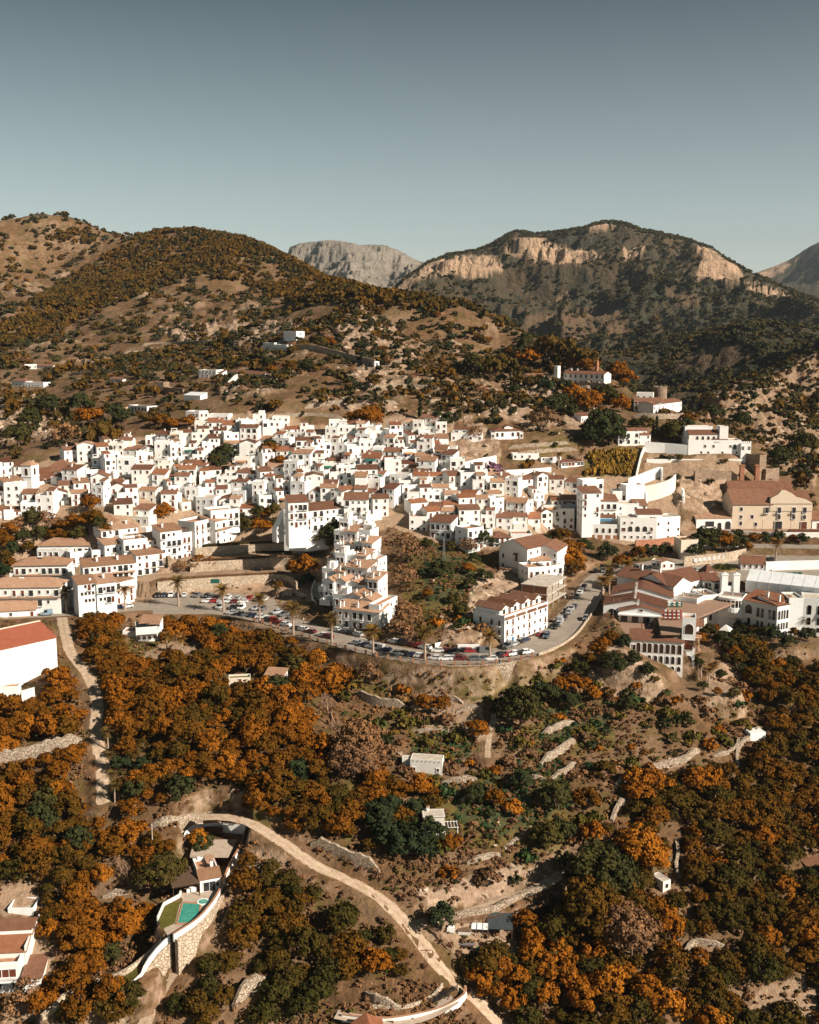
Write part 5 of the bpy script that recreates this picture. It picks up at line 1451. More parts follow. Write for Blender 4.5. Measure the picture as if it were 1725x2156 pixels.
apartment('white houses with roof terraces stepping up to the curved retaining wall', [(1300,1092,1345,1092,18,8,1064,'f',{'n':4}), (1335,1100,1362,1100,16,7,1064,'s',{'n':2,'mat':'roof_tile'}), (1290,1070,1320,1070,21,7,1038,'f',{'n':3}), (1318,1066,1356,1064,22,6,1026,'f',{'n':2,'win':False})], 'town_house', 'house row')

# --- hotel and restaurants on the terrace
b = Building('restaurant_hall', 'large restaurant hall with three stepped brown tiled roofs and white gable ends', 'restaurant')
A = at_z(1268, 1307, 2.0); Bq = at_z(1396, 1315, 2.0)
dx = (Bq - A).normalized(); dy = Vector((-dx.y, dx.x, 0))
k = b.block(A + dy * 5, A + dx * 21 + dy * 5, 11, 4.4, 5); k.gable(2.4, 'y', 'dark_roof_tile', .3); k.win('f', 3.0, .2, 3.0, 3.0, 'arch'); W = k.W
kk = b.block(A + dx * 2 + dy * 16, A + dx * 23 + dy * 16, 12, 5.6, 5); kk.gable(2.8, 'y', 'dark_roof_tile', .3)
for z, y in ((8.6, 5), (6.8, 0.5), (8.6, 10)): k2 = k.put('chimney', chimney_mesh(1.8), W / 2, y + 1, z - .6)
kk = b.block(A + dx * 5.5, Bq, 5.2, 3.6, 5); kk.gable(1.9, 'y', 'dark_roof_tile', .3); kk.rows('f', 4, (.1,), 2.2, 2.2, 'void', m0=1.8); kk.win('f', kk.W * .5, 3.9, 1.2, .8, 'shutter'); kk.box('veranda_beam', -.2, kk.W + .2, -1.6, 0, 2.7, 3.1, 'white_wall'); kk.chimney(kk.W * .42, 3, 5.2, 1.7)
b = Building('terrace_restaurant', 'wide white restaurant with long dark tiled roof behind the dining terrace', 'restaurant')
A = at_z(1300, 1238, 5.0); Bq = at_z(1418, 1262, 5.0); C_ = at_z(1484, 1242, 5.0)
k = b.block(A + Vector((0, 1, 0)), Bq, 11, 4.6, 5); k.gable(2.6, 'x', 'dark_roof_tile', .4); k.rows('f', 5, (.1,), 1.8, 2.2, 'void', m0=8); W = k.W
k.chimney(W * .3, 5, 7.3, 1.4); k.chimney(W * .62, 5, 7.3, 1.2)
kk = b.block(Bq + Vector((-2, 2, 0)), C_, 14, 4.4, 5); kk.gable(3.0, 'x', 'dark_roof_tile', .4); kk.rows('f', 5, (.1,), 2.2, 2.4, 'arch_void', m0=1.6)
apartment('small white tower house with pyramidal brown roof beside the terrace restaurant', [(1486,1228,1508,1226,6.0,5,1208,'h',{'n':1,'mat':'dark_roof_tile','rise':3.0,'st':2}), (1480,1240,1502,1240,6.0,5,1222,'s',{'n':2,'mat':'dark_roof_tile'}), (1502,1242,1522,1240,6.0,6,1226,'s',{'n':2,'mat':'dark_roof_tile'})], 'tower_house', 'house')
b = Building('arched_gate', 'white bell-gable gate of two stout pillars on the hotel terrace', 'gate')
A = at_z(1522, 1253, 5.0); Bq = at_z(1553, 1253, 5.0)
k = b.block(A, Bq, 1.6, 3.2, 2, name='screen_wall'); k.box('pillar', -.6, 1.6, -.4, 2.0, -1, 7.4, 'white_wall'); k.box('pillar', k.W - 1.6, k.W + .6, -.4, 2.0, -1, 7.4, 'white_wall')
for x in (.5, k.W - .5): k.box('pillar_cap', x - 1.3, x + 1.3, -.6, 2.2, 7.4, 7.7, 'white_wall'); k.put('chimney', chimney_mesh(.4), x, .8, 7.7)
p = at_z(1541, 1262, 5.0); c = empty('wire_tree', p); tag(c, 'conical wire light tree standing before the white gate on the terrace', 'light tree')
m = MB()
for i in range(10): a = i * math.pi / 5; m.bar((1.3 * math.cos(a), 1.3 * math.sin(a), 0), (0, 0, 7.0), .05, .03)
m.build('wire_cone', M['steel'], c)
m = MB()
for z in (1, 2.2, 3.4, 4.6, 5.6):
    r_ = 1.3 * (1 - z / 7)
    for i in range(10): a = i * math.pi / 5; a2 = a + math.pi / 5; m.bar((r_ * math.cos(a), r_ * math.sin(a), z), (r_ * math.cos(a2), r_ * math.sin(a2), z), .04)
m.build('hoop', M['steel'], c)
# the arcaded wing on the cliff with its stair tower
b = Building('arcaded_wing', 'white four-storey wing with rows of paired arched windows hanging on the cliff edge', 'hotel wing')
A = at_z(1327, 1364, -4.0); Bq = at_z(1440, 1354, 2.0); zt = 2.6
A = at_z(1327, 1346, zt); Bq = at_z(1440, 1353, zt); A.z = Bq.z = -9.5
k = b.block(A, Bq, 6.5, 12.1, 6); W = k.W
k.shed(1.5, 'dark_roof_tile', .4)
pairs = [.22, .43, .65, .87]
for a in pairs:
    for s_ in (-.95, .95): k.win('f', W * a + s_, 8.2, 1.3, 3.0, 'arch_void')
    if a > .3:
        for s_ in (-.95, .95): k.win('f', W * a + s_, 4.9, 1.1, 2.4, 'arch')
    if a > .6 or a == .43:
        for s_ in (-.95, .95): k.win('f', W * a + s_, 2.6, 1.1, 1.5, 'arch') if a > .6 else None
k.win('f', W * .08, 8.8, 1.0, 1.6, 'void'); k.win('f', W * .76, .3, 3.0, .8, 'void')
kk = b.block(A + (Bq - A) * .985 + Vector((0, 1.5, 0)), A + (Bq - A) * 1.235 + Vector((0, 1.5, 0)), 5.5, 19.0, 6); kk.flat(.9)
for z, h, kd in ((4.6, 3.0, 'arch_void'), (9.4, 3.2, 'shutter'), (14.6, 3.2, 'arch_void')): kk.win('f', kk.W * .5, z, 2.6, h, kd)
for z in (8, 13): kk.box('balcony', kk.W, kk.W + 2.0, .5, 4.5, z, z + .25, 'terrace_floor')
kk.shed(1.2, 'roof_tile', .2, x0=kk.W, x1=kk.W + 2.4, y0=.5, y1=4.8, z=17)
# the curved hotel
b = Building('curved_hotel', 'curving white hotel with columned loggia, arched windows and brown tiled roof', 'hotel')
zt = 6.0
fr = [(1468,1266), (1484,1258), (1513,1256), (1565,1262), (1638,1276), (1662,1272), (1692,1272), (1760,1276)]
ptsW = [at_z(u, v, zt) for u, v in fr]
Bz = -5.4
for i in range(len(ptsW) - 1):
    A = ptsW[i].copy(); Bq = ptsW[i + 1].copy(); A.z = Bq.z = Bz
    H = zt - Bz + (1.5 if i >= 5 else 0)
    k = b.block(A, Bq, 9 if i != 2 else 6, H, 5)
    W = k.W
    if i in (3, 4): k.shed(1.8, 'warm_roof_tile' if i == 3 else 'roof_tile', .4)
    elif i in (5, 6): k.flat(.6, 'concrete')
    else: k.flat(.8, 'brick_paving')
    n = {0: 1, 1: 1, 2: 0, 3: 3, 4: 0, 5: 0, 6: 2}.get(i, 0)
    if i == 3:
        k.win('f', W * .18, H - 4.6, 2.6, 3.2, 'arch'); k.win('f', W * .2, H - 8.6, 1.3, 2.6, 'arch'); k.win('f', W * .2, H - 11.2, 1.2, 1.5, 'arch')
        for a in (.52, .85):
            for s_ in (-.8, .8):
                k.win('f', W * a + s_, H - 5.2, 1.2, 3.4, 'arch'); k.win('f', W * a + s_, H - 8.6, 1.1, 2.2, 'arch'); k.win('f', W * a + s_, H - 11.2, 1.0, 1.5, 'arch')
        k.chimney(W * .55, 4, H + .8, 2.0); k.chimney(W * .92, 3, H + .8, 2.0)
    elif i == 4 or i == 6:
        for a in ((.2, .5, .8) if i == 6 else (.3, .75)):
            for s_ in (-.75, .75): k.win('f', W * a + s_ * (i == 4), H - 5.0, 1.1, 3.2, 'arch'); k.win('f', W * a + s_ * (i == 4), H - 8.6, 1.0, 2.4, 'arch'); k.win('f', W * a + s_ * (i == 4), H - 11.2, 1.0, 1.5, 'arch')
    elif i in (0, 1):
        k.win('f', W * .5, H - 5, 1.9 if i else 1.0, 2.8, 'arch'); k.win('f', W * .5, H - 8.6, 1.1, 2.2, 'arch'); k.win('f', W * .5, H - 11.1, 1.0, 1.5, 'arch')
    elif i == 2:
        # loggia: a swelling white bowl, columns and a roof
        m = MB(); nseg = 12
        prof = [(0.2, -7.5), (1.2, -6.6), (2.3, -5.4), (2.9, -4.6), (3.0, -3.2), (3.0, -2.9), (2.6, -2.9)]
        vs = []
        for r_, z in prof:
            for j in range(nseg + 1): a = math.pi * j / nseg; vs.append((W / 2 - W / 2 * .98 * math.cos(a), -r_ * math.sin(a) - .01, H + z))
        fs = [(i_ * (nseg + 1) + j, i_ * (nseg + 1) + j + 1, (i_ + 1) * (nseg + 1) + j + 1, (i_ + 1) * (nseg + 1) + j) for i_ in range(len(prof) - 1) for j in range(nseg)]
        m.add(vs, fs); k.mesh('loggia_bowl', m, [M['white_wall']])
        m = MB(); m.box(W * .05, W * .95, -.05, -.02, H - 2.9, H - .4); k.mesh('loggia_back', m, [M['dark_wood']])
        for j in range(1, 9):
            a = math.pi * j / 9; x, y = W / 2 - W / 2 * .95 * math.cos(a), -2.8 * math.sin(a)
            m = MB(); m.bar((x, y, H - 2.9), (x, y, H - .3), .17, n=8); m.box(x - .25, x + .25, y - .25, y + .25, H - .5, H - .3); k.mesh('column', m, [M['white_wall']])
        m = MB(); m.prism([(W / 2 - W / 2 * math.cos(math.pi * j / nseg), -3.0 * math.sin(math.pi * j / nseg)) for j in range(nseg + 1)], H - .3, H + .5); k.mesh('loggia_roof', m, [M['white_wall']])
villa('garden_shed', 'small square white shed with pyramid roof in the hotel garden', [(1517,1343,1533,1344,3.2,1325,'h',{'n':1,'mat':'old_white_wall','rise':1.3})], 'shed')
villa('market_house', 'white house with gabled tile roof at the left end of the long white wall', [(1560,1200,1612,1202,9,1186,'g',{'z':6.5,'n':4,'mat':'roof_tile','rise':2.2})])
wall_along('street_wall', 'long white wall running right from the gabled market house', [at_z(1612,1202,6.5), at_z(1660,1200,6.5), at_z(1760,1198,6.5)], 3.6, .5, 'white_wall')
wall_along('esplanade_wall', 'long white wall with low pillars below the factory esplanade', [at_z(1438,1128,8.4), at_z(1520,1136,8.6), at_z(1600,1142,8.6), at_z(1660,1142,8.6), at_z(1760,1142,8.6)], 4.4, .6, 'white_wall')
villa('street_house', 'low white house with brown roof on the street right of the esplanade wall', [(1668,1140,1760,1141,8,1128,'g',{'z':8.6,'n':6,'mat':'dark_roof_tile','rise':2.0})])
villa('kiosk', 'small white kiosk pair with tiled tops beside the upper car park', [(1372,1196,1392,1198,4,1180,'f',{'n':2,'par':.3}), (1392,1200,1420,1199,5,1184,'y',{'n':2,'mat':'pale_roof_tile'})], 'kiosk')
villa('block_house', 'plain windowless ochre block beside the pale brick ramp', [(1434,1165,1470,1164,8,1140,'f',{'win':False,'wall':'cream_wall','z':9})], 'building')
wall_along('ramp_wall', 'ochre brick wall along the ramp below the arcaded houses', path_points([at(1338,1152), at(1380,1150), at(1432,1142)], 2), 3.0, .6, 'brick_wall')
wall_along('notice_wall', 'stone wall hung with a row of pale posters above the roundabout', [at_z(1440,1190,7), at_z(1480,1186,7), at_z(1535,1180,7), at_z(1570,1172,7)], 3.4, .6, 'park_stone')
for i in range(7):
    p = at_z(1464 + i * 9.4, 1188 - i * 1.15, 7); m = MB(); m.box(-.75, .75, -.05, .05, 0, 1.5); o = m.build('poster', M['white_plastic']); o.location = (p.x, p.y - .62, 8.0); tag(o, f'pale poster on the stone wall above the roundabout, {["first","second","third","fourth","fifth","sixth","seventh"][i]} from the left', 'poster', 'posters on the stone wall')
# marquee
b = Building('marquee_tent', 'long pale grey marquee with six bays along the lower plaza edge', 'tent')
A = at_z(1570, 1241, 6.5); Bq = at_z(1762, 1270, 5.2); Bq.z = A.z
k = b.block(A, Bq, 13, 3.2, 1, 'tent_canvas'); W = k.W
nb_ = 8
for i in range(nb_): k.gable(2.9, 'x', 'tent_canvas', .0, x0=W * i / nb_ + .06, x1=W * (i + 1) / nb_ - .06)
for i in range(nb_ + 1): k.box('tent_post', W * i / nb_ - .1, W * i / nb_ + .1, -.1, .1, 0, 3.3, 'steel')

# ------------------------------------------------------------------ foreground buildings
b = Building('warehouse', 'big white warehouse with bright red tiled roof at the left edge', 'warehouse')
A = at_z(-60, 1445, -4.0); Bq = at_z(121, 1397, -3.4); Bq.z = A.z
k = b.block(A, Bq, 20, 9.0, 6); k.gable(3.2, 'x', 'red_roof_tile', .3); 
k.box('ridge_cap', -.3, k.W + .3, 9.7, 10.3, 12.35, 12.6, 'cream_wall')
for i in range(6): k.box('pilaster', k.W * (.1 + .16 * i), k.W * (.1 + .16 * i) + .35, -.1, 0, -2, 8.8, 'white_wall')
villa('outbuilding', 'low white outbuilding with flat roof at the foot of the red-roofed warehouse', [(8,1450,50,1442,5,1424,'f',{'n':3}), (-30,1478,40,1470,4,1452,'f',{'n':3})])
wall_along('garden_wall', 'square piece of white garden wall below the warehouse', [at(46,1478), at(74,1470)], 3.4, .4, 'white_wall')
b = Building('garden_villa', 'white garden villa with tile roofs, solar panels and reed pergola below the car park', 'house')
k = b.px(287, 1350, 333, 1350, 8, 1325, base=4); k.flat(.5); W = k.W
k.rows('f', 4, (.9,), 1.0, 1.3)
kk = b.block(k.A + Vector((.5, 3, 0)), k.A + Vector((W, 3, 0)), 6, 5.6, 3); kk.shed(1.5, 'pale_roof_tile'); kk.rows('f', 3, (3.6,), 1.2, 1.0)
for i in range(7): 
    m = MB(); m.add([(0, 0, 0), (1.0, 0, 0), (1.0, 1.6, .8), (0, 1.6, .8), (0, 0, -.08), (1, 0, -.08), (1, 1.6, .72), (0, 1.6, .72)], [(0, 1, 2, 3), (4, 7, 6, 5), (0, 4, 5, 1), (1, 5, 6, 2), (2, 6, 7, 3), (3, 7, 4, 0)]); k.put('solar_panel', m.mesh('solar_panel', [M['car_glass']]), .3 + i * 1.1, .5, k.H + .4)
k.pergola(.5, W - .5, -4.5, -.4, 0, 2.5, 'dark_wood', 18); kk = b.block(k.A + Vector((-5, 2, 0)), k.A + Vector((-.2, 2, 0)), 5, 3.0, 3); kk.flat(.4)
villa('tile_hut', 'small white hut with single-slope tile roof alone in the orchard', [(557,1441,596,1444,4.6,1424,'s',{'n':3,'mat':'pale_roof_tile','rise':1.3})], 'hut')
villa('roofless_hut', 'small roofless sand-coloured hut left of the tile-roofed orchard hut', [(482,1445,528,1441,3.5,1432,'f',{'n':1,'wall':'cream_wall','floor':'lawn_grass'})], 'hut')
b = villa('flat_hut', 'long white flat-roofed hut with two small windows on the weedy terrace', [(864,1625,931,1633,4.2,1599,'f',{'n':2,'w':.7,'h':.9,'par':.12,'floor':'concrete','wall':'old_white_wall','alt':None,'skip':0})], 'hut')
k = b.blocks[0]
for i in range(7): k.box('beam_end', k.W * (.1 + .135 * i), k.W * (.1 + .135 * i) + .15, -.2, 0, k.H - .35, k.H - .2, 'dark_wood')
kk = b.block(k.A + Vector((-2.2, 1.5, 0)), k.A + Vector((-.15, 1.4, 0)), 2.6, k.H - .5, 3, 'old_white_wall'); kk.flat(.1, 'concrete')
b = villa('green_shutter_hut', 'square whitewashed hut with green window and small chimney', [(892,1757,936,1763,4.2,1721,'f',{'win':False,'par':.12,'floor':'concrete','wall':'old_white_wall'})], 'hut')
k = b.blocks[0]; k.win('f', k.W * .38, 1.2, 1.0, 1.5, 'green'); k.chimney(k.W * .25, 3.4, None, .9); k.pergola(k.W + .2, k.W + 3.4, .2, 3.6, 0, 2.4, 'white_plastic', 5); k.box('roof_slab', -.2, k.W + .2, -.2, 4.6, k.H - .02, k.H + .1, 'concrete')
villa('pump_house', 'plain white pump house by the stone water channel', [(1580,1560,1612,1562,4,1545,'f',{'win':False,'par':.1,'floor':'white_plastic'})], 'hut')
b = villa('stone_hut', 'small grey flat-roofed hut with doorway beside the water channel, down in the orchard', [(1396,1880,1412,1872,4.5,1858,'f',{'n':1,'wall':'old_white_wall','floor':'concrete','par':.12,'kind':'void'})], 'hut')
villa('orchard_house', 'low brown-roofed house half hidden in the right-hand orchard', [(1712,1848,1760,1838,5,1838,'s',{'win':False})], 'house')

# --- park terraces: stone retaining walls along the front of each level
for z_, px_, h_ in PARK_T:
    Q = path_points(Pz(z_, *px_), 1.2); d_ = np.gradient(Q[:, :2], axis=0); d_ /= np.linalg.norm(d_, axis=1)[:, None]
    Q[:, 0] += d_[:, 1] * (h_ + .5); Q[:, 1] -= d_[:, 0] * (h_ + .5); Q[:, 2] -= 3.2
    wall_along('terrace_wall', {12.5: 'topmost curved stone wall of the terraced park', 9.0: 'middle curved stone wall of the terraced park', 5.2: 'lowest long curved stone wall of the terraced park above the car park', 2.4: 'short round stone wall of the planted bed beside the white stairs'}[z_], Q, 3.3, .6, 'park_stone', group='terrace walls of the park')
# white stairs beside the stepped block
st_p = path_points(PZ((672,1226,5.0),(665,1245,3.6),(668,1262,2.4),(680,1285,1.0),(700,1312,.1)), .8)
c = empty('garden_stairs', Vector(st_p[0])); tag(c, 'curving white garden stairs left of the stepped apartment block', 'stairs')
for i in range(len(st_p) - 1):
    a_, b_ = Vector(st_p[i]), Vector(st_p[i + 1]); t_ = (b_ - a_).normalized(); n_ = Vector((-t_.y, t_.x, 0)) * 1.4
    m = MB(); m.prism([(q.x - st_p[0][0], q.y - st_p[0][1]) for q in (a_ - n_, b_ - n_, b_ + n_, a_ + n_)], a_.z - st_p[0][2] - 1.2, a_.z - st_p[0][2] + .15); m.build('step', M['paving'], c)
for s_ in (-1, 1):
    m = MB(); vs = []
    for i in range(len(st_p)):
        j = min(i, len(st_p) - 2); t_ = (Vector(st_p[j + 1]) - Vector(st_p[j])).normalized(); n_ = Vector((-t_.y, t_.x, 0)) * s_; q = Vector(st_p[i]) - Vector(st_p[0])
        for o_, z_ in ((1.4, -1.2), (1.7, -1.2), (1.7, .9), (1.4, .9)): vs.append(tuple(q + n_ * o_ + Vector((0, 0, z_))))
    m.add(vs, [(i * 4 + j, i * 4 + (j + 1) % 4, i * 4 + 4 + (j + 1) % 4, i * 4 + 4 + j) for i in range(len(st_p) - 1) for j in range(4)]); m.build('side_wall', M['white_wall'], c)
m = MB(); p = at_z(664, 1172, 9.0)
# --- pool villa
ZC, ZP = -29.0, -32.5
b = Building('pool_villa', 'white villa with tiled eaves, roof terrace and wide reed pergola above the swimming pool', 'villa')
A = at_z(422, 1880, ZP); Bq = at_z(465, 1872, ZP)
k = b.block(A, Bq, 9.5, 3.3, 3); W = k.W
k.shed(1.0, 'pale_roof_tile', .35, y0=0, y1=2.6); k.flat(.9, 'terrace_floor', y0=2.7, y1=9.5)
k.win('f', W * .45, .1, 3.0, 2.3, 'glazed'); k.win('f', W * .86, .9, .8, 1.1); k.win('r', 3, .9, .8, 1.2); k.win('r', 6.5, .9, .8, 1.2)
k.shed(1.0, 'pale_roof_tile', .25, x0=W - 1.8, x1=W, y0=2.8, y1=9.4, z=3.3); k.chimney(W * .75, 4.5, 3.6, 1.5); k.put('satellite_dish', dish_mesh(), W * .3, 9, 3.4)
k.pergola(-6.5, -.4, -1.2, 7.5, 0, 2.9, 'dark_wood', 30)
m = MB()
for i in range(26): x = -6.7 + i * .25; m.box(x, x + .17, -1.4, 7.7, 3.2, 3.26)
k.mesh('reed_mat', m, [M['bark']])
k.box('counter', -3.0, -.6, 1.0, 1.8, 0, 1.0, 'white_wall')
# pool
pool = [at_z(u, v, ZP) for u, v in ((386,1902.5), (421,1905), (416,1943), (374,1944.5))]
c0 = sum(pool, Vector()) / 4
pr = empty('swimming_pool', (c0.x, c0.y, ZP)); tag(pr, 'turquoise swimming pool with round spa corner and brick rim', 'pool')
def rel(p, q=1.0): return ((p.x - c0.x) * q, (p.y - c0.y) * q)
m = MB(); m.prism([rel(p) for p in pool], .06, .10); m.build('water', M['pool_water'], pr)
ring = MB(); out = [rel(p, 1.16) for p in pool]; inn = [rel(p) for p in pool]
for i in range(4): j = (i + 1) % 4; ring.prism([inn[i], inn[j], out[j], out[i]], -.1, .16)
ring.build('rim', M['terrace_floor'], pr)
sc_ = at_z(428, 1900, ZP); m = MB(); m.prism([(sc_.x - c0.x + 1.5 * math.cos(a), sc_.y - c0.y + 1.5 * math.sin(a)) for a in np.linspace(0, 2 * math.pi, 16, endpoint=False)], 0, .22); m.build('spa_basin', M['white_wall'], pr)
m = MB(); m.prism([(sc_.x - c0.x + 1.1 * math.cos(a), sc_.y - c0.y + 1.1 * math.sin(a)) for a in np.linspace(0, 2 * math.pi, 16, endpoint=False)], .1, .24); m.build('spa_water', M['pool_water'], pr)
slab('parking_court', [at_z(u, v, ZC) for u, v in ((408,1768), (500,1768), (480,1803), (400,1803))], ZC, 'paving', .4, .03)
slab('pool_terrace', [at_z(u, v, ZP) for u, v in ((376,1882), (466,1874), (455,1905), (420,1948), (352,1968), (345,1958), (385,1895))], ZP, 'paving', .4, .02)
lw = [at_z(u, v, ZP) for u, v in ((350,1903), (380,1899), (368,1945), (340,1957), (334,1940))]
slab('lawn', lw, ZP, 'lawn_grass', .3, .06)
wall_along('court_wall', 'white wall along the uphill side of the parking court', [at_z(430,1756,ZC), at_z(468,1752,ZC), at_z(518,1757,ZC)], 2.8, .35, 'white_wall', cap='terrace_floor')
o = MB(); o.box(-2.4, 2.4, -.05, .05, 0, 2.3); o = o.build('garage_gate', M['dark_wood']); o.location = at_z(451, 1757, ZC) + Vector((0, -.5, 0)); tag(o, 'dark sliding gate in the parking court wall', 'gate')
rp = [(518,1757,ZC), (506,1790,ZC), (484,1830,-30.5), (472,1862,ZP), (462,1885,ZP), (445,1912,ZP), (415,1945,ZP), (365,1978,ZP)]
RP = path_points([at_z(*q) for q in rp], 1.5)
wall_along('retaining_wall', 'tall sand-coloured stone wall holding the pool terrace above the lane', RP + np.array([.7, -.3, -6.0]), 6.0, .9, 'park_stone', base=4)
wall_along('parapet_wall', 'white parapet with brick coping along the pool terrace edge', RP, 1.2, .35, 'white_wall', cap='terrace_floor', base=.6)
wall_along('curved_wall', 'white curved wall beside the tree in the parking court corner', path_points([at_z(388,1780,ZC), at_z(392,1765,ZC), at_z(408,1751,ZC), at_z(428,1748,ZC)], 1), 1.8, .35, 'white_wall')
wall_along('garden_wall', 'low white wall along the left side of the pool lawn', [at_z(332,1938,ZP), at_z(345,1908,ZP), at_z(378,1890,ZP), at_z(381,1880,ZP)], .9, .3, 'white_wall')
lp = [(357,1980,-33.5), (335,2000,-35), (315,2025,-37), (305,2042,-38.2), (298,2060,-39), (272,2082,-40)]
LP = path_points([at_z(*q) for q in lp], 1.5)
wall_along('parapet_wall', 'white stepped parapet falling along the lane below the pool terrace', LP, 1.1, .4, 'white_wall', base=.4)
wall_along('retaining_wall', 'rough stone footing under the white parapet along the lane', LP + np.array([.25, -.2, -5.0]), 4.7, .7, 'park_stone', base=3)
for pts, lab in (([(160,2106),(168,2103),(178,2104),(184,2097)], 'upper of two wavy white seat walls on the lower lawn'), ([(138,2125),(150,2127),(160,2120),(166,2110)], 'lower of two wavy white seat walls on the lower lawn')):
    wall_along('seat_wall', lab, path_points(P(*pts), .6), .55, .45, 'white_wall')
wall_along('lawn_wall', 'long curving stone wall behind the lower lawn terraces', path_points(P((88,2150),(120,2122),(140,2100),(180,2082),(230,2068),(270,2050),(300,2028),(340,1990)), 1.5), 1.4, .6, 'park_stone')
strip('lawn', LAWN_P, 8.0, 'lawn_grass', .06)
b = villa('barbecue', 'grey curved stone barbecue house on the lower lawn', [(200,2090,236,2078,2.2,2074,'f',{'n':1,'w':.7,'h':.8,'kind':'void','wall':'concrete','par':.1,'floor':'concrete'})], 'barbecue')
# utility pole
def pole(u, v, h, lab, mat='concrete'):
    p = at(u, v); c = empty('utility_pole', p); tag(c, lab, 'pole'); m = MB(); m.bar((0, 0, -1), (0, 0, h), .22, .13, 6); m.build('shaft', M[mat], c)
    m = MB(); m.box(-1.0, 1.0, -.08, .08, h - .8, h - .65); m.build('crossarm', M['steel'], c)
pole(322, 1800, 8.0, 'pale concrete pole between bare trees left of the parking court')
# --- left villa
b = Building('balustrade_villa', 'large white villa with brown tiled roofs and balustrade at the lower left corner', 'villa')
A = at_z(-45, 2090, -42.5); Bq = at_z(42, 2085, -42.5)
k = b.block(A, Bq, 9.0, 5.8, 5); W = k.W; k.flat(.9)
k.rows('f', 5, (3.2,), 1.4, 1.9, 'shutter', m0=1.3); k.rows('f', 3, (.5,), 1.3, 1.5, 'glazed')
m = MB()
for i in range(24): x = W * .3 + i * W * .7 / 24; m.box(x - .06, x + .06, -1.5, -1.38, 3.0, 3.85)
m.box(W * .28, W, -1.6, -1.3, 3.85, 4.0); m.box(W * .28, W, -1.6, 0, 2.75, 3.0); k.mesh('balustrade', m, [M['white_wall']])
kk = b.block(A + Vector((0, 3.2, 0)), Bq + Vector((.6, 3.2, 0)), 14, 7.2, 5); kk.shed(1.4, 'warm_roof_tile', .25, y0=0, y1=4.6); kk.shed(1.4, 'roof_tile', .25, y0=5.6, y1=10, z=8.0)
kk.box('ridge_wall', -.1, kk.W + .1, 4.7, 5.3, 7.2, 9.2, 'white_wall'); kk.box('side_wall', kk.W - .25, kk.W + .05, -.1, 13.5, 0, 8.6, 'white_wall')
kk = b.block(Bq + Vector((1.0, -1.0, 0)), Bq + Vector((5.0, -.6, 0)), 7, 3.4, 4); kk.shed(1.0, 'roof_tile', .3)
k3 = b.block(A + Vector((0, 19, 0)), A + Vector((W * .68, 19, 0)), 5, 8.2, 4); k3.flat(.9, 'concrete')
# --- bottom roof and driveway
b = Building('lane_house', 'terracotta tiled roof of the house at the bottom edge beside the driveway', 'house')
A = at_z(752, 2222, -48); Bq = at_z(812, 2214, -48); k = b.block(A, Bq, 6.0, 3.2, 4); k.gable(1.6, 'y', 'warm_roof_tile', .4)
m = MB()
for i in range(12):
    y = -.3 + i * .56
    for s_ in (-1, 1): m.bar((k.W / 2, y, 4.98), (k.W / 2 + s_ * (k.W / 2 + .35), y, 3.28), .13, .13, 6)
k.mesh('ridge_tile_row', m, [M['warm_roof_tile']]); tag(b.root.children[-1], kind='stuff')
DRV = path_points(P((712,2128),(780,2140),(850,2142),(905,2125),(950,2098)), 1.5)
strip('driveway', DRV, 6.0, 'paving', .06)
wall_along('driveway_wall', 'low pale kerb wall curving along the uphill side of the driveway', path_points(P((785,2122),(850,2123),(905,2104),(932,2076)), 1.2), .7, .4, 'park_stone')
wall_along('driveway_wall', 'white wall sweeping round the lower side of the driveway to the gate', path_points(P((720,2150),(800,2158),(860,2152),(930,2135),(976,2108),(980,2090)), 1.2), [1.5] * 0 or 1.6, .35, 'white_wall', cap='terrace_floor', base=2)
c = empty('driveway_gate', at(945, 2098)); c.rotation_euler = (0, 0, R(38)); tag(c, 'open iron slatted gate at the head of the driveway', 'gate')
for i in range(7): m = MB(); m.box(-4.5, 2.5, -.04, .04, .15 + i * .25, .24 + i * .25); m.build('rail', M['black_iron'], c)
for x in (-4.5, -1, 2.5): m = MB(); m.box(x - .06, x + .06, -.06, .06, -.5, 2.0); m.build('post', M['black_iron'], c)
# lattice pylon
p = at(897, 2100); c = empty('lattice_pylon', p); tag(c, 'slim rusty lattice pylon beside the lane above the driveway', 'pylon')
h = 11.5
for sx, sy in ((-1, -1), (1, -1), (1, 1), (-1, 1)): m = MB(); m.bar((sx * .55, sy * .55, -1), (sx * .18, sy * .18, h), .05, .04); m.build('leg', M['rust_iron'], c)
m = MB(); n = 12
for i in range(n):
    z0, z1 = h * i / n, h * (i + 1) / n; a, b2 = .55 - .37 * i / n, .55 - .37 * (i + 1) / n
    for (x0, y0), (x1, y1) in (((-1, -1), (1, -1)), ((1, -1), (1, 1)), ((1, 1), (-1, 1)), ((-1, 1), (-1, -1))):
        m.bar((x0 * a, y0 * a, z0), (x1 * b2, y1 * b2, z1), .03)
o = m.build('lattice_brace', M['rust_iron'], c); tag(o, kind='stuff')
m = MB(); m.box(-1.2, 1.2, -.06, .06, h - .4, h - .25); m.build('crossarm', M['rust_iron'], c)
pole(1259, 0 + 790, 1, 'x') if False else None
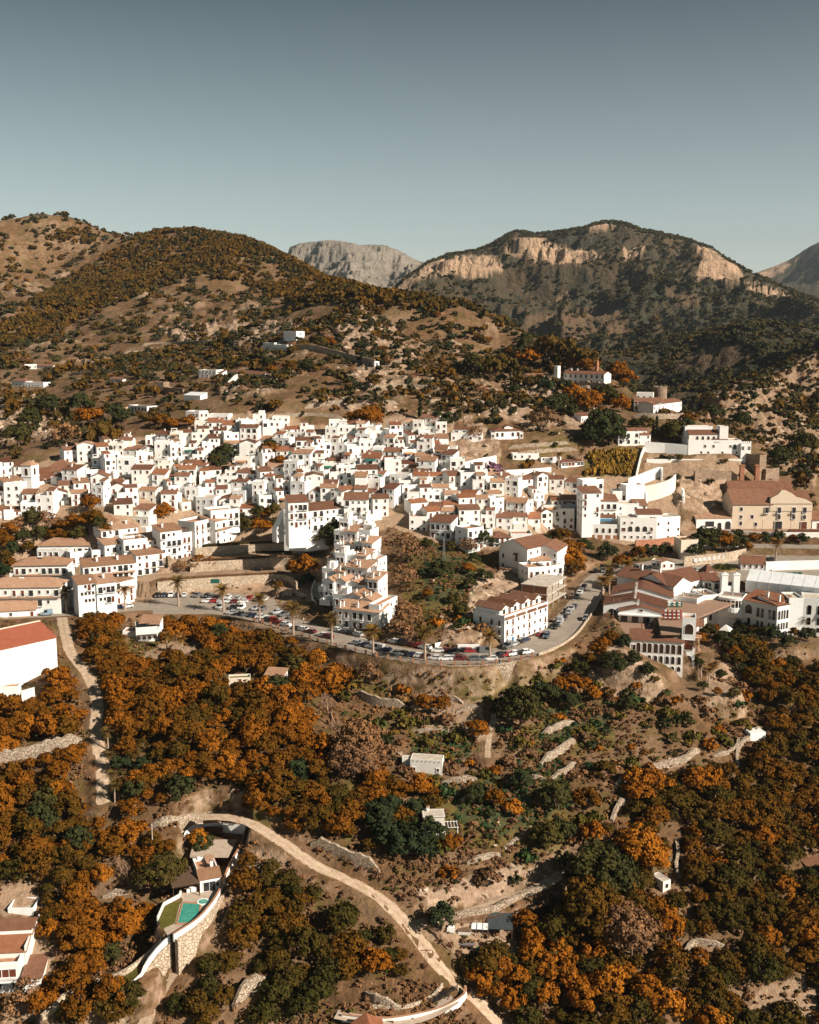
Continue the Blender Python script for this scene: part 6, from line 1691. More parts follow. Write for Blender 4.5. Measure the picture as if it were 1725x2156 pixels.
# second pylon on the grassy spur
p = at(935, 1178); c = empty('lattice_pylon', p); tag(c, 'slim lattice pylon standing on the grassy spur', 'pylon')
for sx, sy in ((-1, -1), (1, -1), (1, 1), (-1, 1)): m = MB(); m.bar((sx * .5, sy * .5, -1), (sx * .15, sy * .15, 8.5), .07, .05); m.build('leg', M['steel'], c)
m = MB()
for i in range(9):
    for s_ in (-1, 1): m.bar((s_ * .5 * (1 - i / 13), -.4 * (1 - i / 13), i * .92), (-s_ * .5 * (1 - i / 13), -.4 * (1 - i / 13), i * .92 + .9), .05)
o = m.build('lattice_brace', M['steel'], c); tag(o, kind='stuff')
# --- scrap yard
for (u, v), lab, cat, kind, s in (((1053,1960), 'dark plastic-roofed shelter at the right end of the scrap yard', 'shelter', 'shelter', 0), ((1010,1968), 'steel frame greenhouse with pale glass panes in the scrap yard', 'frame', 'frame', 1), ((978,1965), 'stack of pale timber and doors in the scrap yard', 'stack', 'stack', 2), ((950,1960), 'white plastic-wrapped bundle at the left end of the scrap yard', 'bundle', 'bundle', 3), ((1016,2005), 'green tarpaulin over a low crate at the yard front', 'tarpaulin', 'tarpaulin', 4), ((985,1995), 'rusty metal cart loaded with pipes in the scrap yard', 'cart', 'cart', 5)):
    p = at(u, v); c = empty(['plastic_shelter', 'glass_frame', 'timber_stack', 'wrapped_bundle', 'tarpaulin', 'metal_cart'][s], p, R(-6)); tag(c, lab, cat)
    if s == 0:
        m = MB(); m.add([(-3, -2.8, 2.0), (3, -2.8, 2.0), (3, 2.8, 3.0), (-3, 2.8, 3.0), (-3, -2.8, 1.9), (3, -2.8, 1.9), (3, 2.8, 2.9), (-3, 2.8, 2.9)], [(0, 1, 2, 3), (4, 7, 6, 5), (0, 4, 5, 1), (1, 5, 6, 2), (2, 6, 7, 3), (3, 7, 4, 0)]); m.build('roof', M['plastic_sheet'], c)
        for x in (-2.8, 0, 2.8):
            for y in (-2.6, 2.6): m = MB(); m.box(x - .07, x + .07, y - .07, y + .07, -1, 2.0 if y < 0 else 2.9); m.build('post', M['rust_iron'], c)
        m = MB(); m.box(-3.1, -2.9, -2.8, 2.8, 2.0, 2.3); m.build('beam', M['cream_wall'], c)
    elif s == 1:
        for x in (-2, -.7, .7, 2): m = MB(); m.bar((x, -1, -.3), (x, -1, 1.8), .06); m.bar((x, -1, 1.8), (x, 1.2, 2.4), .06); m.build('post', M['steel'], c)
        for i in range(3): m = MB(); m.add([(-1.9 + i * 1.33, -.9, 1.8), (-.75 + i * 1.33, -.9, 1.8), (-.75 + i * 1.33, 1.1, 2.35), (-1.9 + i * 1.33, 1.1, 2.35)], [(0, 1, 2, 3)]); m.build('pane', M['tent_canvas'], c)
    elif s == 2:
        for i in range(7): m = MB(); m.box(-1.5 + rnd.uniform(-.3, .3), 1.5, -.9, .9 + rnd.uniform(-.3, .3), i * .16, i * .16 + .14); m.build('board', M[rnd.choice(['cream_wall', 'white_plastic', 'bark'])], c)
    elif s == 3:
        m = MB(); m.prism([(-.9, -.6), (.9, -.5), (.8, .6), (-.8, .7)], -.2, 1.0); m.prism([(-.6, -.4), (.5, -.4), (.5, .4), (-.5, .4)], 1.0, 1.5); m.build('wrapping', M['white_plastic'], c)
    elif s == 4:
        m = MB(); m.add([(-1.6, -1, 0), (1.6, -1, 0), (1.6, 1, 0), (-1.6, 1, 0), (-1.4, -.7, .7), (1.4, -.8, .6), (1.3, .7, .9), (-1.3, .8, .8)], [(0, 1, 5, 4), (1, 2, 6, 5), (2, 3, 7, 6), (3, 0, 4, 7), (4, 5, 6, 7)]); m.build('sheet', M['green_canvas'], c)
    else:
        m = MB(); m.box(-1.4, 1.4, -.6, .6, .5, .7); m.build('tray', M['rust_iron'], c)
        for x in (-1, 1): m = MB(); m.bar((x, -.75, .35), (x, .75, .35), .35, n=10); m.build('wheel', M['tyre_rubber'], c)
        for i in range(5): m = MB(); m.bar((-1.8, -.4 + i * .2, .8), (1.8, -.4 + i * .2, .85), .07, n=6); m.build('pipe', M['steel'], c)
def fence(name, label, pts, h, mat, gap=2.4, panel=True):
    Pp = path_points(pts, gap); c0 = Vector(Pp[0]); c = empty(name, c0); tag(c, label, 'fence')
    post = MB(); post.box(-.05, .05, -.05, .05, -.5, h); pm = post.mesh('post', [M[mat]])
    for q in Pp: o = link('post', pm, c); o.location = Vector(q) - c0
    if panel:
        for i in range(len(Pp) - 1):
            a, b_ = Vector(Pp[i]) - c0, Vector(Pp[i + 1]) - c0
            m = MB()
            for z in np.arange(.25, h, .28): m.bar(a + Vector((0, 0, z)), b_ + Vector((0, 0, z)), .035)
            o = m.build('panel', M[mat], c)
fence('yard_fence', 'rusty wire fence along the lane side of the scrap yard', P((893,1940),(905,1958),(925,1980),(950,2005)), 2.0, 'rust_iron')
fence('yard_fence', 'rusty wire fence along the uphill side of the scrap yard', P((893,1940),(925,1930),(960,1945),(1080,1942)), 2.0, 'rust_iron')
# ------------------------------------------------------------------ the houses of the village, one by one
INFILL = [(-70,1022),(60,1000),(140,975),(240,945),(340,938),(440,900),(560,905),(640,918),(840,915),(945,905),(955,960),(968,1005),(1090,1020),(1225,1020),(1225,1120),(1150,1118),(1100,1128),(1035,1120),(950,1112),(860,1108),(840,1090),(722,1095),(640,1062),(600,1060),(570,1095),(500,1105),(420,1098),(330,1100),(220,1112),(160,1108),(80,1095),(-70,1100)]
GREEN_POCKETS = [(75,1042,62,15),(465,985,26,16),(570,962,26,22),(345,1092,26,9),(185,1085,30,18),(150,1105,40,14),(90,1105,60,12),(560,1090,34,16),(1010,960,50,45),(1110,985,60,25),(1035,1002,22,14),(230,1068,14,9)]
QUARTERS = [(70, 'beside the church'), (150, 'right of the church tower'), (240, 'above the ravine trees'), (330, 'behind the left apartments'), (420, 'above the arched block'), (500, 'left of the park'), (580, 'above the park'), (660, 'above the buttressed wall'), (740, 'above the stepped block'), (820, 'behind the stepped block'), (900, 'above the grassy spur'), (980, 'under the rocky outcrop'), (1060, 'below the garden wall'), (1140, 'right of the purple tree'), (1300, 'beside the blue-awning house')]
BANDS = [(945, 'top row'), (985, 'upper row'), (1025, 'middle row'), (1065, 'lower row'), (1200, 'bottom row')]
ORD = ['leftmost', 'second from left', 'third from left', 'fourth from left', 'fifth from left', 'sixth from left', 'seventh from left', 'eighth from left', 'ninth from left', 'tenth from left', 'eleventh from left', 'twelfth from left']
PENDING = []     # (object, base label, order key): made unique at the end

def free(x, y, r):
    for fx, fy, hx, hy, a in FOOT:
        dx, dy = x - fx, y - fy
        if abs(dx) > 40 or abs(dy) > 40: continue
        c, n = math.cos(a), math.sin(a)
        if abs(c * dx + n * dy) < hx + r and abs(-n * dx + c * dy) < hy + r: return False
    return True

def town_house(x, y, rz, W, D, style):
    z = float(min(F.z(x - W / 2 * math.cos(rz), y - W / 2 * math.sin(rz)), F.z(x + W / 2 * math.cos(rz), y + W / 2 * math.sin(rz))))
    st = style['st']; H = st * 2.75 + rnd.uniform(-.2, .5)
    A = Vector((x - W / 2 * math.cos(rz), y - W / 2 * math.sin(rz), z)); Bq = Vector((x + W / 2 * math.cos(rz), y + W / 2 * math.sin(rz), z))
    b = Building('town_house', None, 'house', group='white houses of the hill village')
    k = b.block(A, Bq, D, H, 5, style['wall'])
    r_ = style['roof']; mat = style['mat']; what = ''
    if r_ == 'gable': k.gable(rnd.uniform(1.1, 1.7), 'x', mat, .3); what = 'brown gable roof'
    elif r_ == 'front': k.gable(rnd.uniform(1.0, 1.6), 'y', mat, .3); what = 'front-facing brown gable'
    elif r_ == 'shed': k.shed(rnd.uniform(.9, 1.5), mat, .3); what = 'brown lean-to roof'
    elif r_ == 'half':
        k.shed(1.1, mat, .25, y0=0, y1=D * .42); k.flat(.8, style['floor'], y0=D * .42 + .05); what = 'tile-edged roof terrace'
    elif r_ == 'room':
        k.flat(.8, style['floor']); w2 = W * rnd.uniform(.4, .65); x0 = rnd.choice([.3, W - w2 - .3])
        k.box('roof_room', x0, x0 + w2, D * .35, D - .4, H, H + 2.4, style['wall']); k.shed(.7, mat, .2, x0=x0, x1=x0 + w2, y0=D * .35, y1=D - .4, z=H + 2.4); k.win('f', x0 + w2 / 2, H + .15, 1.0, 1.9, 'shutter', -D * .35); what = 'tiled roof room'
    else: k.flat(.9, style['floor']); what = 'flat roof'
    fh = H / st; n = max(1, int(W / 2.5)); extras = []
    for s_ in range(st):
        for i in range(n):
            if rnd.random() < .13: continue
            a = (i + .5) * W / n + rnd.uniform(-.3, .3); z0 = s_ * fh; q = rnd.random()
            if s_ and q < .16: k.win('f', a, z0 + .15, 1.0, 2.0, 'shutter'); k.bal('f', a, z0 + .12, 1.5)
            elif s_ == st - 1 and q < .24: k.win('f', a, z0 + .3, 1.8, 1.9, 'void')
            elif s_ == 0 and q < .25: k.win('f', a, 0, 1.0, 2.1, 'door')
            else: k.win('f', a, z0 + .95, rnd.choice([.8, .9, 1.1]), rnd.choice([1.2, 1.3, 1.5]), rnd.choice(['window', 'window', 'window', 'shutter', 'glazed']))
        sd = 'r' if x < 30 else 'l'
        if rnd.random() < .55: k.win(sd, rnd.uniform(1.5, D - 1.5), s_ * fh + .95, .8, 1.1, 'window')
    if rnd.random() < .5: k.chimney(rnd.uniform(.6, W - .6), D * rnd.uniform(.4, .9), H + (.6 if r_ != 'flat' else 0), rnd.uniform(.8, 1.4)); extras.append('chimney')
    if style['flatish'] and rnd.random() < .28: k.put('satellite_dish', dish_mesh(), W * .8, D * .7, H + .3)
    if r_ == 'flat' and rnd.random() < .10: k.put('solar_panel', tank_mesh(), W * .5, D * .5, H + .03); extras.append('solar panel')
    if r_ in ('flat', 'room') and rnd.random() < .14: k.pergola(.6, W * .6, .5, min(3.2, D * .34), H, 2.2, rnd.choice(['dark_wood', 'white_plastic']), 6); extras.append('pergola')
    if rnd.random() < .07:
        am = rnd.choice(['awning_canvas', 'awning_canvas', 'green_canvas']); k.awning(W * .15, W * .75, 0, H - .4, 1.3, am); extras.append('green awning' if am == 'green_canvas' else 'canvas awning')
    if rnd.random() < .35:
        w2 = W * rnd.uniform(.35, .6); x0 = rnd.choice([0, W - w2])
        k.box('annex', x0, x0 + w2, -2.2, -.003, -5, rnd.uniform(2.2, 3.6), style['wall'])
    u, v = project(np.array(x), np.array(y), np.array(z + H * .5)); u, v = float(u), float(v)
    q = next(t for lim, t in QUARTERS if u < lim or lim == 1300); bd = next(t for lim, t in BANDS if v < lim)
    wd = {1: 'one-storey', 2: 'two-storey', 3: 'three-storey', 4: 'four-storey'}[st]
    PENDING.append((b.root, f'white {wd} house with {what}, {bd} {q}', u))
    return b

NH = 0
law_r = lambda v: 430 + (1120 - v) * .5
for row in range(20):
    vb = 1112 - row * 11.6
    r0 = law_r(vb)
    u = -66 + rnd.uniform(0, 20)
    while u < 1228:
        W = rnd.choice([5, 5.4, 6, 6.6, 7.4, 8.6]); wp = W * FOC / r0
        uc = u + wp / 2; vv = vb + rnd.uniform(-4, 4)
        u += wp + (rnd.choice([0, 0, 0, 0, 0, 1, 8]))
        if not in_poly(np.array([uc]), np.array([vv]), INFILL)[0]: continue
        if any(((uc - a) / c) ** 2 + ((vv - d) / e) ** 2 < 1 for a, d, c, e in GREEN_POCKETS): continue
        if rnd.random() < .03: continue
        try: p = at(uc, vv)
        except ValueError: continue
        if not 405 < math.hypot(p.x, p.y) < 585: continue
        D = rnd.uniform(6.0, 7.4); rz = -math.atan2(p.x, p.y) * .55 + rnd.choice([-.35, -.15, 0, .08, .2, .45]) + rnd.uniform(-.08, .08)
        if not free(p.x - math.sin(rz) * D / 2, p.y + math.cos(rz) * D / 2, 1.3): continue
        roof = rnd.choice(['gable', 'shed', 'shed', 'half', 'half', 'room', 'room', 'flat', 'flat', 'flat', 'front'])
        town_house(p.x, p.y, rz, W, D, {'st': rnd.choice([1, 2, 2, 2, 3, 3]), 'roof': roof, 'wall': rnd.choice(['white_wall'] * 7 + ['old_white_wall']), 'mat': rnd.choice(['roof_tile', 'roof_tile', 'dark_roof_tile', 'pale_roof_tile', 'warm_roof_tile']),
                    'floor': rnd.choice(['terrace_floor', 'concrete', 'white_wall', 'white_wall']), 'flatish': roof in ('flat', 'room', 'half')})
        NH += 1
print('village houses', NH)
# ------------------------------------------------------------------ field walls of dry stone
FW = [([(-30,1614),(40,1604),(85,1592),(130,1580),(172,1562)], 4.4, 'tall pale dry stone wall under the left orchard terrace'), ([(746,1462),(775,1478),(812,1487),(858,1492)], 2.8, 'dry stone wall with stepped end left of the bare plot'), ([(862,1492),(910,1480),(950,1476),(975,1482)], 2.0, 'crumbling stone bank behind the bare plot'),
 ([(1138,1552),(1175,1536),(1208,1520)], 2.2, 'upper of the slanting stone walls right of the footpath'), ([(1138,1612),(1180,1588),(1213,1562)], 2.6, 'middle slanting stone wall right of the footpath'), ([(1160,1640),(1195,1625),(1212,1605)], 1.8, 'lowest slanting stone wall right of the footpath'),
 ([(1298,1656),(1340,1634),(1388,1620),(1440,1606),(1472,1582)], 2.6, 'long pale stone wall edging the scrub slope above the right grove'), ([(1500,1592),(1530,1588),(1552,1575),(1556,1550)], 1.4, 'thin stone channel wall beside the pump house'), ([(1556,1620),(1552,1595),(1562,1568),(1580,1556),(1605,1530)], 1.6, 'curving stone water channel in front of the pump house'),
 ([(1288,1730),(1300,1710),(1318,1684)], 2.6, 'slanting stone wall with smooth coping in the orange grove'), ([(1424,1768),(1428,1800),(1424,1830),(1432,1850)], 1.5, 'stone water channel running down behind the stone hut'), ([(1440,2012),(1462,1988),(1495,1992),(1531,1994)], 1.6, 'angled stone wall deep in the right grove'),
 ([(655,1780),(700,1796),(750,1818),(800,1838)], 3.2, 'rough stone wall above the main dirt lane'), ([(490,2128),(515,2100),(540,2085),(558,2064)], 4.0, 'tall pale dry stone wall in the bottom grove'), ([(318,1738),(360,1734),(420,1728),(476,1726)], 2.4, 'pale stone bank above the lane over the parking court'),
 ([(772,2092),(784,2108),(810,2118),(842,2124)], 2.4, 'rounded stone bank above the driveway'), ([(930,1648),(970,1648),(1004,1640)], 2.0, 'stone wall below the flat-roofed hut'), ([(866,1540),(910,1542),(946,1540)], 1.3, 'low rubble wall below the bare plot'), ([(980,1818),(1020,1808),(1058,1800)], 1.5, 'stone ledge above the lane rocks'),
 ([(1062,1786),(1095,1765),(1123,1740)], 1.2, 'row of pale stones edging the weedy terrace'), ([(215,1890),(245,1886),(272,1880)], 2.0, 'rubble bank left of the pool villa trees'), ([(900,1950),(950,1935),(1040,1918),(1100,1890),(1150,1872)], 1.8, 'stone footing along the lower side of the side lane'),
 ([(300,728),(380,724),(470,722),(600,716)], 2.6, 'long terrace wall across the left hillside, highest of three'), ([(260,745),(360,740),(450,742)], 2.4, 'terrace wall across the left hillside, middle of three'), ([(150,790),(250,786),(330,780)], 2.4, 'terrace wall across the left hillside, lowest of three'), ([(640,860),(700,852),(760,850),(840,852)], 2.4, 'terrace wall above the village orchard'), ([(780,822),(850,816),(930,822)], 2.4, 'terrace wall on the knoll below the rocks'),
 ([(1070,945),(1130,940),(1200,935)], 2.0, 'garden terrace wall right of the outcrop, upper one'), ([(1085,960),(1150,952),(1215,948)], 2.0, 'garden terrace wall right of the outcrop, lower one'), ([(1190,815),(1250,816),(1290,822)], 3.5, 'stone wall under the ridge house'), ([(960,1500),(1000,1492),(1020,1500)], 1.6, 'short stone wall at the right end of the bare plot'), ([(1060,1650),(1110,1640),(1150,1640)], 1.5, 'low stone wall on the weedy terrace right of the footpath'), ([(960,1690),(1010,1680),(1050,1690)], 1.4, 'low stone wall right of the two white huts'), ([(560,880),(640,876),(720,880)], 2.0, 'terrace wall just above the top houses'), ([(900,850),(960,845),(1020,852)], 2.4, 'terrace wall on the rocky slope above the hipped villa'), ([(1335,878),(1390,882),(1445,880)], 3.0, 'stone wall under the two-part house')]
WALL_CLEAR = []
for pts, h, lab in FW:
    Q = path_points(P(*pts), 1.3); Q[:, 2] -= .3
    WALL_CLEAR += [(q[0], q[1]) for q in Q]
    ends = np.minimum(1, np.minimum(np.arange(len(Q)), np.arange(len(Q))[::-1]) / 3 + .35)
    wall_along('dry_stone_wall', lab, Q, (h * ends * np.array([rnd.uniform(.85, 1.08) for _ in Q])).tolist(), .8, 'dry_stone', base=2.5, group='dry stone walls')
# ------------------------------------------------------------------ plants
NPR = np.random.RandomState(11)
def quads_mesh(name, C, U, V, mat, extra=None):
    """leaf-sized faces: centres C, half axes U and V"""
    co = np.stack([C - U - V, C + U - V, C + U + V, C - U + V], 1).reshape(-1, 3)
    fs = np.arange(len(co)).reshape(-1, 4).tolist()
    vs = co.tolist(); mi = [0] * len(fs)
    if extra:
        b = len(vs); vs += [tuple(v) for v in extra.v]; fs += [[b + i for i in f] for f in extra.f]; mi += [1] * len(extra.f)
    me = bpy.data.meshes.new(name); me.from_pydata(vs, [], fs)
    for m in (mat if isinstance(mat, list) else [mat]): me.materials.append(M[m])
    me.polygons.foreach_set('material_index', mi); me.update()
    return me

def rand_dirs(n):
    v = NPR.normal(size=(n, 3)); return v / np.linalg.norm(v, axis=1)[:, None]

def crown_cloud(lumps, per, leaf, sx=1.0, sz=.8, lump_r=.34, low=-.35, gap=.0):
    """leaf clumps spread through a crown of unit radius: positions and outward normals"""
    d = rand_dirs(lumps * 3); d = d[d[:, 2] > low][:lumps]
    rr = NPR.uniform(.45, .98, len(d)) ** .7
    ce = d * rr[:, None] * np.array([sx, sx, sz])
    ce += NPR.normal(size=ce.shape) * .06
    C, N = [], []
    for c in ce:
        q = rand_dirs(per); lr = lump_r * NPR.uniform(.65, 1.25)
        q[:, 2] = np.abs(q[:, 2]) * .9 - .25
        C.append(c + q * lr * NPR.uniform(.75, 1.05, (per, 1))); N.append(q + c * .6)
    C = np.concatenate(C); N = np.concatenate(N) + NPR.normal(size=(len(C), 3)) * .45
    N /= np.linalg.norm(N, axis=1)[:, None]
    t = np.cross(N, rand_dirs(len(N))); t /= np.linalg.norm(t, axis=1)[:, None] + 1e-9
    b = np.cross(N, t); s = leaf * NPR.uniform(.6, 1.35, (len(C), 1))
    return C, t * s, b * s * .8

def trunk_mb(h, r, limbs=4, spread=.5):
    m = MB(); m.bar((0, 0, -.4), (.02, .03, h), r, r * .7, 6)
    for i in range(limbs): a = i * 2 * math.pi / limbs + .4; m.bar((.02, .03, h * .9), (spread * math.cos(a), spread * math.sin(a), h + spread * .8), r * .6, r * .22, 5)
    return m
TRUNK = trunk_mb(.55, .07).mesh('trunk', [M['bark']])

CROWN = {}
def crowns(kind, mat, n, **k):
    CROWN[kind] = []
    for i in range(n):
        C, U, V = crown_cloud(**k); C[:, 2] += .95 if kind not in ('bush', 'scrub', 'hillbush') else .35
        CROWN[kind].append(quads_mesh('crown', C, U, V, mat))
crowns('orchard', 'orchard_leaf', 5, lumps=34, per=40, leaf=.068)
crowns('rust', 'rust_leaf', 3, lumps=34, per=40, leaf=.066)
crowns('grove', 'valley_leaf', 5, lumps=36, per=40, leaf=.065)
crowns('dark', 'dark_leaf', 4, lumps=38, per=36, leaf=.07, sz=.9)
crowns('pine', 'pine_leaf', 4, lumps=16, per=14, leaf=.15, sz=.8)
crowns('dry', 'dry_leaf', 3, lumps=26, per=16, leaf=.07, sz=.9)
crowns('bush', 'grass_leaf', 4, lumps=12, per=14, leaf=.15, sz=.7, low=-.1)
for kk_, mt_ in (('dark', 'dark_leaf'), ('rust', 'rust_leaf'), ('grove', 'valley_leaf'), ('dry', 'dry_leaf')): crowns('big_' + kk_, mt_, 2, lumps=95, per=46, leaf=.036, lump_r=.22)
crowns('purple', 'purple_flower', 1, lumps=22, per=16, leaf=.12, sz=.9)
crowns('scrub', 'dry_leaf', 3, lumps=7, per=9, leaf=.2, sz=.6, low=0)
crowns('hillbush', 'hill_leaf', 3, lumps=6, per=7, leaf=.30, sz=.8, low=-.1)
def recolour(src, mat):
    out = []
    for me in CROWN[src]: q = me.copy(); q.materials[0] = M[mat]; out.append(q)
    return out
CROWN['weed'] = recolour('bush', 'green_weed'); CROWN['drybush'] = recolour('bush', 'dry_leaf'); CROWN['darkbush'] = recolour('bush', 'dark_leaf'); CROWN['rustbush'] = recolour('bush', 'rust_leaf'); CROWN['cane'] = recolour('scrub', 'cane'); CROWN['grass'] = recolour('scrub', 'grass_leaf'); CROWN['farpine'] = recolour('hillbush', 'pine_leaf'); CROWN['agave'] = recolour('scrub', 'agave_leaf')
# bare trees: a fan of twigs
def bare_mesh(seed):
    rs = random.Random(seed); m = MB()
    def grow(p, d, L, r, k):
        q = p + d * L; m.bar(p, q, r, r * .6, 4 if k > 1 else 3)
        if k == 0: return
        for _ in range(3 if k > 1 else 4):
            e = (d + Vector((rs.uniform(-.75, .75), rs.uniform(-.75, .75), rs.uniform(-.15, .65)))).normalized(); grow(q - d * L * rs.uniform(0, .3), e, L * rs.uniform(.55, .8), r * .55, k - 1)
    grow(Vector((0, 0, -.1)), Vector((0, 0, 1)), .45, .05, 4)
    return m.mesh('crown', [M['twig']])
CROWN['bare'] = [bare_mesh(s) for s in (1, 2)]

DOWN = lambda x, y: Vector((x, y, float(F.z(x, y))))
def built_at(x, y):
    a = math.atan2(x, y); r = math.hypot(x, y)
    ia = min(max(int(round((a - A0) / (A1 - A0) * (NA - 1))), 0), NA - 1); ir = min(max(int(round(np.interp(r, RR, np.arange(NR)))), 0), NR - 1)
    return BUILT[ir, ia]
TREES = []       # (x, y, radius)
_cell = {}
def crowd(x, y, r, k=.55):
    cx, cy = int(x // 8), int(y // 8)
    for i in (-1, 0, 1):
        for j in (-1, 0, 1):
            for a, b, c in _cell.get((cx + i, cy + j), ()):
                if (a - x) ** 2 + (b - y) ** 2 < (k * (c + r)) ** 2: return True
    return False
def note(x, y, r): _cell.setdefault((int(x // 8), int(y // 8)), []).append((x, y, r))
for x_, y_ in WALL_CLEAR:
    if y_ < 400: note(x_, y_ - 2.0, 2.6); note(x_, y_ + 1, 1.2)

SPOTS = [  # things in the picture that a tree can be described by
 (100,1340,'the red-roofed warehouse'),(310,1335,'the garden villa'),(580,1430,'the tile-roofed hut'),(505,1440,'the roofless hut'),(895,1615,'the flat-roofed hut'),(915,1740,'the green-shuttered hut'),(1595,1550,'the pump house'),(1400,1865,'the stone hut'),(430,1850,'the pool villa'),(400,1925,'the swimming pool'),(450,1780,'the parking court'),
 (30,2010,'the balustrade villa'),(1010,1980,'the scrap yard'),(897,2050,'the lattice pylon'),(790,2145,'the driveway'),(205,1490,'the walled dirt track'),(720,1850,'the main dirt lane'),(990,2090,'the lane end'),(1040,1500,'the footpath'),(1385,1390,'the arcaded wing'),(1600,1310,'the curved hotel'),(1525,1335,'the garden shed'),(1100,1300,'the corner block'),(770,1240,'the stepped block'),(935,1200,'the grassy spur'),(560,1180,'the park terraces'),
 (440,1270,'the car park'),(1260,1220,'the upper car park'),(1640,1080,'the factory'),(1510,930,'the mansion'),(1235,790,'the ridge house'),(1390,850,'the round tower'),(1290,975,'the cane field'),(1010,915,'the rocky outcrop'),(1070,910,'the hipped villa'),(865,895,'the shuttered top house'),(515,790,'the long bungalow'),(610,705,'the chapel'),(740,665,'the crag'),(350,815,'the ruined farm'),(290,860,'the veranda house'),(70,790,'the white farmhouses'),(60,1000,'the church'),(130,1100,'the ravine'),(1105,1170,'the gabled house'),(600,2000,'the bottom grove'),(1600,1900,'the right valley'),(1250,1900,'the lane rocks'),(1300,1480,'the pale rocks'),(700,1560,'the middle orchard'),(250,1900,'the bare trees'),(120,2100,'the wavy lawn walls'),(1600,2100,'the bottom right clearing'),(250,600,'the left hill'),(1540,1160,'the roundabout'),(860,800,'the knoll slope')]
def where(u, v):
    best = min(SPOTS, key=lambda s: (s[0] - u) ** 2 + 1.6 * (s[1] - v) ** 2)
    dx, dy = u - best[0], v - best[1]
    rel = ('right of' if dx > 0 else 'left of') if abs(dx) > abs(dy) * 1.2 else ('in front of' if dy > 0 else 'behind')
    far_ = ' well' if math.hypot(dx, dy) > 110 else ''
    return f'{far_} {rel} {best[2]}'.strip()

def plant(kind, name, cat, p, s, look, group, trunk=True, key=None, sz=1.0):
    c = empty(name, p, rnd.uniform(0, 6.28)); c['category'] = cat; c['group'] = group
    if s > 4.6 and p.y < 400 and 'big_' + kind in CROWN: kind = 'big_' + kind
    o = link('crown', rnd.choice(CROWN[kind]), c); o.scale = (s * rnd.uniform(.9, 1.1), s * rnd.uniform(.9, 1.1), s * sz * rnd.uniform(.9, 1.1))
    if trunk: t = link('trunk', TRUNK, c); t.scale = (s, s, s)
    u, v = project(np.array(p.x), np.array(p.y), np.array(p.z + s)); u, v = float(u), float(v)
    PENDING.append((c, f'{look} {where(u, v)}', u))
    note(p.x, p.y, s)
    return c

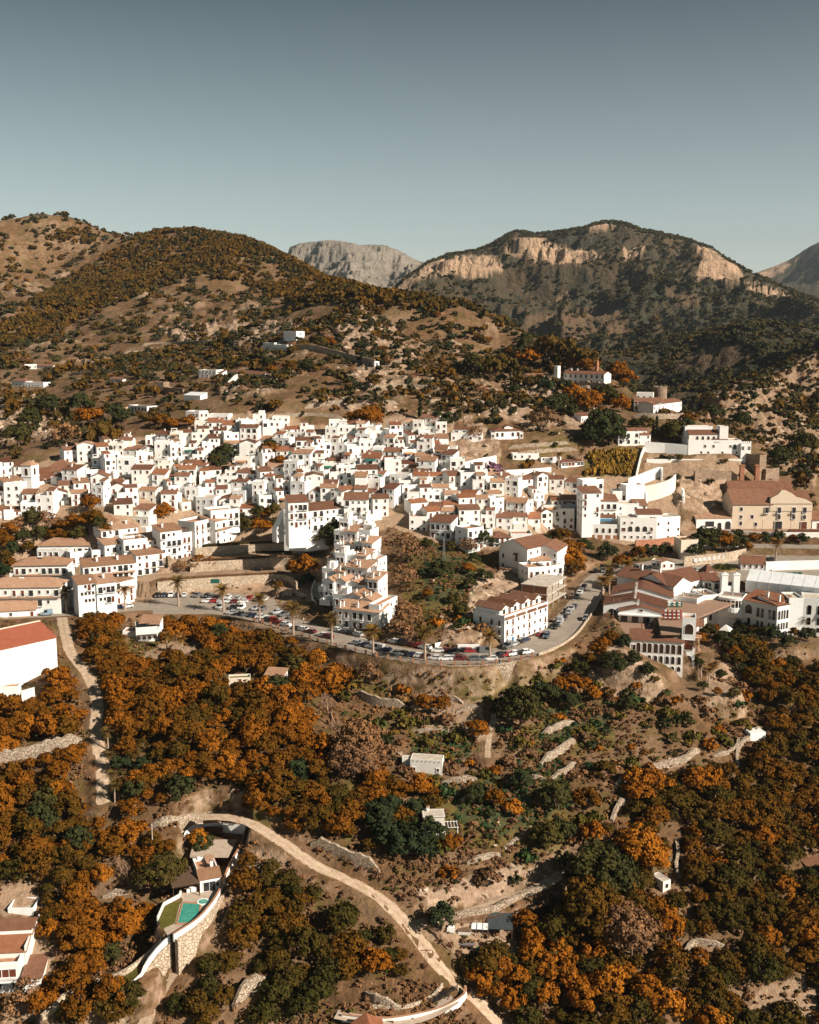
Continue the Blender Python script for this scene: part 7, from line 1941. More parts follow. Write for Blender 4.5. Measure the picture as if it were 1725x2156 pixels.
# single trees put where the photograph shows them: (u, v of the foot, crown radius in metres, kind)
LOOK = {'orchard': 'rust-tinged round orchard tree', 'rust': 'bright orange-brown tree', 'grove': 'dark avocado-green tree', 'dark': 'dense dark green tree', 'pine': 'olive-brown pine tree', 'dry': 'thin brown leafless-looking tree', 'bare': 'bare grey-brown branching tree', 'purple': 'purple flowering tree'}
HAND = [(1095,1530,6.5,'dark'),(1070,1520,4.5,'dark'),(1290,1420,5.0,'dark'),(1150,1480,4,'dark'),(1255,1890,8.5,'dark'),(1290,1870,6,'dark'),(1345,1815,6,'rust'),(1375,1830,4,'rust'),(1240,1960,7,'grove'),(1300,1975,6,'dry'),(1330,2010,6,'dry'),(1170,1700,4,'dark'),(340,1870,5.5,'dark'),(360,1850,3.5,'dark'),(425,1795,3.2,'dark'),(418,1780,2.6,'rust'),(270,1860,5,'bare'),(255,1840,4.5,'bare'),
 (700,1530,7.5,'bare'),(690,1500,6,'bare'),(715,1560,5.5,'bare'),(755,1600,6.5,'dry'),(745,1640,6,'dry'),(770,1580,5,'dry'),(780,1440,4,'dry'),(930,1955,3.2,'dark'),(1005,1555,3.8,'orchard'),(900,1500,3.0,'orchard'),(930,1500,3.0,'orchard'),
 (930,905,6,'dark'),(780,905,6.5,'orchard'),(755,905,6,'orchard'),(1145,910,7,'dry'),(1000,925,4,'dry'),(1035,1004,4.2,'purple'),(1020,1000,2.5,'purple'),(1270,935,9,'dark'),(1260,930,7,'dark'),(1290,935,6,'dark'),(1245,940,5,'dark'),(1160,870,6,'dark'),(1185,865,6,'dark'),(1210,850,6,'rust'),(1230,870,6,'orchard'),(1250,860,6,'orchard'),(1280,850,7,'dark'),(1310,870,6,'orchard'),(1190,825,5,'dark'),(1150,830,5,'dark'),(1300,800,6,'orchard'),(1320,815,6,'orchard'),(1345,825,5,'rust'),
 (1110,770,7,'rust'),(1120,760,6,'rust'),(1095,765,5,'dark'),(1170,760,8,'pine'),(1195,758,8,'pine'),(1210,765,7,'pine'),(1235,775,7,'pine'),(1150,755,7,'pine'),(1245,785,6,'orchard'),(1060,790,6,'pine'),(1040,800,7,'pine'),(1075,800,6,'pine'),(1000,790,7,'dark'),(1020,795,6,'pine'),
 (1480,1160,6,'dark'),(1500,1158,5,'dark'),(1520,1160,5,'orchard'),(1545,1158,6,'dark'),(1460,1172,4,'dark'),(1610,1140,2.5,'dark'),(1640,1140,2.5,'dark'),(1670,1142,2.2,'orchard'),(1590,1140,2.5,'orchard'),(1690,1146,2.5,'dark'),(1570,1165,3,'orchard'),
 (1150,1165,4.5,'dark'),(1165,1175,4,'dark'),(1180,1160,5,'orchard'),(1195,1185,5.5,'orchard'),(1200,1200,5,'rust'),(1210,1215,4.5,'orchard'),(1160,1190,4,'rust'),(1230,1165,4,'dark'),(1280,1180,4,'dark'),(1310,1195,3.5,'orchard'),(1345,1180,3.5,'orchard'),(1370,1172,3,'dark'),(1400,1170,3,'dark'),
 (900,1150,2.2,'dark'),(950,1160,2,'dark'),(1000,1185,2.4,'dark'),(990,1240,2.4,'dark'),(900,1260,2.2,'orchard'),(955,1270,2.2,'dark'),(890,1215,2,'dark'),(965,1130,2.6,'dark'),(860,1185,6,'dry'),(855,1150,4,'dry'),(850,1235,4.5,'dry'),(858,1320,4.5,'dry'),(845,1345,4,'dry'),(1020,1225,3.2,'dark'),(985,1210,3,'orchard'),(930,1215,3.5,'dark'),(970,1300,3.0,'dark'),(985,1165,4,'dry'),(1018,1150,4,'dark'),
 (155,1112,3.4,'orchard'),(70,1108,4,'dark'),(100,1114,4,'dry'),(130,1125,3.6,'orchard'),(40,1112,3.6,'dry'),(175,1112,3.4,'orchard'),(190,1100,3,'orchard'),(20,1135,4,'orchard'),(50,1145,3.6,'dark'),(10,1155,3.6,'orchard'),(190,1075,3.5,'orchard'),(345,1092,4,'rust'),(330,1095,3.5,'rust'),
 (570,975,5.5,'orchard'),(565,955,4.5,'dark'),(585,990,4,'orchard'),(460,990,5,'dark'),(475,975,5,'dark'),(450,985,4,'rust'),(560,1092,3,'orchard'),(545,1095,3,'dark'),(575,1085,3.5,'dark'),(315,985,4,'dry'),
 (640,1215,4.5,'rust'),(620,1210,3,'dark'),(650,1235,3,'dark'),(690,1160,6,'dark'),(700,1145,5,'dark'),(585,1245,2.5,'orchard'),(410,1200,3,'dry'),(445,1195,3,'dry'),(380,1205,2.5,'dry'),
 (210,950,7,'pine'),(230,925,6,'pine'),(250,890,6,'dark'),(60,900,7,'dark'),(100,870,7,'dark'),(170,870,7,'dark'),(190,900,7,'orchard'),(40,940,7,'dark'),(140,940,7,'dry'),(340,900,5,'orchard'),(360,905,4,'orchard'),(400,900,4,'rust'),(240,950,5,'pine'),
 (1725,880,9,'dark'),(1690,960,7,'dark'),(1640,975,5,'dark'),(1560,900,6,'dark'),(1500,880,5,'dark'),(1440,915,5,'dark'),(1420,930,6,'dark'),(1410,920,4,'rust'),(1455,900,4,'orchard'),(1360,908,4,'dark'),(1340,905,4,'dark'),(1690,1080,5,'dark'),
 (1400,2140,3.6,'rust'),(1360,2110,3.4,'rust'),(1290,2100,3.8,'rust'),(1010,2075,3.0,'rust'),(1035,2105,3.2,'rust'),(1060,2060,3.2,'rust'),(1085,2085,3.4,'rust'),(1120,2035,3.4,'rust'),(1130,1995,3.3,'rust'),(1105,1965,3.0,'rust'),(1160,2060,3.5,'rust'),(1150,2110,3.4,'rust'),(1200,2090,3.6,'rust'),(1175,2020,3.4,'rust'),(1230,2130,3.3,'rust'),(1080,2130,3.2,'rust'),(1340,1660,3.4,'rust'),(1365,1655,3.2,'rust'),(1390,1670,3.3,'rust'),(1350,1690,3.2,'rust'),(1330,1680,3,'rust'),(1490,1338,2.4,'dark'),(1505,1332,2,'orchard'),(1560,1330,2.2,'dark'),(1585,1335,2,'orchard'),(1610,1340,2.4,'dark'),(1630,1350,2.4,'dark'),(1670,1345,2.4,'orchard'),(1700,1350,2.6,'dark'),(1480,1355,2.2,'orchard'),(1520,1358,2.6,'dark'),(1545,1352,2.4,'dark'),(1580,1356,2.6,'dark'),(1660,1362,2.8,'dark'),(1460,1372,2.2,'dry'),(1290,1352,2.6,'orchard'),(1270,1365,2.4,'rust'),(1315,1362,2.2,'dark'),(1260,1385,2.6,'orchard'),(1300,1395,2.2,'dry'),(1335,1400,2.4,'dark'),(1365,1425,2.2,'dark'),(1240,1400,2.4,'orchard'),(1220,1420,2.6,'dark'),(1205,1450,2.6,'orchard'),(1230,1455,2.4,'rust'),(1250,1475,2.6,'rust'),(1280,1470,2.4,'orchard'),(1200,1490,3,'dark'),(1180,1460,2.6,'rust'),(1320,1500,3,'dark'),(1235,1700,3.4,'orchard'),(1270,1640,3,'orchard'),(20,1200,3,'orchard'),(8,1218,3,'dark'),(5,1185,3.4,'orchard'),(420,1188,2.4,'orchard'),(435,1192,2,'dry'),(460,1165,2,'dark'),(200,1108,3.6,'orchard'),(212,1122,3.2,'dark'),(225,1128,3,'orchard'),(60,1165,3.4,'orchard'),(25,1170,3.4,'dark'),(165,1135,3,'dark'),(140,1140,3,'orchard'),(115,1140,3.2,'orchard'),(85,1135,3.4,'dark'),(500,1115,3,'orchard'),(520,1120,3.4,'dark'),(540,1115,3,'orchard'),(560,1118,3,'orchard'),(575,1108,2.6,'dark'),(505,1100,2.6,'dark'),(1470,1400,1.5,'dark'),(1500,1410,1.4,'orchard'),(1520,1425,1.6,'dark'),(1540,1440,1.5,'dry'),(1480,1455,1.5,'dark'),(1510,1465,1.6,'orchard'),(1545,1470,1.8,'dark'),(1560,1420,1.8,'dark'),(1565,1395,2,'grove'),(1530,1395,1.6,'dark'),(140,2090,3.2,'orchard'),(165,2150,3.4,'orchard'),(235,2110,3.4,'orchard'),(270,2120,3.4,'grove'),(215,2140,3.2,'grove'),(250,2145,3.4,'orchard'),(180,2090,2.6,'orchard'),(60,2110,3,'dry'),(90,2130,3,'orchard'),(40,2140,3,'dry'),(1150,1790,4,'dark'),(1180,1770,3.4,'dark'),(1000,1690,3,'dark'),(1040,1700,2.6,'orchard'),(1100,1660,3,'dark'),(800,1740,4,'dark'),(820,1780,4,'dark'),(850,1800,4,'dark'),(890,1805,3.4,'dark'),(860,1770,3.4,'grove')]
N_HAND = 0
for u, v, s, kind in HAND:
    p = F.hit(u, v)
    if p is None: continue
    name = {'pine': 'pine_tree', 'dry': 'bare_tree', 'bare': 'bare_tree', 'purple': 'flowering_tree', 'grove': 'avocado_tree', 'orchard': 'orchard_tree', 'rust': 'orange_tree', 'dark': 'evergreen_tree'}[kind]
    p.z -= .15 * s
    plant(kind, name, 'tree', p, s * rnd.uniform(.92, 1.08) if kind != 'bare' else s * 1.25, LOOK[kind], 'single trees on the slopes', sz=1.15 if kind == 'pine' else 1.0, trunk=kind != 'bare')
    N_HAND += 1

# orchards
ORCH = [
 ('orchard', [(128,1310),(300,1296),(560,1322),(700,1370),(862,1402),(860,1440),(742,1470),(690,1480),(670,1560),(720,1660),(850,1640),(850,1720),(880,1790),(800,1800),(700,1790),(560,1725),(390,1715),(228,1700),(232,1600),(216,1500),(196,1430),(150,1350)]),
 ('orchard', [(-260,1620),(180,1570),(200,1700),(372,1738),(380,1830),(345,1890),(300,1990),(220,2060),(90,2100),(88,1930),(60,1870),(-260,1850)]),
 ('orchard', [(-260,1440),(60,1500),(130,1430),(190,1480),(196,1540),(150,1555),(-260,1590)]),
 ('grove', [(480,1830),(560,1800),(660,1850),(740,1880),(862,1965),(868,2050),(760,2085),(700,2095),(660,2170),(320,2170),(400,2040),(470,1960),(500,1880)]),
 ('orchard', [(700,1405),(1070,1415),(1060,1440),(980,1465),(880,1452),(760,1445)]),
 ('grove', [(1490,1362),(2000,1348),(2000,2200),(1085,2200),(1000,2080),(955,2035),(1090,2010),(1110,1935),(1195,1850),(1210,1780),(1300,1700),(1420,1640),(1555,1630),(1620,1540),(1610,1470),(1540,1400)]),
 ('orchard', [(840,1650),(940,1690),(960,1780),(900,1830),(860,1780)]),
]
CLEAR = [[(265,1355),(420,1350),(440,1392),(250,1410)],[(480,1425),(625,1420),(620,1455),(470,1455)],[(255,1300),(345,1300),(345,1360),(255,1360)],[(855,1590),(950,1590),(950,1645),(850,1640)],[(880,1705),(965,1705),(960,1775),(885,1775)],[(1290,1690),(1340,1670),(1330,1740),(1270,1740)],[(1395,1755),(1445,1755),(1440,1850),(1390,1880)],[(1430,1975),(1540,1975),(1540,2005),(1430,2010)],[(1560,2080),(1725,2050),(1725,2156),(1540,2156)],[(1570,1530),(1630,1530),(1630,1570),(1560,1570)],[(480,2060),(560,2060),(560,2130),(480,2130)],[(0,1865),(80,1865),(90,1930),(0,1935)],[(310,1700),(480,1700),(480,1740),(310,1740)],[(190,1865),(280,1865),(270,1900),(190,1900)],[(0,1960),(90,1960),(90,2120),(0,2120)],[(1100,2100),(1180,2100),(1180,2160),(1100,2160)],
 [(740,2090),(800,2080),(850,2100),(980,2080),(1000,2156),(720,2156)],[(1270,1760),(1330,1750),(1330,1790),(1270,1790)],[(640,1770),(800,1800),(810,1850),(700,1850)],[(1380,1850),(1420,1850),(1420,1890),(1380,1890)]]
cand = []
for yy in np.arange(165, 420, 3.2):
    for xx in np.arange(-210, 260, 3.2):
        x, y = xx + NPR.uniform(-1.7, 1.7), yy + NPR.uniform(-1.7, 1.7)
        p = DOWN(x, y); u, v = map(float, project(np.array(x), np.array(y), np.array(p.z)))
        if not (-280 < u < 2020 and v < 2330): continue
        for kind, poly in ORCH:
            if in_poly(np.array([u]), np.array([v]), poly)[0]: break
        else: continue
        if any(in_poly(np.array([u]), np.array([v]), c)[0] for c in CLEAR): continue
        s = NPR.choice([1.8, 2.3, 2.7, 3.1, 3.5, 3.9])
        if max(built_at(x, y), built_at(x, y + s), built_at(x, y + 1.8 * s), built_at(x - .7 * s, y + .6 * s), built_at(x + .7 * s, y + .6 * s)) > .5: continue
        if not free(x, y, s * .6) or crowd(x, y, s, .46 if kind == 'grove' else .50): continue
        note(x, y, s); cand.append((math.hypot(x, y, CAMZ - p.z), kind, p, s, u, v))
cand.sort(key=lambda q: -q[3] / q[0])
rest = {'orchard': [], 'grove': []}; cnt = {'orchard': 0, 'grove': 0}
for d, kind, p, s, u, v in cand:
    if cnt[kind] < 270 and -30 < u < 1755 and v < 2190:
        cnt[kind] += 1
        k2 = kind
        if rnd.random() < (.12 if kind == 'orchard' else .07): k2 = 'rust'
        elif kind == 'orchard' and rnd.random() < .07: k2 = 'dark'
        plant(k2, 'orchard_tree' if kind == 'orchard' else 'avocado_tree', 'tree', p - Vector((0, 0, .2 * s)), s, {'orchard': 'rust-tinged orchard tree', 'grove': 'dark avocado tree', 'rust': 'bright orange-brown orchard tree', 'dark': 'dark green orchard tree'}[k2], 'orchard trees' if kind == 'orchard' else 'avocado trees of the valley grove', sz=rnd.uniform(.85, 1.15))
    else: rest[kind].append((p, s))
print('trees', N_HAND, cnt, {k: len(v) for k, v in rest.items()})

# what nobody could count: scattered by geometry nodes over real points
def scatter(name, pts, scl, kind, label=None, flat=1.0):
    """one object of many plants: pts (n,3), scl (n,)"""
    n = len(pts)
    if n == 0: return
    me = bpy.data.meshes.new(name)
    me.vertices.add(n); me.vertices.foreach_set('co', np.asarray(pts, np.float32).ravel())
    for an, dt, val in (('size', 'FLOAT', np.asarray(scl, np.float32)), ('turn', 'FLOAT', NPR.uniform(0, 6.28, n).astype(np.float32)), ('pick', 'INT', NPR.randint(0, 99, n).astype(np.int32))):
        me.attributes.new(an, dt, 'POINT').data.foreach_set('value', val)
    o = link(name, me); tag(o, label, kind='stuff')
    ng = bpy.data.node_groups.new(name, 'GeometryNodeTree')
    ng.interface.new_socket('Geometry', in_out='INPUT', socket_type='NodeSocketGeometry'); ng.interface.new_socket('Geometry', in_out='OUTPUT', socket_type='NodeSocketGeometry')
    N, L = ng.nodes, ng.links
    gi, go = N.new('NodeGroupInput'), N.new('NodeGroupOutput')
    ip = N.new('GeometryNodeInstanceOnPoints'); jn = N.new('GeometryNodeJoinGeometry')
    for i, cm in enumerate(CROWN[kind]):
        src = _src.get(cm.name)
        if src is None: src = bpy.data.objects.new('plant_form', cm); _src[cm.name] = src
        oi = N.new('GeometryNodeObjectInfo'); oi.inputs['Object'].default_value = src; oi.inputs['As Instance'].default_value = True
        L.new(oi.outputs['Geometry'], jn.inputs[0])
    def attr(an, dt):
        a = N.new('GeometryNodeInputNamedAttribute'); a.data_type = dt; a.inputs['Name'].default_value = an; return a.outputs[0]
    L.new(gi.outputs[0], ip.inputs['Points']); L.new(jn.outputs[0], ip.inputs['Instance']); ip.inputs['Pick Instance'].default_value = True
    L.new(attr('pick', 'INT'), ip.inputs['Instance Index'])
    cx = N.new('ShaderNodeCombineXYZ'); L.new(attr('turn', 'FLOAT'), cx.inputs[2]); L.new(cx.outputs[0], ip.inputs['Rotation'])
    sz = N.new('ShaderNodeCombineXYZ'); sa = attr('size', 'FLOAT'); L.new(sa, sz.inputs[0]); L.new(sa, sz.inputs[1])
    mm = N.new('ShaderNodeMath'); mm.operation = 'MULTIPLY'; mm.inputs[1].default_value = flat; L.new(sa, mm.inputs[0]); L.new(mm.outputs[0], sz.inputs[2]); L.new(sz.outputs[0], ip.inputs['Scale'])
    L.new(ip.outputs[0], go.inputs[0])
    md = o.modifiers.new('scatter', 'NODES'); md.node_group = ng
    return o
_src = {}
for kind in rest:
    if rest[kind]: scatter('far_orchard' if kind == 'orchard' else 'far_grove', [tuple(p) for p, s in rest[kind]], [s for p, s in rest[kind]], kind)

def pick_points(n, rmin, rmax, dens, power=1.6, amin=-24, amax=24):
    """random land points: even over the picture rather than over the ground"""
    a = R(NPR.uniform(amin, amax, n)) if False else np.radians(NPR.uniform(amin, amax, n)); r = rmin * (rmax / rmin) ** (NPR.uniform(0, 1, n) ** (1 / power))
    x, y = r * np.sin(a), r * np.cos(a); z = F.z(x, y)
    u, v = project(x, y, z)
    fa = np.clip(((a - A0) / (A1 - A0) * (NA - 1)).round().astype(int), 0, NA - 1); fr = np.clip(np.interp(r, RR, np.arange(NR)).round().astype(int), 0, NR - 1)
    keep = (BUILT[fr, fa] < .3) & ~TOWN[fr, fa] & (NPR.uniform(0, 1, n) < dens(x, y, u, v, fr, fa))
    idx = np.where(keep)[0]
    ok = np.array([free(x[i], y[i], .8 if r[i] < 450 else 4.0) for i in idx], bool) if len(idx) else np.zeros(0, bool)
    idx = idx[ok]
    return np.stack([x[idx], y[idx], z[idx]], 1), r[idx], u[idx], v[idx]
patch = lambda x, y, s, t, w, seed=0: np.clip((fbm(x, y, s, 4, .6, seed=seed) - t) / w, 0, 1)
# low dry growth over the near slopes
pts, r_, u, v = pick_points(38000, 190, 440, lambda x, y, u, v, a, b: (v < 2400) * (.25 + .75 * patch(x, y, 22, -.1, .3, 3)) * (1 - .8 * ROCKM[a, b]) * (1 - .75 * (COVER[a, b, 2] > .3)), 1.0)
scatter('dry_scrub', pts, NPR.uniform(.3, .95, len(pts)), 'scrub')
pts, r_, u, v = pick_points(26000, 190, 440, lambda x, y, u, v, a, b: np.clip(.12 + COVER[a, b, 0] * .9, 0, 1) * (.2 + .8 * patch(x, y, 15, -.15, .3, 8)) * (1 - .7 * ROCKM[a, b]), 1.0)
scatter('grass', pts, NPR.uniform(.3, .8, len(pts)), 'grass')
pts, r_, u, v = pick_points(9000, 190, 440, lambda x, y, u, v, a, b: np.clip(COVER[a, b, 3] * .9 + .05 * COVER[a, b, 0], 0, 1), 1.0)
scatter('green_weeds', pts, NPR.uniform(.4, 1.0, len(pts)), 'weed')
cane_poly = [(1238,958),(1342,950),(1325,1010),(1235,1012)]
pts, r_, u, v = pick_points(9000, 440, 560, lambda x, y, u, v, a, b: in_poly(u, v, cane_poly) * .95, 1.0, 4, 16)
scatter('cane_field', pts, NPR.uniform(.9, 1.5, len(pts)), 'cane', flat=2.0)
# bushes on the open near slope: the large ones each by itself
BUSHY = [(740,1400),(1320,1390),(1560,1480),(1600,1600),(1330,1660),(1200,1800),(1180,1850),(880,1880),(860,1780),(960,1690),(840,1640),(730,1650),(690,1500)]
pts, r_, u, v = pick_points(6500, 230, 350, lambda x, y, u, v, a, b: in_poly(u, v, BUSHY) * .5 + in_poly(u, v, [(840,1130),(1040,1130),(1030,1340),(840,1350)]) * .6 + in_poly(u, v, [(1450,1345),(1740,1345),(1740,1480),(1560,1480)]) * .7, 1.0)
nb_ = 0; more = []
for q, uu, vv in zip(pts, u, v):
    s = rnd.choice([.8, 1.1, 1.5, 2.0, 2.6]); p = Vector(q)
    if crowd(p.x, p.y, s * .7): continue
    k = rnd.choice(['bush', 'drybush', 'drybush', 'darkbush', 'rustbush', 'bush', 'weed'])
    if nb_ < 150 and s > 1.0:
        plant(k, 'shrub', 'shrub', p - Vector((0, 0, .1)), s, {'bush': 'olive-yellow shrub', 'drybush': 'dry brown shrub', 'darkbush': 'dark green shrub', 'rustbush': 'orange-brown shrub', 'weed': 'leafy green shrub'}[k], 'shrubs on the open slope', False); nb_ += 1
    else: more.append((q, s)); note(p.x, p.y, s * .7)
for i, kd in enumerate(('drybush', 'bush', 'darkbush', 'drybush')):
    if more[i::4]: scatter(['brown_shrubs', 'olive_shrubs', 'dark_shrubs', 'dry_shrubs'][i], [q for q, s in more[i::4]], [s for q, s in more[i::4]], kd)
# hills behind the village: pines in belts, shrubs between
PINES = [(0,690),(120,600),(260,520),(350,475),(480,485),(560,515),(700,590),(860,625),(1000,650),(900,660),(740,640),(620,640),(520,600),(420,580),(300,620),(140,690),(40,730),(-90,740),(-90,660)]
PINES2 = [(110,490),(170,470),(230,500),(190,515),(110,510)]
SLOPE = [(540,720),(700,640),(1000,650),(1280,790),(1330,830),(1230,900),(960,900),(700,890),(480,860),(440,790)]
pts, r_, u, v = pick_points(46000, 560, 1750, lambda x, y, u, v, a, b: np.clip((in_poly(u, v, PINES) | in_poly(u, v, PINES2)) * (.14 + .9 * patch(x, y, 60, -.3, .3, 4)) + .06 * patch(x, y, 50, 0, .2, 5), 0, 1), 1.9)
scatter('pine_wood', pts, NPR.uniform(2.0, 4.2, len(pts)), 'farpine', flat=1.25)
pts, r_, u, v = pick_points(34000, 500, 1750, lambda x, y, u, v, a, b: .07 + .3 * patch(x, y, 45, -.1, .2, 9) + .5 * in_poly(u, v, ROCK_ZONES[2]) + .45 * in_poly(u, v, SLOPE) * patch(x, y, 30, -.15, .25, 2) + .5 * in_poly(u, v, [(180,760),(620,690),(640,740),(420,800),(200,820)]) * patch(x, y, 26, -.2, .2, 6), 1.5)
k_ = NPR.uniform(0, 1, len(pts))
for nm, kd, lo, hi, s0, s1 in (('hill_shrubs', 'hillbush', 0, .66, 1.0, 2.8), ('hill_orchard', 'farpine', .66, .86, 1.2, 3.2), ('hill_scrub', 'drybush', .86, 1.01, .8, 2.2)):
    q = (k_ >= lo) & (k_ < hi); scatter(nm, pts[q], NPR.uniform(s0, s1, q.sum()) * (.6 + r_[q] / 1400), kd)
# pines of the knoll that can be told apart
pts, r_, u, v = pick_points(900, 560, 1000, lambda x, y, u, v, a, b: in_poly(u, v, SLOPE) * .5, 1.2)
n_ = 0
for q, uu, vv in zip(pts, u, v):
    if n_ >= 90: break
    s = rnd.uniform(2.4, 4.4)
    if crowd(q[0], q[1], s * 1.4): continue
    k = rnd.choice(['pine', 'dark', 'pine', 'orchard', 'dry']); plant(k, 'hill_tree', 'tree', Vector(q) - Vector((0, 0, .3 * s)), s, {'pine': 'olive-brown pine', 'dark': 'small dark green tree', 'orchard': 'rust-brown tree', 'dry': 'thin brown tree'}[k] + ' on the hillside', 'trees on the hillside above the village'); n_ += 1
# woods on the mountains
def wood(name, G, n, dens, s0, s1, kind):
    X, Y, Z, cov, front = G
    nr, nc = X.shape
    fr = NPR.uniform(1, nr - 2, n); fc = NPR.uniform(1, nc - 2, n); ir, ic = fr.astype(int), fc.astype(int)
    t = fr - ir; s = fc - ic
    L = lambda A: (A[ir, ic] * (1 - s) + A[ir, ic + 1] * s) * (1 - t) + (A[ir + 1, ic] * (1 - s) + A[ir + 1, ic + 1] * s) * t
    x, y, z = L(X), L(Y), L(Z); u, v = project(x, y, z)
    keep = front[ir, ic] & (u > -60) & (u < 1790) & (cov[ir, ic, 1] < .5) & (NPR.uniform(0, 1, n) < dens(x, y, u, v) * (1 - .75 * cov[ir, ic, 2]))
    scatter(name, np.stack([x, y, z - .5], 1)[keep], NPR.uniform(s0, s1, keep.sum()), kind)
wood('mountain_wood', MIDG, 70000, lambda x, y, u, v: .12 + .88 * patch(x, y, 240, -.22, .35, 5), 2.2, 5.6, 'hillbush')
wood('forest', NRG, 16000, lambda x, y, u, v: .15 + .85 * patch(x, y, 120, -.25, .3, 6), 2.2, 4.8, 'hillbush')
# loose rocks
rockv = []
for i in range(3):
    d = rand_dirs(14); d *= NPR.uniform(.7, 1.15, (14, 1)); bm = bmesh.new(); [bm.verts.new(q * np.array([1, .85, .7])) for q in d]; bmesh.ops.convex_hull(bm, input=bm.verts)
    me = bpy.data.meshes.new('rock'); bm.to_mesh(me); bm.free(); me.materials.append(M['rock']); rockv.append(me)
CROWN['rock'] = rockv
pts, r_, u, v = pick_points(20000, 200, 760, lambda x, y, u, v, a, b: .05 * patch(x, y, 25, 0, .2, 3) + ROCKM[a, b] * .55 + .22 * in_poly(u, v, [(700,760),(1220,800),(1230,900),(700,880)]), 1.3)
scatter('rubble', pts, (NPR.uniform(.25, 1.0, len(pts)) ** 2) * (.6 + r_ / 420), 'rock')

# palms, cypresses
def palm_meshes():
    t = MB()
    for i in range(6): t.bar((0, 0, -.5 + i * 1.0), (.03 * i, 0, .5 + i * 1.0), .30 - .012 * i, .26 - .012 * i, 8)
    C, U, V = [], [], []
    top = np.array([.15, 0, 5.6])
    for i in range(34):
        a = i * 2.4 + NPR.uniform(-.2, .2); el = math.radians([72, 48, 25, 5, -25][i % 5]) + NPR.uniform(-.12, .12); Lf = NPR.uniform(2.3, 2.9)
        h = np.array([math.cos(a), math.sin(a), 0]); side = np.array([-math.sin(a), math.cos(a), 0])
        for k in range(13):
            q = (k + .5) / 13; e = el - q * q * 1.15
            c = top + h * Lf * q * math.cos(el - q * .45) + np.array([0, 0, 1]) * Lf * (q * math.sin(el) - .42 * q * q)
            d = h * math.cos(e) + np.array([0, 0, math.sin(e)]); w = .40 * math.sin(math.pi * min(1, q * .9 + .12)) + .06
            for s in (-1, 1):
                lv = side * s * .9 + d * .45 + np.array([0, 0, -.35]); lv /= np.linalg.norm(lv)
                C.append(c + lv * w * .5); U.append(lv * w * .55); V.append(d * .055)
    cr = quads_mesh('fronds', np.array(C), np.array(U), np.array(V), 'palm_leaf')
    C, U, V = crown_cloud(lumps=8, per=10, leaf=.16, sz=1.3, lump_r=.3, low=-1); sk = quads_mesh('dead_fronds', C * .6 + np.array([.12, 0, 5.1]), U, V, 'dry_leaf')
    return t.mesh('trunk', [M['pale_bark']]), cr, sk
PALM_T, PALM_C, PALM_D = palm_meshes()
PALMS = [(141,1291,1.25),(263,1284,1.1),(376,1276,1.35),(471,1288,1.3),(547,1312,1.3),(618,1336,1.3),(699,1357,1.25),(786,1381,1.25),(895,1392,1.3),(1032,1391,1.25),(1268,1268,1.3),(1283,1250,1.2),(1319,1226,1.1),(1633,1183,1.3),(1528,1169,1.1),(1176,988,1.1),(1225,978,1.0),(664,1216,1.0),(640,1226,.8),(352,1368,.8),(384,1378,.8),(246,1392,.9),(1476,1428,.7),(1492,1440,.75),(1470,1410,.7),(1503,1428,.7),(1553,1325,.7),(1690,1335,.8),(1200,1190,.9),(1190,1200,.8),(1440,1165,.8),(232,1625,.7),(228,1580,.8),(236,1668,.75),(242,1690,.7)]
for u, v, s in PALMS:
    p = F.hit(u, v)
    if p is None: continue
    c = empty('palm_tree', p, rnd.uniform(0, 6)); c['category'] = 'palm'; c['group'] = 'palm trees'; s *= 1.12; c.scale = (s, s, s * rnd.uniform(.92, 1.08))
    link('trunk', PALM_T, c); link('fronds', PALM_C, c); link('dead_fronds', PALM_D, c)
    PENDING.append((c, f'{"tall" if s > 1.05 else "short"} feathery palm {where(u, v - 20)}', u))
C, U, V = crown_cloud(lumps=40, per=14, leaf=.16, sx=.5, sz=2.6, lump_r=.4, low=-1); C[:, 2] += 2.7
f_ = np.clip(1.15 - C[:, 2] / 5.6, .1, 1); C[:, 0] *= f_; C[:, 1] *= f_
CYP = quads_mesh('crown', C, U, V, 'cypress_leaf')
for u, v, s in ((481,1140,1.4),(966,1132,1.4),(945,1125,1.2),(352,1198,1.0),(1382,930,2.4),(1300,1050,1.2),(223,940,2.6),(215,935,2.3),(1375,925,1.8),(885,882,2.3),(195,1370,1.2),(208,1375,1.2),(225,1350,1.1),(1020,1145,1.4)):
    p = F.hit(u, v)
    if p is None: continue
    c = empty('cypress_tree', p); c['category'] = 'cypress'; c['group'] = 'cypress trees'; c.scale = (s, s, s); link('crown', CYP, c); t = link('trunk', TRUNK, c)
    PENDING.append((c, f'slim dark cypress {where(u, v - 15)}', u))
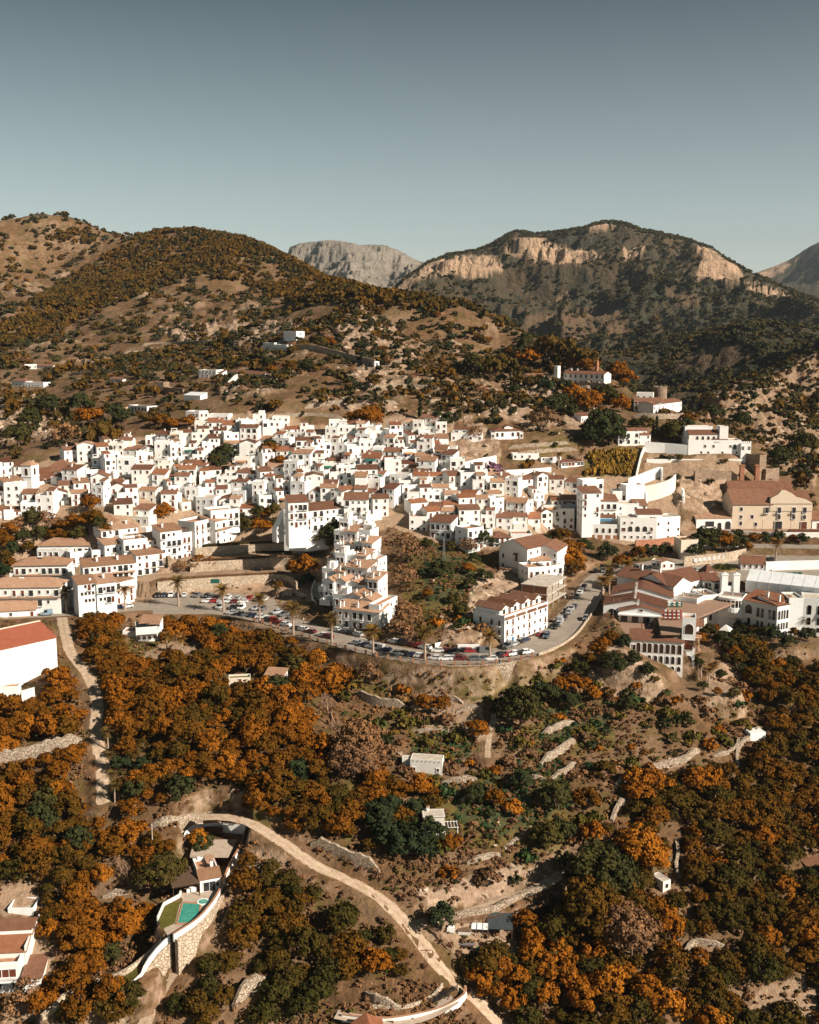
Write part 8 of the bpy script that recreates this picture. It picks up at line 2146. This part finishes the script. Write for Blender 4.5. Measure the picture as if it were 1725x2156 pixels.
# ------------------------------------------------------------------ vehicles
def car_meshes():
    """hatchback: body with wheel arches cut into the side line, glass house, wheels"""
    prof = [(-2.05, .35), (-2.05, .62), (-1.98, .86), (-1.1, .98), (-.55, 1.02), (1.55, 1.02), (1.98, .92), (2.05, .6), (2.05, .35), (1.7, .26), (1.62, .5), (1.35, .64), (1.05, .5), (.97, .26), (-.97, .26), (-1.05, .5), (-1.35, .64), (-1.62, .5), (-1.7, .26)]
    roof = [(-.35, 1.38), (-.2, 1.45), (1.2, 1.46), (1.55, 1.38)]
    def body(van):
        m = MB(); pr = prof; w = .86
        n = len(pr)
        m.add([(x, -w, z) for x, z in pr] + [(x, w, z) for x, z in pr], [tuple(range(n)), tuple(range(2 * n - 1, n - 1, -1))] + [(i, n + i, n + (i + 1) % n, (i + 1) % n) for i in range(n)])
        zt = 1.95 if van else 1.46
        x0, x1 = (-.9, 1.9) if van else (-.3, 1.35)
        m.prism([(x0, -.66), (x1, -.66), (x1, .66), (x0, .66)], zt - .05, zt + .02)
        if van: m.box(.2, 1.98, -.84, .84, .9, 1.92)
        else:
            for x, xx in ((-.98, -.32), (.35, .38), (1.72, 1.33)):
                for s in (-1, 1): m.bar((x, s * .78, 1.0), (xx, s * .65, zt - .02), .05)
        return m
    def glassm(van):
        m = MB(); zt = 1.9 if van else 1.42
        b = [(-1.0, -.79, 1.0), (1.74, -.79, 1.0), (1.74, .79, 1.0), (-1.0, .79, 1.0)]
        t = [(-.34, -.65, zt), (1.36, -.65, zt), (1.36, .65, zt), (-.34, .65, zt)] if not van else [(-.85, -.74, zt), (.3, -.74, zt), (.3, .74, zt), (-.85, .74, zt)]
        m.add(b + t, [(0, 3, 2, 1), (4, 5, 6, 7), (0, 1, 5, 4), (1, 2, 6, 5), (2, 3, 7, 6), (3, 0, 4, 7)]); return m
    wh = MB(); wh.mi = 0; wh.bar((0, -.1, 0), (0, .1, 0), .31, n=12); wh.mi = 1; wh.bar((0, -.115, 0), (0, .115, 0), .17, n=8)
    W = wh.mesh('wheel', [M['tyre_rubber'], M['steel']])
    lm = MB(); lm.box(-2.07, -2.0, -.75, -.4, .62, .76); L = lm.mesh('headlight', [M['white_plastic']])
    tl = MB(); tl.box(2.0, 2.07, -.78, -.55, .68, .86); T = tl.mesh('tail_light', [M['paint red']])
    return {(v, c): body(v).mesh('body', [M['paint ' + c]]) for v in (False, True) for c in CAR_COLS}, {v: glassm(v).mesh('windows', [M['car_glass']]) for v in (False, True)}, W, L, T
BODY, GLASS, WHEEL, HLIGHT, TLIGHT = car_meshes()
CARS = []
def car(p, heading, col, desc, van=False, s=1.0):
    if any((p.x - q.x) ** 2 + (p.y - q.y) ** 2 < 4.2 for q in CARS): return
    CARS.append(p.copy())
    c = empty('parked_van' if van else 'parked_car', p + Vector((0, 0, .07)), heading); c['category'] = 'van' if van else 'car'; c['group'] = 'cars parked in the town'; c.scale = (s, s, s)
    link('body', BODY[(van, col)], c); link('windows', GLASS[van], c)
    for x in (-1.33, 1.33):
        for y in (-.78, .78): o = link('wheel', WHEEL, c); o.location = (x, y, .31)
    for y in (0, 1.15): o = link('headlight', HLIGHT, c); o.location = (0, y, 0); o = link('tail_light', TLIGHT, c); o.location = (0, y + .18, 0)
    u = project(np.array(p.x), np.array(p.y), np.array(p.z))[0]
    PENDING.append((c, f'{col} {"van" if van else "car"} parked {desc}', float(u)))
def row(u0, v0, u1, v1, n, z, desc, turn=90, skip=.1, cols=None):
    a = at_z(u0, v0, z) if z is not None else at(u0, v0); b_ = at_z(u1, v1, z) if z is not None else at(u1, v1)
    h = math.atan2(b_.y - a.y, b_.x - a.x)
    for i in range(n):
        if rnd.random() < skip: continue
        p = a + (b_ - a) * ((i + .5) / n); p.x += rnd.uniform(-.2, .2); p.y += rnd.uniform(-.3, .3)
        if z is None or True: p.z = float(F.z(p.x, p.y)) if z is None else z + .02
        car(p, h + R(turn) + rnd.uniform(-.06, .06) + (math.pi if rnd.random() < .4 else 0), rnd.choice(cols or ['white', 'white', 'white', 'white', 'silver', 'silver', 'silver', 'grey', 'grey', 'grey', 'black', 'black', 'black', 'dark blue', 'dark blue', 'red', 'dark red']), desc, rnd.random() < .08, rnd.uniform(.95, 1.08))
row(325, 1257, 395, 1256, 5, 0, 'at the back left of the car park'); row(398, 1256, 562, 1266, 15, 0, 'in the back row of the car park')
row(385, 1268, 520, 1270, 9, 0, 'in the middle row of the car park', 12, .3); row(455, 1281, 575, 1286, 8, 0, 'in the front row of the car park', 80, .2)
row(480, 1293, 560, 1303, 5, 0, 'on the road edge below the car park', 20); row(560, 1307, 700, 1346, 11, 0, 'by the pillared railing', 12)
row(575, 1290, 640, 1310, 4, 0, 'beside the round stone bed'); row(700, 1328, 760, 1341, 4, 0, 'before the stepped block', 0, .2)
row(745, 1357, 820, 1373, 5, 0, 'by the railing past the stepped block', 8); row(806, 1351, 905, 1368, 6, 0, 'under the grassy spur', 0, .1)
row(830, 1378, 925, 1390, 6, 0, 'on the lower side of the bend', 4, .05); row(915, 1390, 1040, 1391, 8, 0, 'along the bend kerb', 3, .05); row(915, 1373, 1030, 1374, 7, 0, 'along the white ramp wall', 3, .1)
row(1045, 1385, 1130, 1374, 6, .4, 'on the outer bend below the corner block', 5, .1); row(1065, 1366, 1155, 1334, 8, .6, 'along the corner block front', 2, .15)
row(1148, 1346, 1212, 1277, 11, None, 'on the left kerb of the climbing street', 4, .1); row(1172, 1377, 1240, 1300, 6, None, 'on the right kerb of the climbing street', 6, .45); row(1214, 1262, 1232, 1235, 4, None, 'at the top of the climbing street', 0)
row(1240, 1205, 1300, 1203, 7, None, 'in the upper car park back row'); row(1262, 1216, 1345, 1212, 8, None, 'in the upper car park front row', 70); row(1310, 1203, 1372, 1200, 5, None, 'beside the white kiosk', 80)
row(1430, 1208, 1475, 1204, 3, 6.5, 'below the poster wall', 0, .3); row(1610, 1184, 1665, 1181, 3, 6.5, 'near the big plaza palm', 0, .2); row(1520, 1133, 1725, 1134, 16, 8.6, 'along the esplanade wall', 10, .25); row(1640, 1254, 1710, 1262, 3, 5.0, 'in front of the marquee', 8, .1)
row(84, 1297, 112, 1294, 1, .5, 'beside the left low house', 0, 0, ['pale blue']); row(244, 1282, 276, 1279, 2, 0, 'by the lowest left apartments', 0, 0, ['dark blue', 'white']); row(1290, 1232, 1300, 1228, 1, None, 'by the restaurant roof', 0, 0, ['orange'])
p = at(272, 1528); CARS.clear(); car(p, R(-55), 'white', 'among orchard trees right of the walled dirt track', True, 1.15)

# ------------------------------------------------------------------ railing with brick pillars, road edge walls
edge = MAIN[:, :2].copy(); d_ = np.gradient(edge, axis=0); d_ /= np.linalg.norm(d_, axis=1)[:, None]
near = np.stack([edge[:, 0] + d_[:, 1] * (MAIN_W / 2 + .4), edge[:, 1] - d_[:, 0] * (MAIN_W / 2 + .4), MAIN[:, 2]], 1)
nu, nv = project(near[:, 0], near[:, 1], near[:, 2])
sel = near[(nu > 530) & (nu < 1125)]
wall_along('road_wall', 'long stone wall holding up the outer edge of the curving road', sel + np.array([0, 0, -3.2]), 3.25, .7, 'dry_stone', base=3)
c0 = Vector(sel[0]); c = empty('road_railing', c0); tag(c, 'railing with brick pillars along the outer edge of the curving road', 'railing')
pm = MB(); pm.box(-.28, .28, -.28, .28, -.2, 1.25); pm.box(-.34, .34, -.34, .34, 1.25, 1.36); pm = pm.mesh('pillar', [M['brick_wall']])
q = path_points(sel, 4.2)
for i in range(len(q)):
    o = link('pillar', pm, c); o.location = Vector(q[i]) - c0
    if i + 1 < len(q):
        a_, b_ = Vector(q[i]) - c0, Vector(q[i + 1]) - c0; m = MB()
        for z in (.35, .65, .95): m.bar(a_ + Vector((0, 0, z)), b_ + Vector((0, 0, z)), .05)
        m.build('rail', M['rust_iron'], c)
sel = near[(nu > 1130) & (nu < 1330) & (nv > 1230)]
wall_along('road_wall', 'pale low kerb wall along the outer side of the climbing street', sel, .8, .4, 'park_stone', base=2)
wall_along('ramp_wall', 'white ramp wall rising from the road to the shaded yard of the corner block', PZ((916,1368,.1),(950,1358,.1),(985,1345,.1),(1003,1330,.1)), 2.0, .4, 'white_wall')
wall_along('yard_wall', 'short white wall piece beside the road in front of the corner block', PZ((964,1369,.1),(1010,1369,.1)), 1.9, .35, 'white_wall')
# kerb lines of paint
for u0, v0, u1, v1 in ((735,1336,790,1352), (742,1332,800,1348), (750,1328,810,1345)):
    a_, b_ = at_z(u0, v0, 0), at_z(u1, v1, 0); strip('road_markings', path_points([tuple(a_), tuple(b_)], 1), .35, 'line_paint', .062, crown=0)
# clipped hedges and bare young trees on the park terraces
def hedge(pts, label, s=.7):
    Q = path_points(pts, .8); src = CROWN['darkbush'][0]; n = len(src.vertices); co = np.empty(n * 3); src.vertices.foreach_get('co', co); co = co.reshape(-1, 3)
    vs = np.concatenate([co * s * rnd.uniform(.85, 1.15) * np.array([1, 1, 1.1]) + (q - Q[0]) for q in Q]); me = bpy.data.meshes.new('hedge'); me.from_pydata(vs.tolist(), [], [[i, i + 1, i + 2, i + 3] for i in range(0, len(vs), 4)]); me.materials.append(M['dark_leaf' if 'dark' in label else 'dry_leaf'])
    o = link('hedge', me); o.location = Q[0]; tag(o, label, 'hedge')
for z_, pts, lab in ((12.5, [(430,1150),(520,1145),(600,1142)], 'dark clipped hedge on the top park terrace'), (9.0, [(430,1180),(520,1176),(600,1173),(650,1180)], 'brown clipped hedge along the middle park terrace'), (9.0, [(470,1168),(560,1164),(630,1165)], 'dark hedge at the back of the middle park terrace'), (5.2, [(345,1222),(430,1216),(520,1211),(600,1208)], 'long brown hedge along the lowest park terrace'), (5.2, [(420,1200),(520,1195),(600,1193)], 'dark hedge at the back of the lowest park terrace')): hedge(Pz(z_, *pts), lab)
for i in range(16):
    p = at_z(440 + i * 14, [1206, 1202][i % 2] - i * .2, 5.2) if i < 9 else at_z(300 + i * 27, 1172, 9.0); plant('bare', 'bare_tree', 'tree', p, 1.9, 'small bare young tree', 'young trees of the park', False)
# street lamps
lmp = MB(); lmp.bar((0, 0, 0), (0, 0, 5.2), .07, .05, 6); lp_ = lmp.mesh('post', [M['black_iron']]); lh = MB(); lh.bar((0, 0, 5.2), (0, 0, 5.7), .10, .22, 6); lh.bar((0, 0, 5.7), (0, 0, 5.85), .24, .05, 6); lh_ = lh.mesh('lantern', [M['white_plastic']])
for u, v, z, w_ in [(640,1338,0,'on the railing side of the road'), (748,1363,0,'on the railing side of the road'), (1190,1290,2,'on the climbing street'), (1242,1302,2,'on the climbing street'), (1560,1118,12,'on the factory esplanade'), (1605,1118,12,'on the factory esplanade'), (1628,1118,12,'on the factory esplanade'), (1665,1118,12,'on the factory esplanade'), (1560,1140,8.6,'along the esplanade wall'), (1610,1178,7,'on the plaza'), (1480,1262,5,'on the hotel terrace'), (1512,1250,5,'on the hotel terrace'), (1440,1260,5,'on the hotel terrace')]:
    p = at_z(u, v, z); c = empty('street_lamp', p); c['category'] = 'lamp'; c['group'] = 'street lamps'; link('post', lp_, c); link('lantern', lh_, c); PENDING.append((c, f'slender black street lamp {w_}', u))
# flag poles before the restaurant
for u, lab in ((1291, 'left one of two bare flag poles before the restaurant hall'), (1304, 'right one of two bare flag poles before the restaurant hall')):
    p = at_z(u, 1309, 2); m = MB(); m.bar((0, 0, 0), (0, 0, 8), .07, .04, 6); o = m.build('flag_pole', M['steel']); o.location = p; tag(o, lab, 'pole', 'flag poles')
# roundabout
p = at_z(1524, 1198, 6.5); c = empty('roundabout', p); tag(c, 'planted roundabout island with dark shrubs on the plaza', 'roundabout')
m = MB(); m.prism([(5.5 * math.cos(a), 5.5 * math.sin(a)) for a in np.linspace(0, 2 * math.pi, 24, endpoint=False)], 0, .35); m.build('kerb', M['terrace_floor'], c)
m = MB(); m.prism([(4.9 * math.cos(a), 4.9 * math.sin(a)) for a in np.linspace(0, 2 * math.pi, 24, endpoint=False)], .3, .45); m.build('bed', M['lawn_grass'], c)
for i in range(7): o = link('bush', rnd.choice(CROWN['darkbush']), c); a = i * .9; o.location = (2.8 * math.cos(a), 2.8 * math.sin(a), .4); o.scale = (1.1, 1.1, 1.1)
for i, (u, v) in enumerate(((1662,1213), (1673,1212.5), (1684,1212))):
    c = empty('waste_container', at_z(u, v, 6.5)); tag(c, f'{["left","middle","right"][i]} one of three green waste containers by the white street wall', 'container', 'green waste containers'); m = MB(); m.prism([(-.7, -.5), (.7, -.5), (.7, .5), (-.7, .5)], .15, 1.15); m.build('bin', M['green_paint'], c); m = MB(); m.prism([(-.75, -.55), (.75, -.55), (.6, .5), (-.6, .5)], 1.15, 1.35); m.build('lid', M['green_paint'], c)
c = empty('skip_container', at_z(453, 1228, 5.2)); tag(c, 'dark green skip standing on the lane above the car park wall', 'container'); m = MB(); m.prism([(-1.6, -.8), (1.6, -.8), (1.6, .8), (-1.6, .8)], .1, 1.3); m.build('skip_body', M['green_paint'], c); m = MB(); m.box(-1.65, 1.65, -.85, .85, 1.3, 1.42); m.build('rim', M['green_paint'], c)
# terrace furniture
def table_set(p, col, lab):
    c = empty('cafe_table', p); c['category'] = 'table'; c['group'] = 'terrace tables'; m = MB(); m.prism([(.5 * math.cos(a), .5 * math.sin(a)) for a in np.linspace(0, 2 * math.pi, 8, endpoint=False)], .70, .74); m.build('table_top', M['white_plastic'], c); m = MB(); m.bar((0, 0, 0), (0, 0, .7), .05); m.build('leg', M['steel'], c); PENDING.append((c, lab + ' table', p.x))
    for a in (.6, 2.2, 3.9, 5.4):
        k = empty('cafe_chair', p + Vector((.85 * math.cos(a), .85 * math.sin(a), 0)), a - math.pi / 2 + math.pi); k['category'] = 'chair'; k['group'] = 'terrace chairs'
        link('seat', CH_S[col], k); link('backrest', CH_B[col], k); PENDING.append((k, lab.replace('white', {'red_plastic': 'red', 'green_canvas': 'green'}[col]) + ' chair', p.x + .01 * a))
CH_S, CH_B = {}, {}
for cc in ('red_plastic', 'green_canvas'):
    m = MB(); m.box(-.24, .24, -.24, .24, .42, .46)
    for x in (-.2, .2):
        for y in (-.2, .2): m.box(x - .02, x + .02, y - .02, y + .02, 0, .42)
    CH_S[cc] = m.mesh('seat', [M[cc]]); m = MB(); m.box(-.24, .24, -.26, -.22, .46, .95); CH_B[cc] = m.mesh('backrest', [M[cc]])
for i in range(3):
    for j in range(2): table_set(at_z(1409 + i * 11, 1273 + j * 5, 5.02), 'green_canvas', f'white terrace {["back", "front"][j]} row by the restaurant')
for i in range(4):
    for j in range(3): table_set(at_z(1402 + i * 9, 1291 + j * 7, 5.02), 'red_plastic', f'white terrace {["back", "middle", "front"][j]} row by the stair tower')
pa = MB(); pa.bar((0, 0, 0), (0, 0, 1.2), .04); pa = pa.mesh('pole', [M['steel']]); pc = MB(); pc.bar((0, 0, 1.1), (0, 0, 2.7), .2, .05, 8); pc = pc.mesh('canopy', [M['tent_canvas']])
for i in range(8): p = at_z(1432 + i * 7, 1258 - i * 1.1 + (i % 2) * 4, 5.02); c = empty('closed_parasol', p); c['category'] = 'parasol'; c['group'] = 'closed parasols'; link('pole', pa, c); link('canopy', pc, c); PENDING.append((c, 'closed pale parasol on the restaurant terrace', p.x))
# people: tiny figures, walking
def person_mesh(shirt, trousers):
    m = MB(); m.mi = 1
    m.bar((-.1, -.12, 0), (-.08, 0, .85), .07, .10, 6); m.bar((.1, .14, 0), (.08, 0, .85), .07, .10, 6); m.mi = 0
    m.bar((0, 0, .82), (0, 0, 1.18), .17, .16, 8); m.bar((0, 0, 1.18), (0, 0, 1.48), .17, .20, 8); m.bar((-.22, 0, 1.42), (-.27, .14, .95), .06, .045, 5); m.bar((.22, 0, 1.42), (.27, -.14, .95), .06, .045, 5); m.mi = 2
    m.bar((0, 0, 1.46), (0, 0, 1.54), .06, .06, 6); m.bar((0, 0, 1.52), (0, -.01, 1.64), .075, .105, 8); m.mi = 3; m.bar((0, 0, 1.64), (0, .01, 1.76), .108, .05, 8)
    return m.mesh('person', [M[shirt], M[trousers], M['cream_wall'], M['dark_wood']])
PM = [person_mesh('red_plastic', 'black_iron'), person_mesh('black_iron', 'blue_paint'), person_mesh('white_plastic', 'blue_paint'), person_mesh('green_canvas', 'bark')]
PL = ['person in red top and dark trousers', 'person in black top and blue trousers', 'person in white top and blue trousers', 'person in green top and brown trousers']
for i, (u, v, z, w_) in enumerate([(1352,1324,2,'on the forecourt by the arcaded wing'), (1366,1326,2,'on the forecourt by the arcaded wing'), (1542,1258,5,'before the white gate'), (1553,1207,6.5,'beside the roundabout'), (1620,1208,6.5,'by the market house'), (1624,1208,6.5,'by the market house'), (1443,1265,5,'among the terrace tables'), (1455,1262,5,'among the terrace tables'), (1281,1327,2,'on the kerb walk of the climbing street'), (1052,1399,-.1,'on the wall walk of the bend'), (1700,1119,12,'on the factory esplanade'), (1590,1117,12,'on the factory esplanade')]):
    k = i % 4; p = at_z(u, v, z); p.z = max(p.z, float(F.z(p.x, p.y))) if z < 1 else p.z + .02; o = link('person', PM[k]); o.location = p; o.rotation_euler = (0, 0, rnd.uniform(0, 6)); o['category'] = 'person'; o['group'] = 'people walking'; PENDING.append((o, f'{PL[k]} walking {w_}', u))
# ------------------------------------------------------------------ the air
m = MB(); m.box(-9000, 9000, -300, 12000, -140, 1300)
t = NT('haze'); t.t.nodes.remove(t.b)
pv = t.t.nodes.new('ShaderNodeVolumePrincipled'); pv.inputs['Color'].default_value = (.78, .92, 1.0, 1); pv.inputs['Density'].default_value = 0.000024; pv.inputs['Anisotropy'].default_value = 0.2
t.l(pv.outputs[0], t.t.nodes['Material Output'].inputs['Volume']); M['haze'] = t.m
o = m.build('haze', M['haze']); tag(o, kind='stuff')
# ------------------------------------------------------------------ make every remaining label single out its thing
_by = {}
for o, base, key in PENDING: _by.setdefault(base, []).append((key, o))
for base, lst in _by.items():
    lst.sort(key=lambda q: q[0])
    for i, (_k, o) in enumerate(lst):
        o['label'] = base if len(lst) == 1 else f'{base}, {ORD[i]}' if i < len(ORD) else f'{base}, {ORD[len(lst) - 1 - i].replace("left", "right") if len(lst) - i <= len(ORD) else "in the middle"}'
for o in SC.objects:
    l = o.get('label')
    if l and len(l.split()) > 16: o['label'] = l.replace(' house with ', ' house, ').replace(' tree ', ' ') if len(l.replace(' house with ', ' house, ').split()) <= 16 else ' '.join(l.replace(' house with ', ' house, ').replace(' from the left', '').replace('rust-tinged ', '').split()[:16])
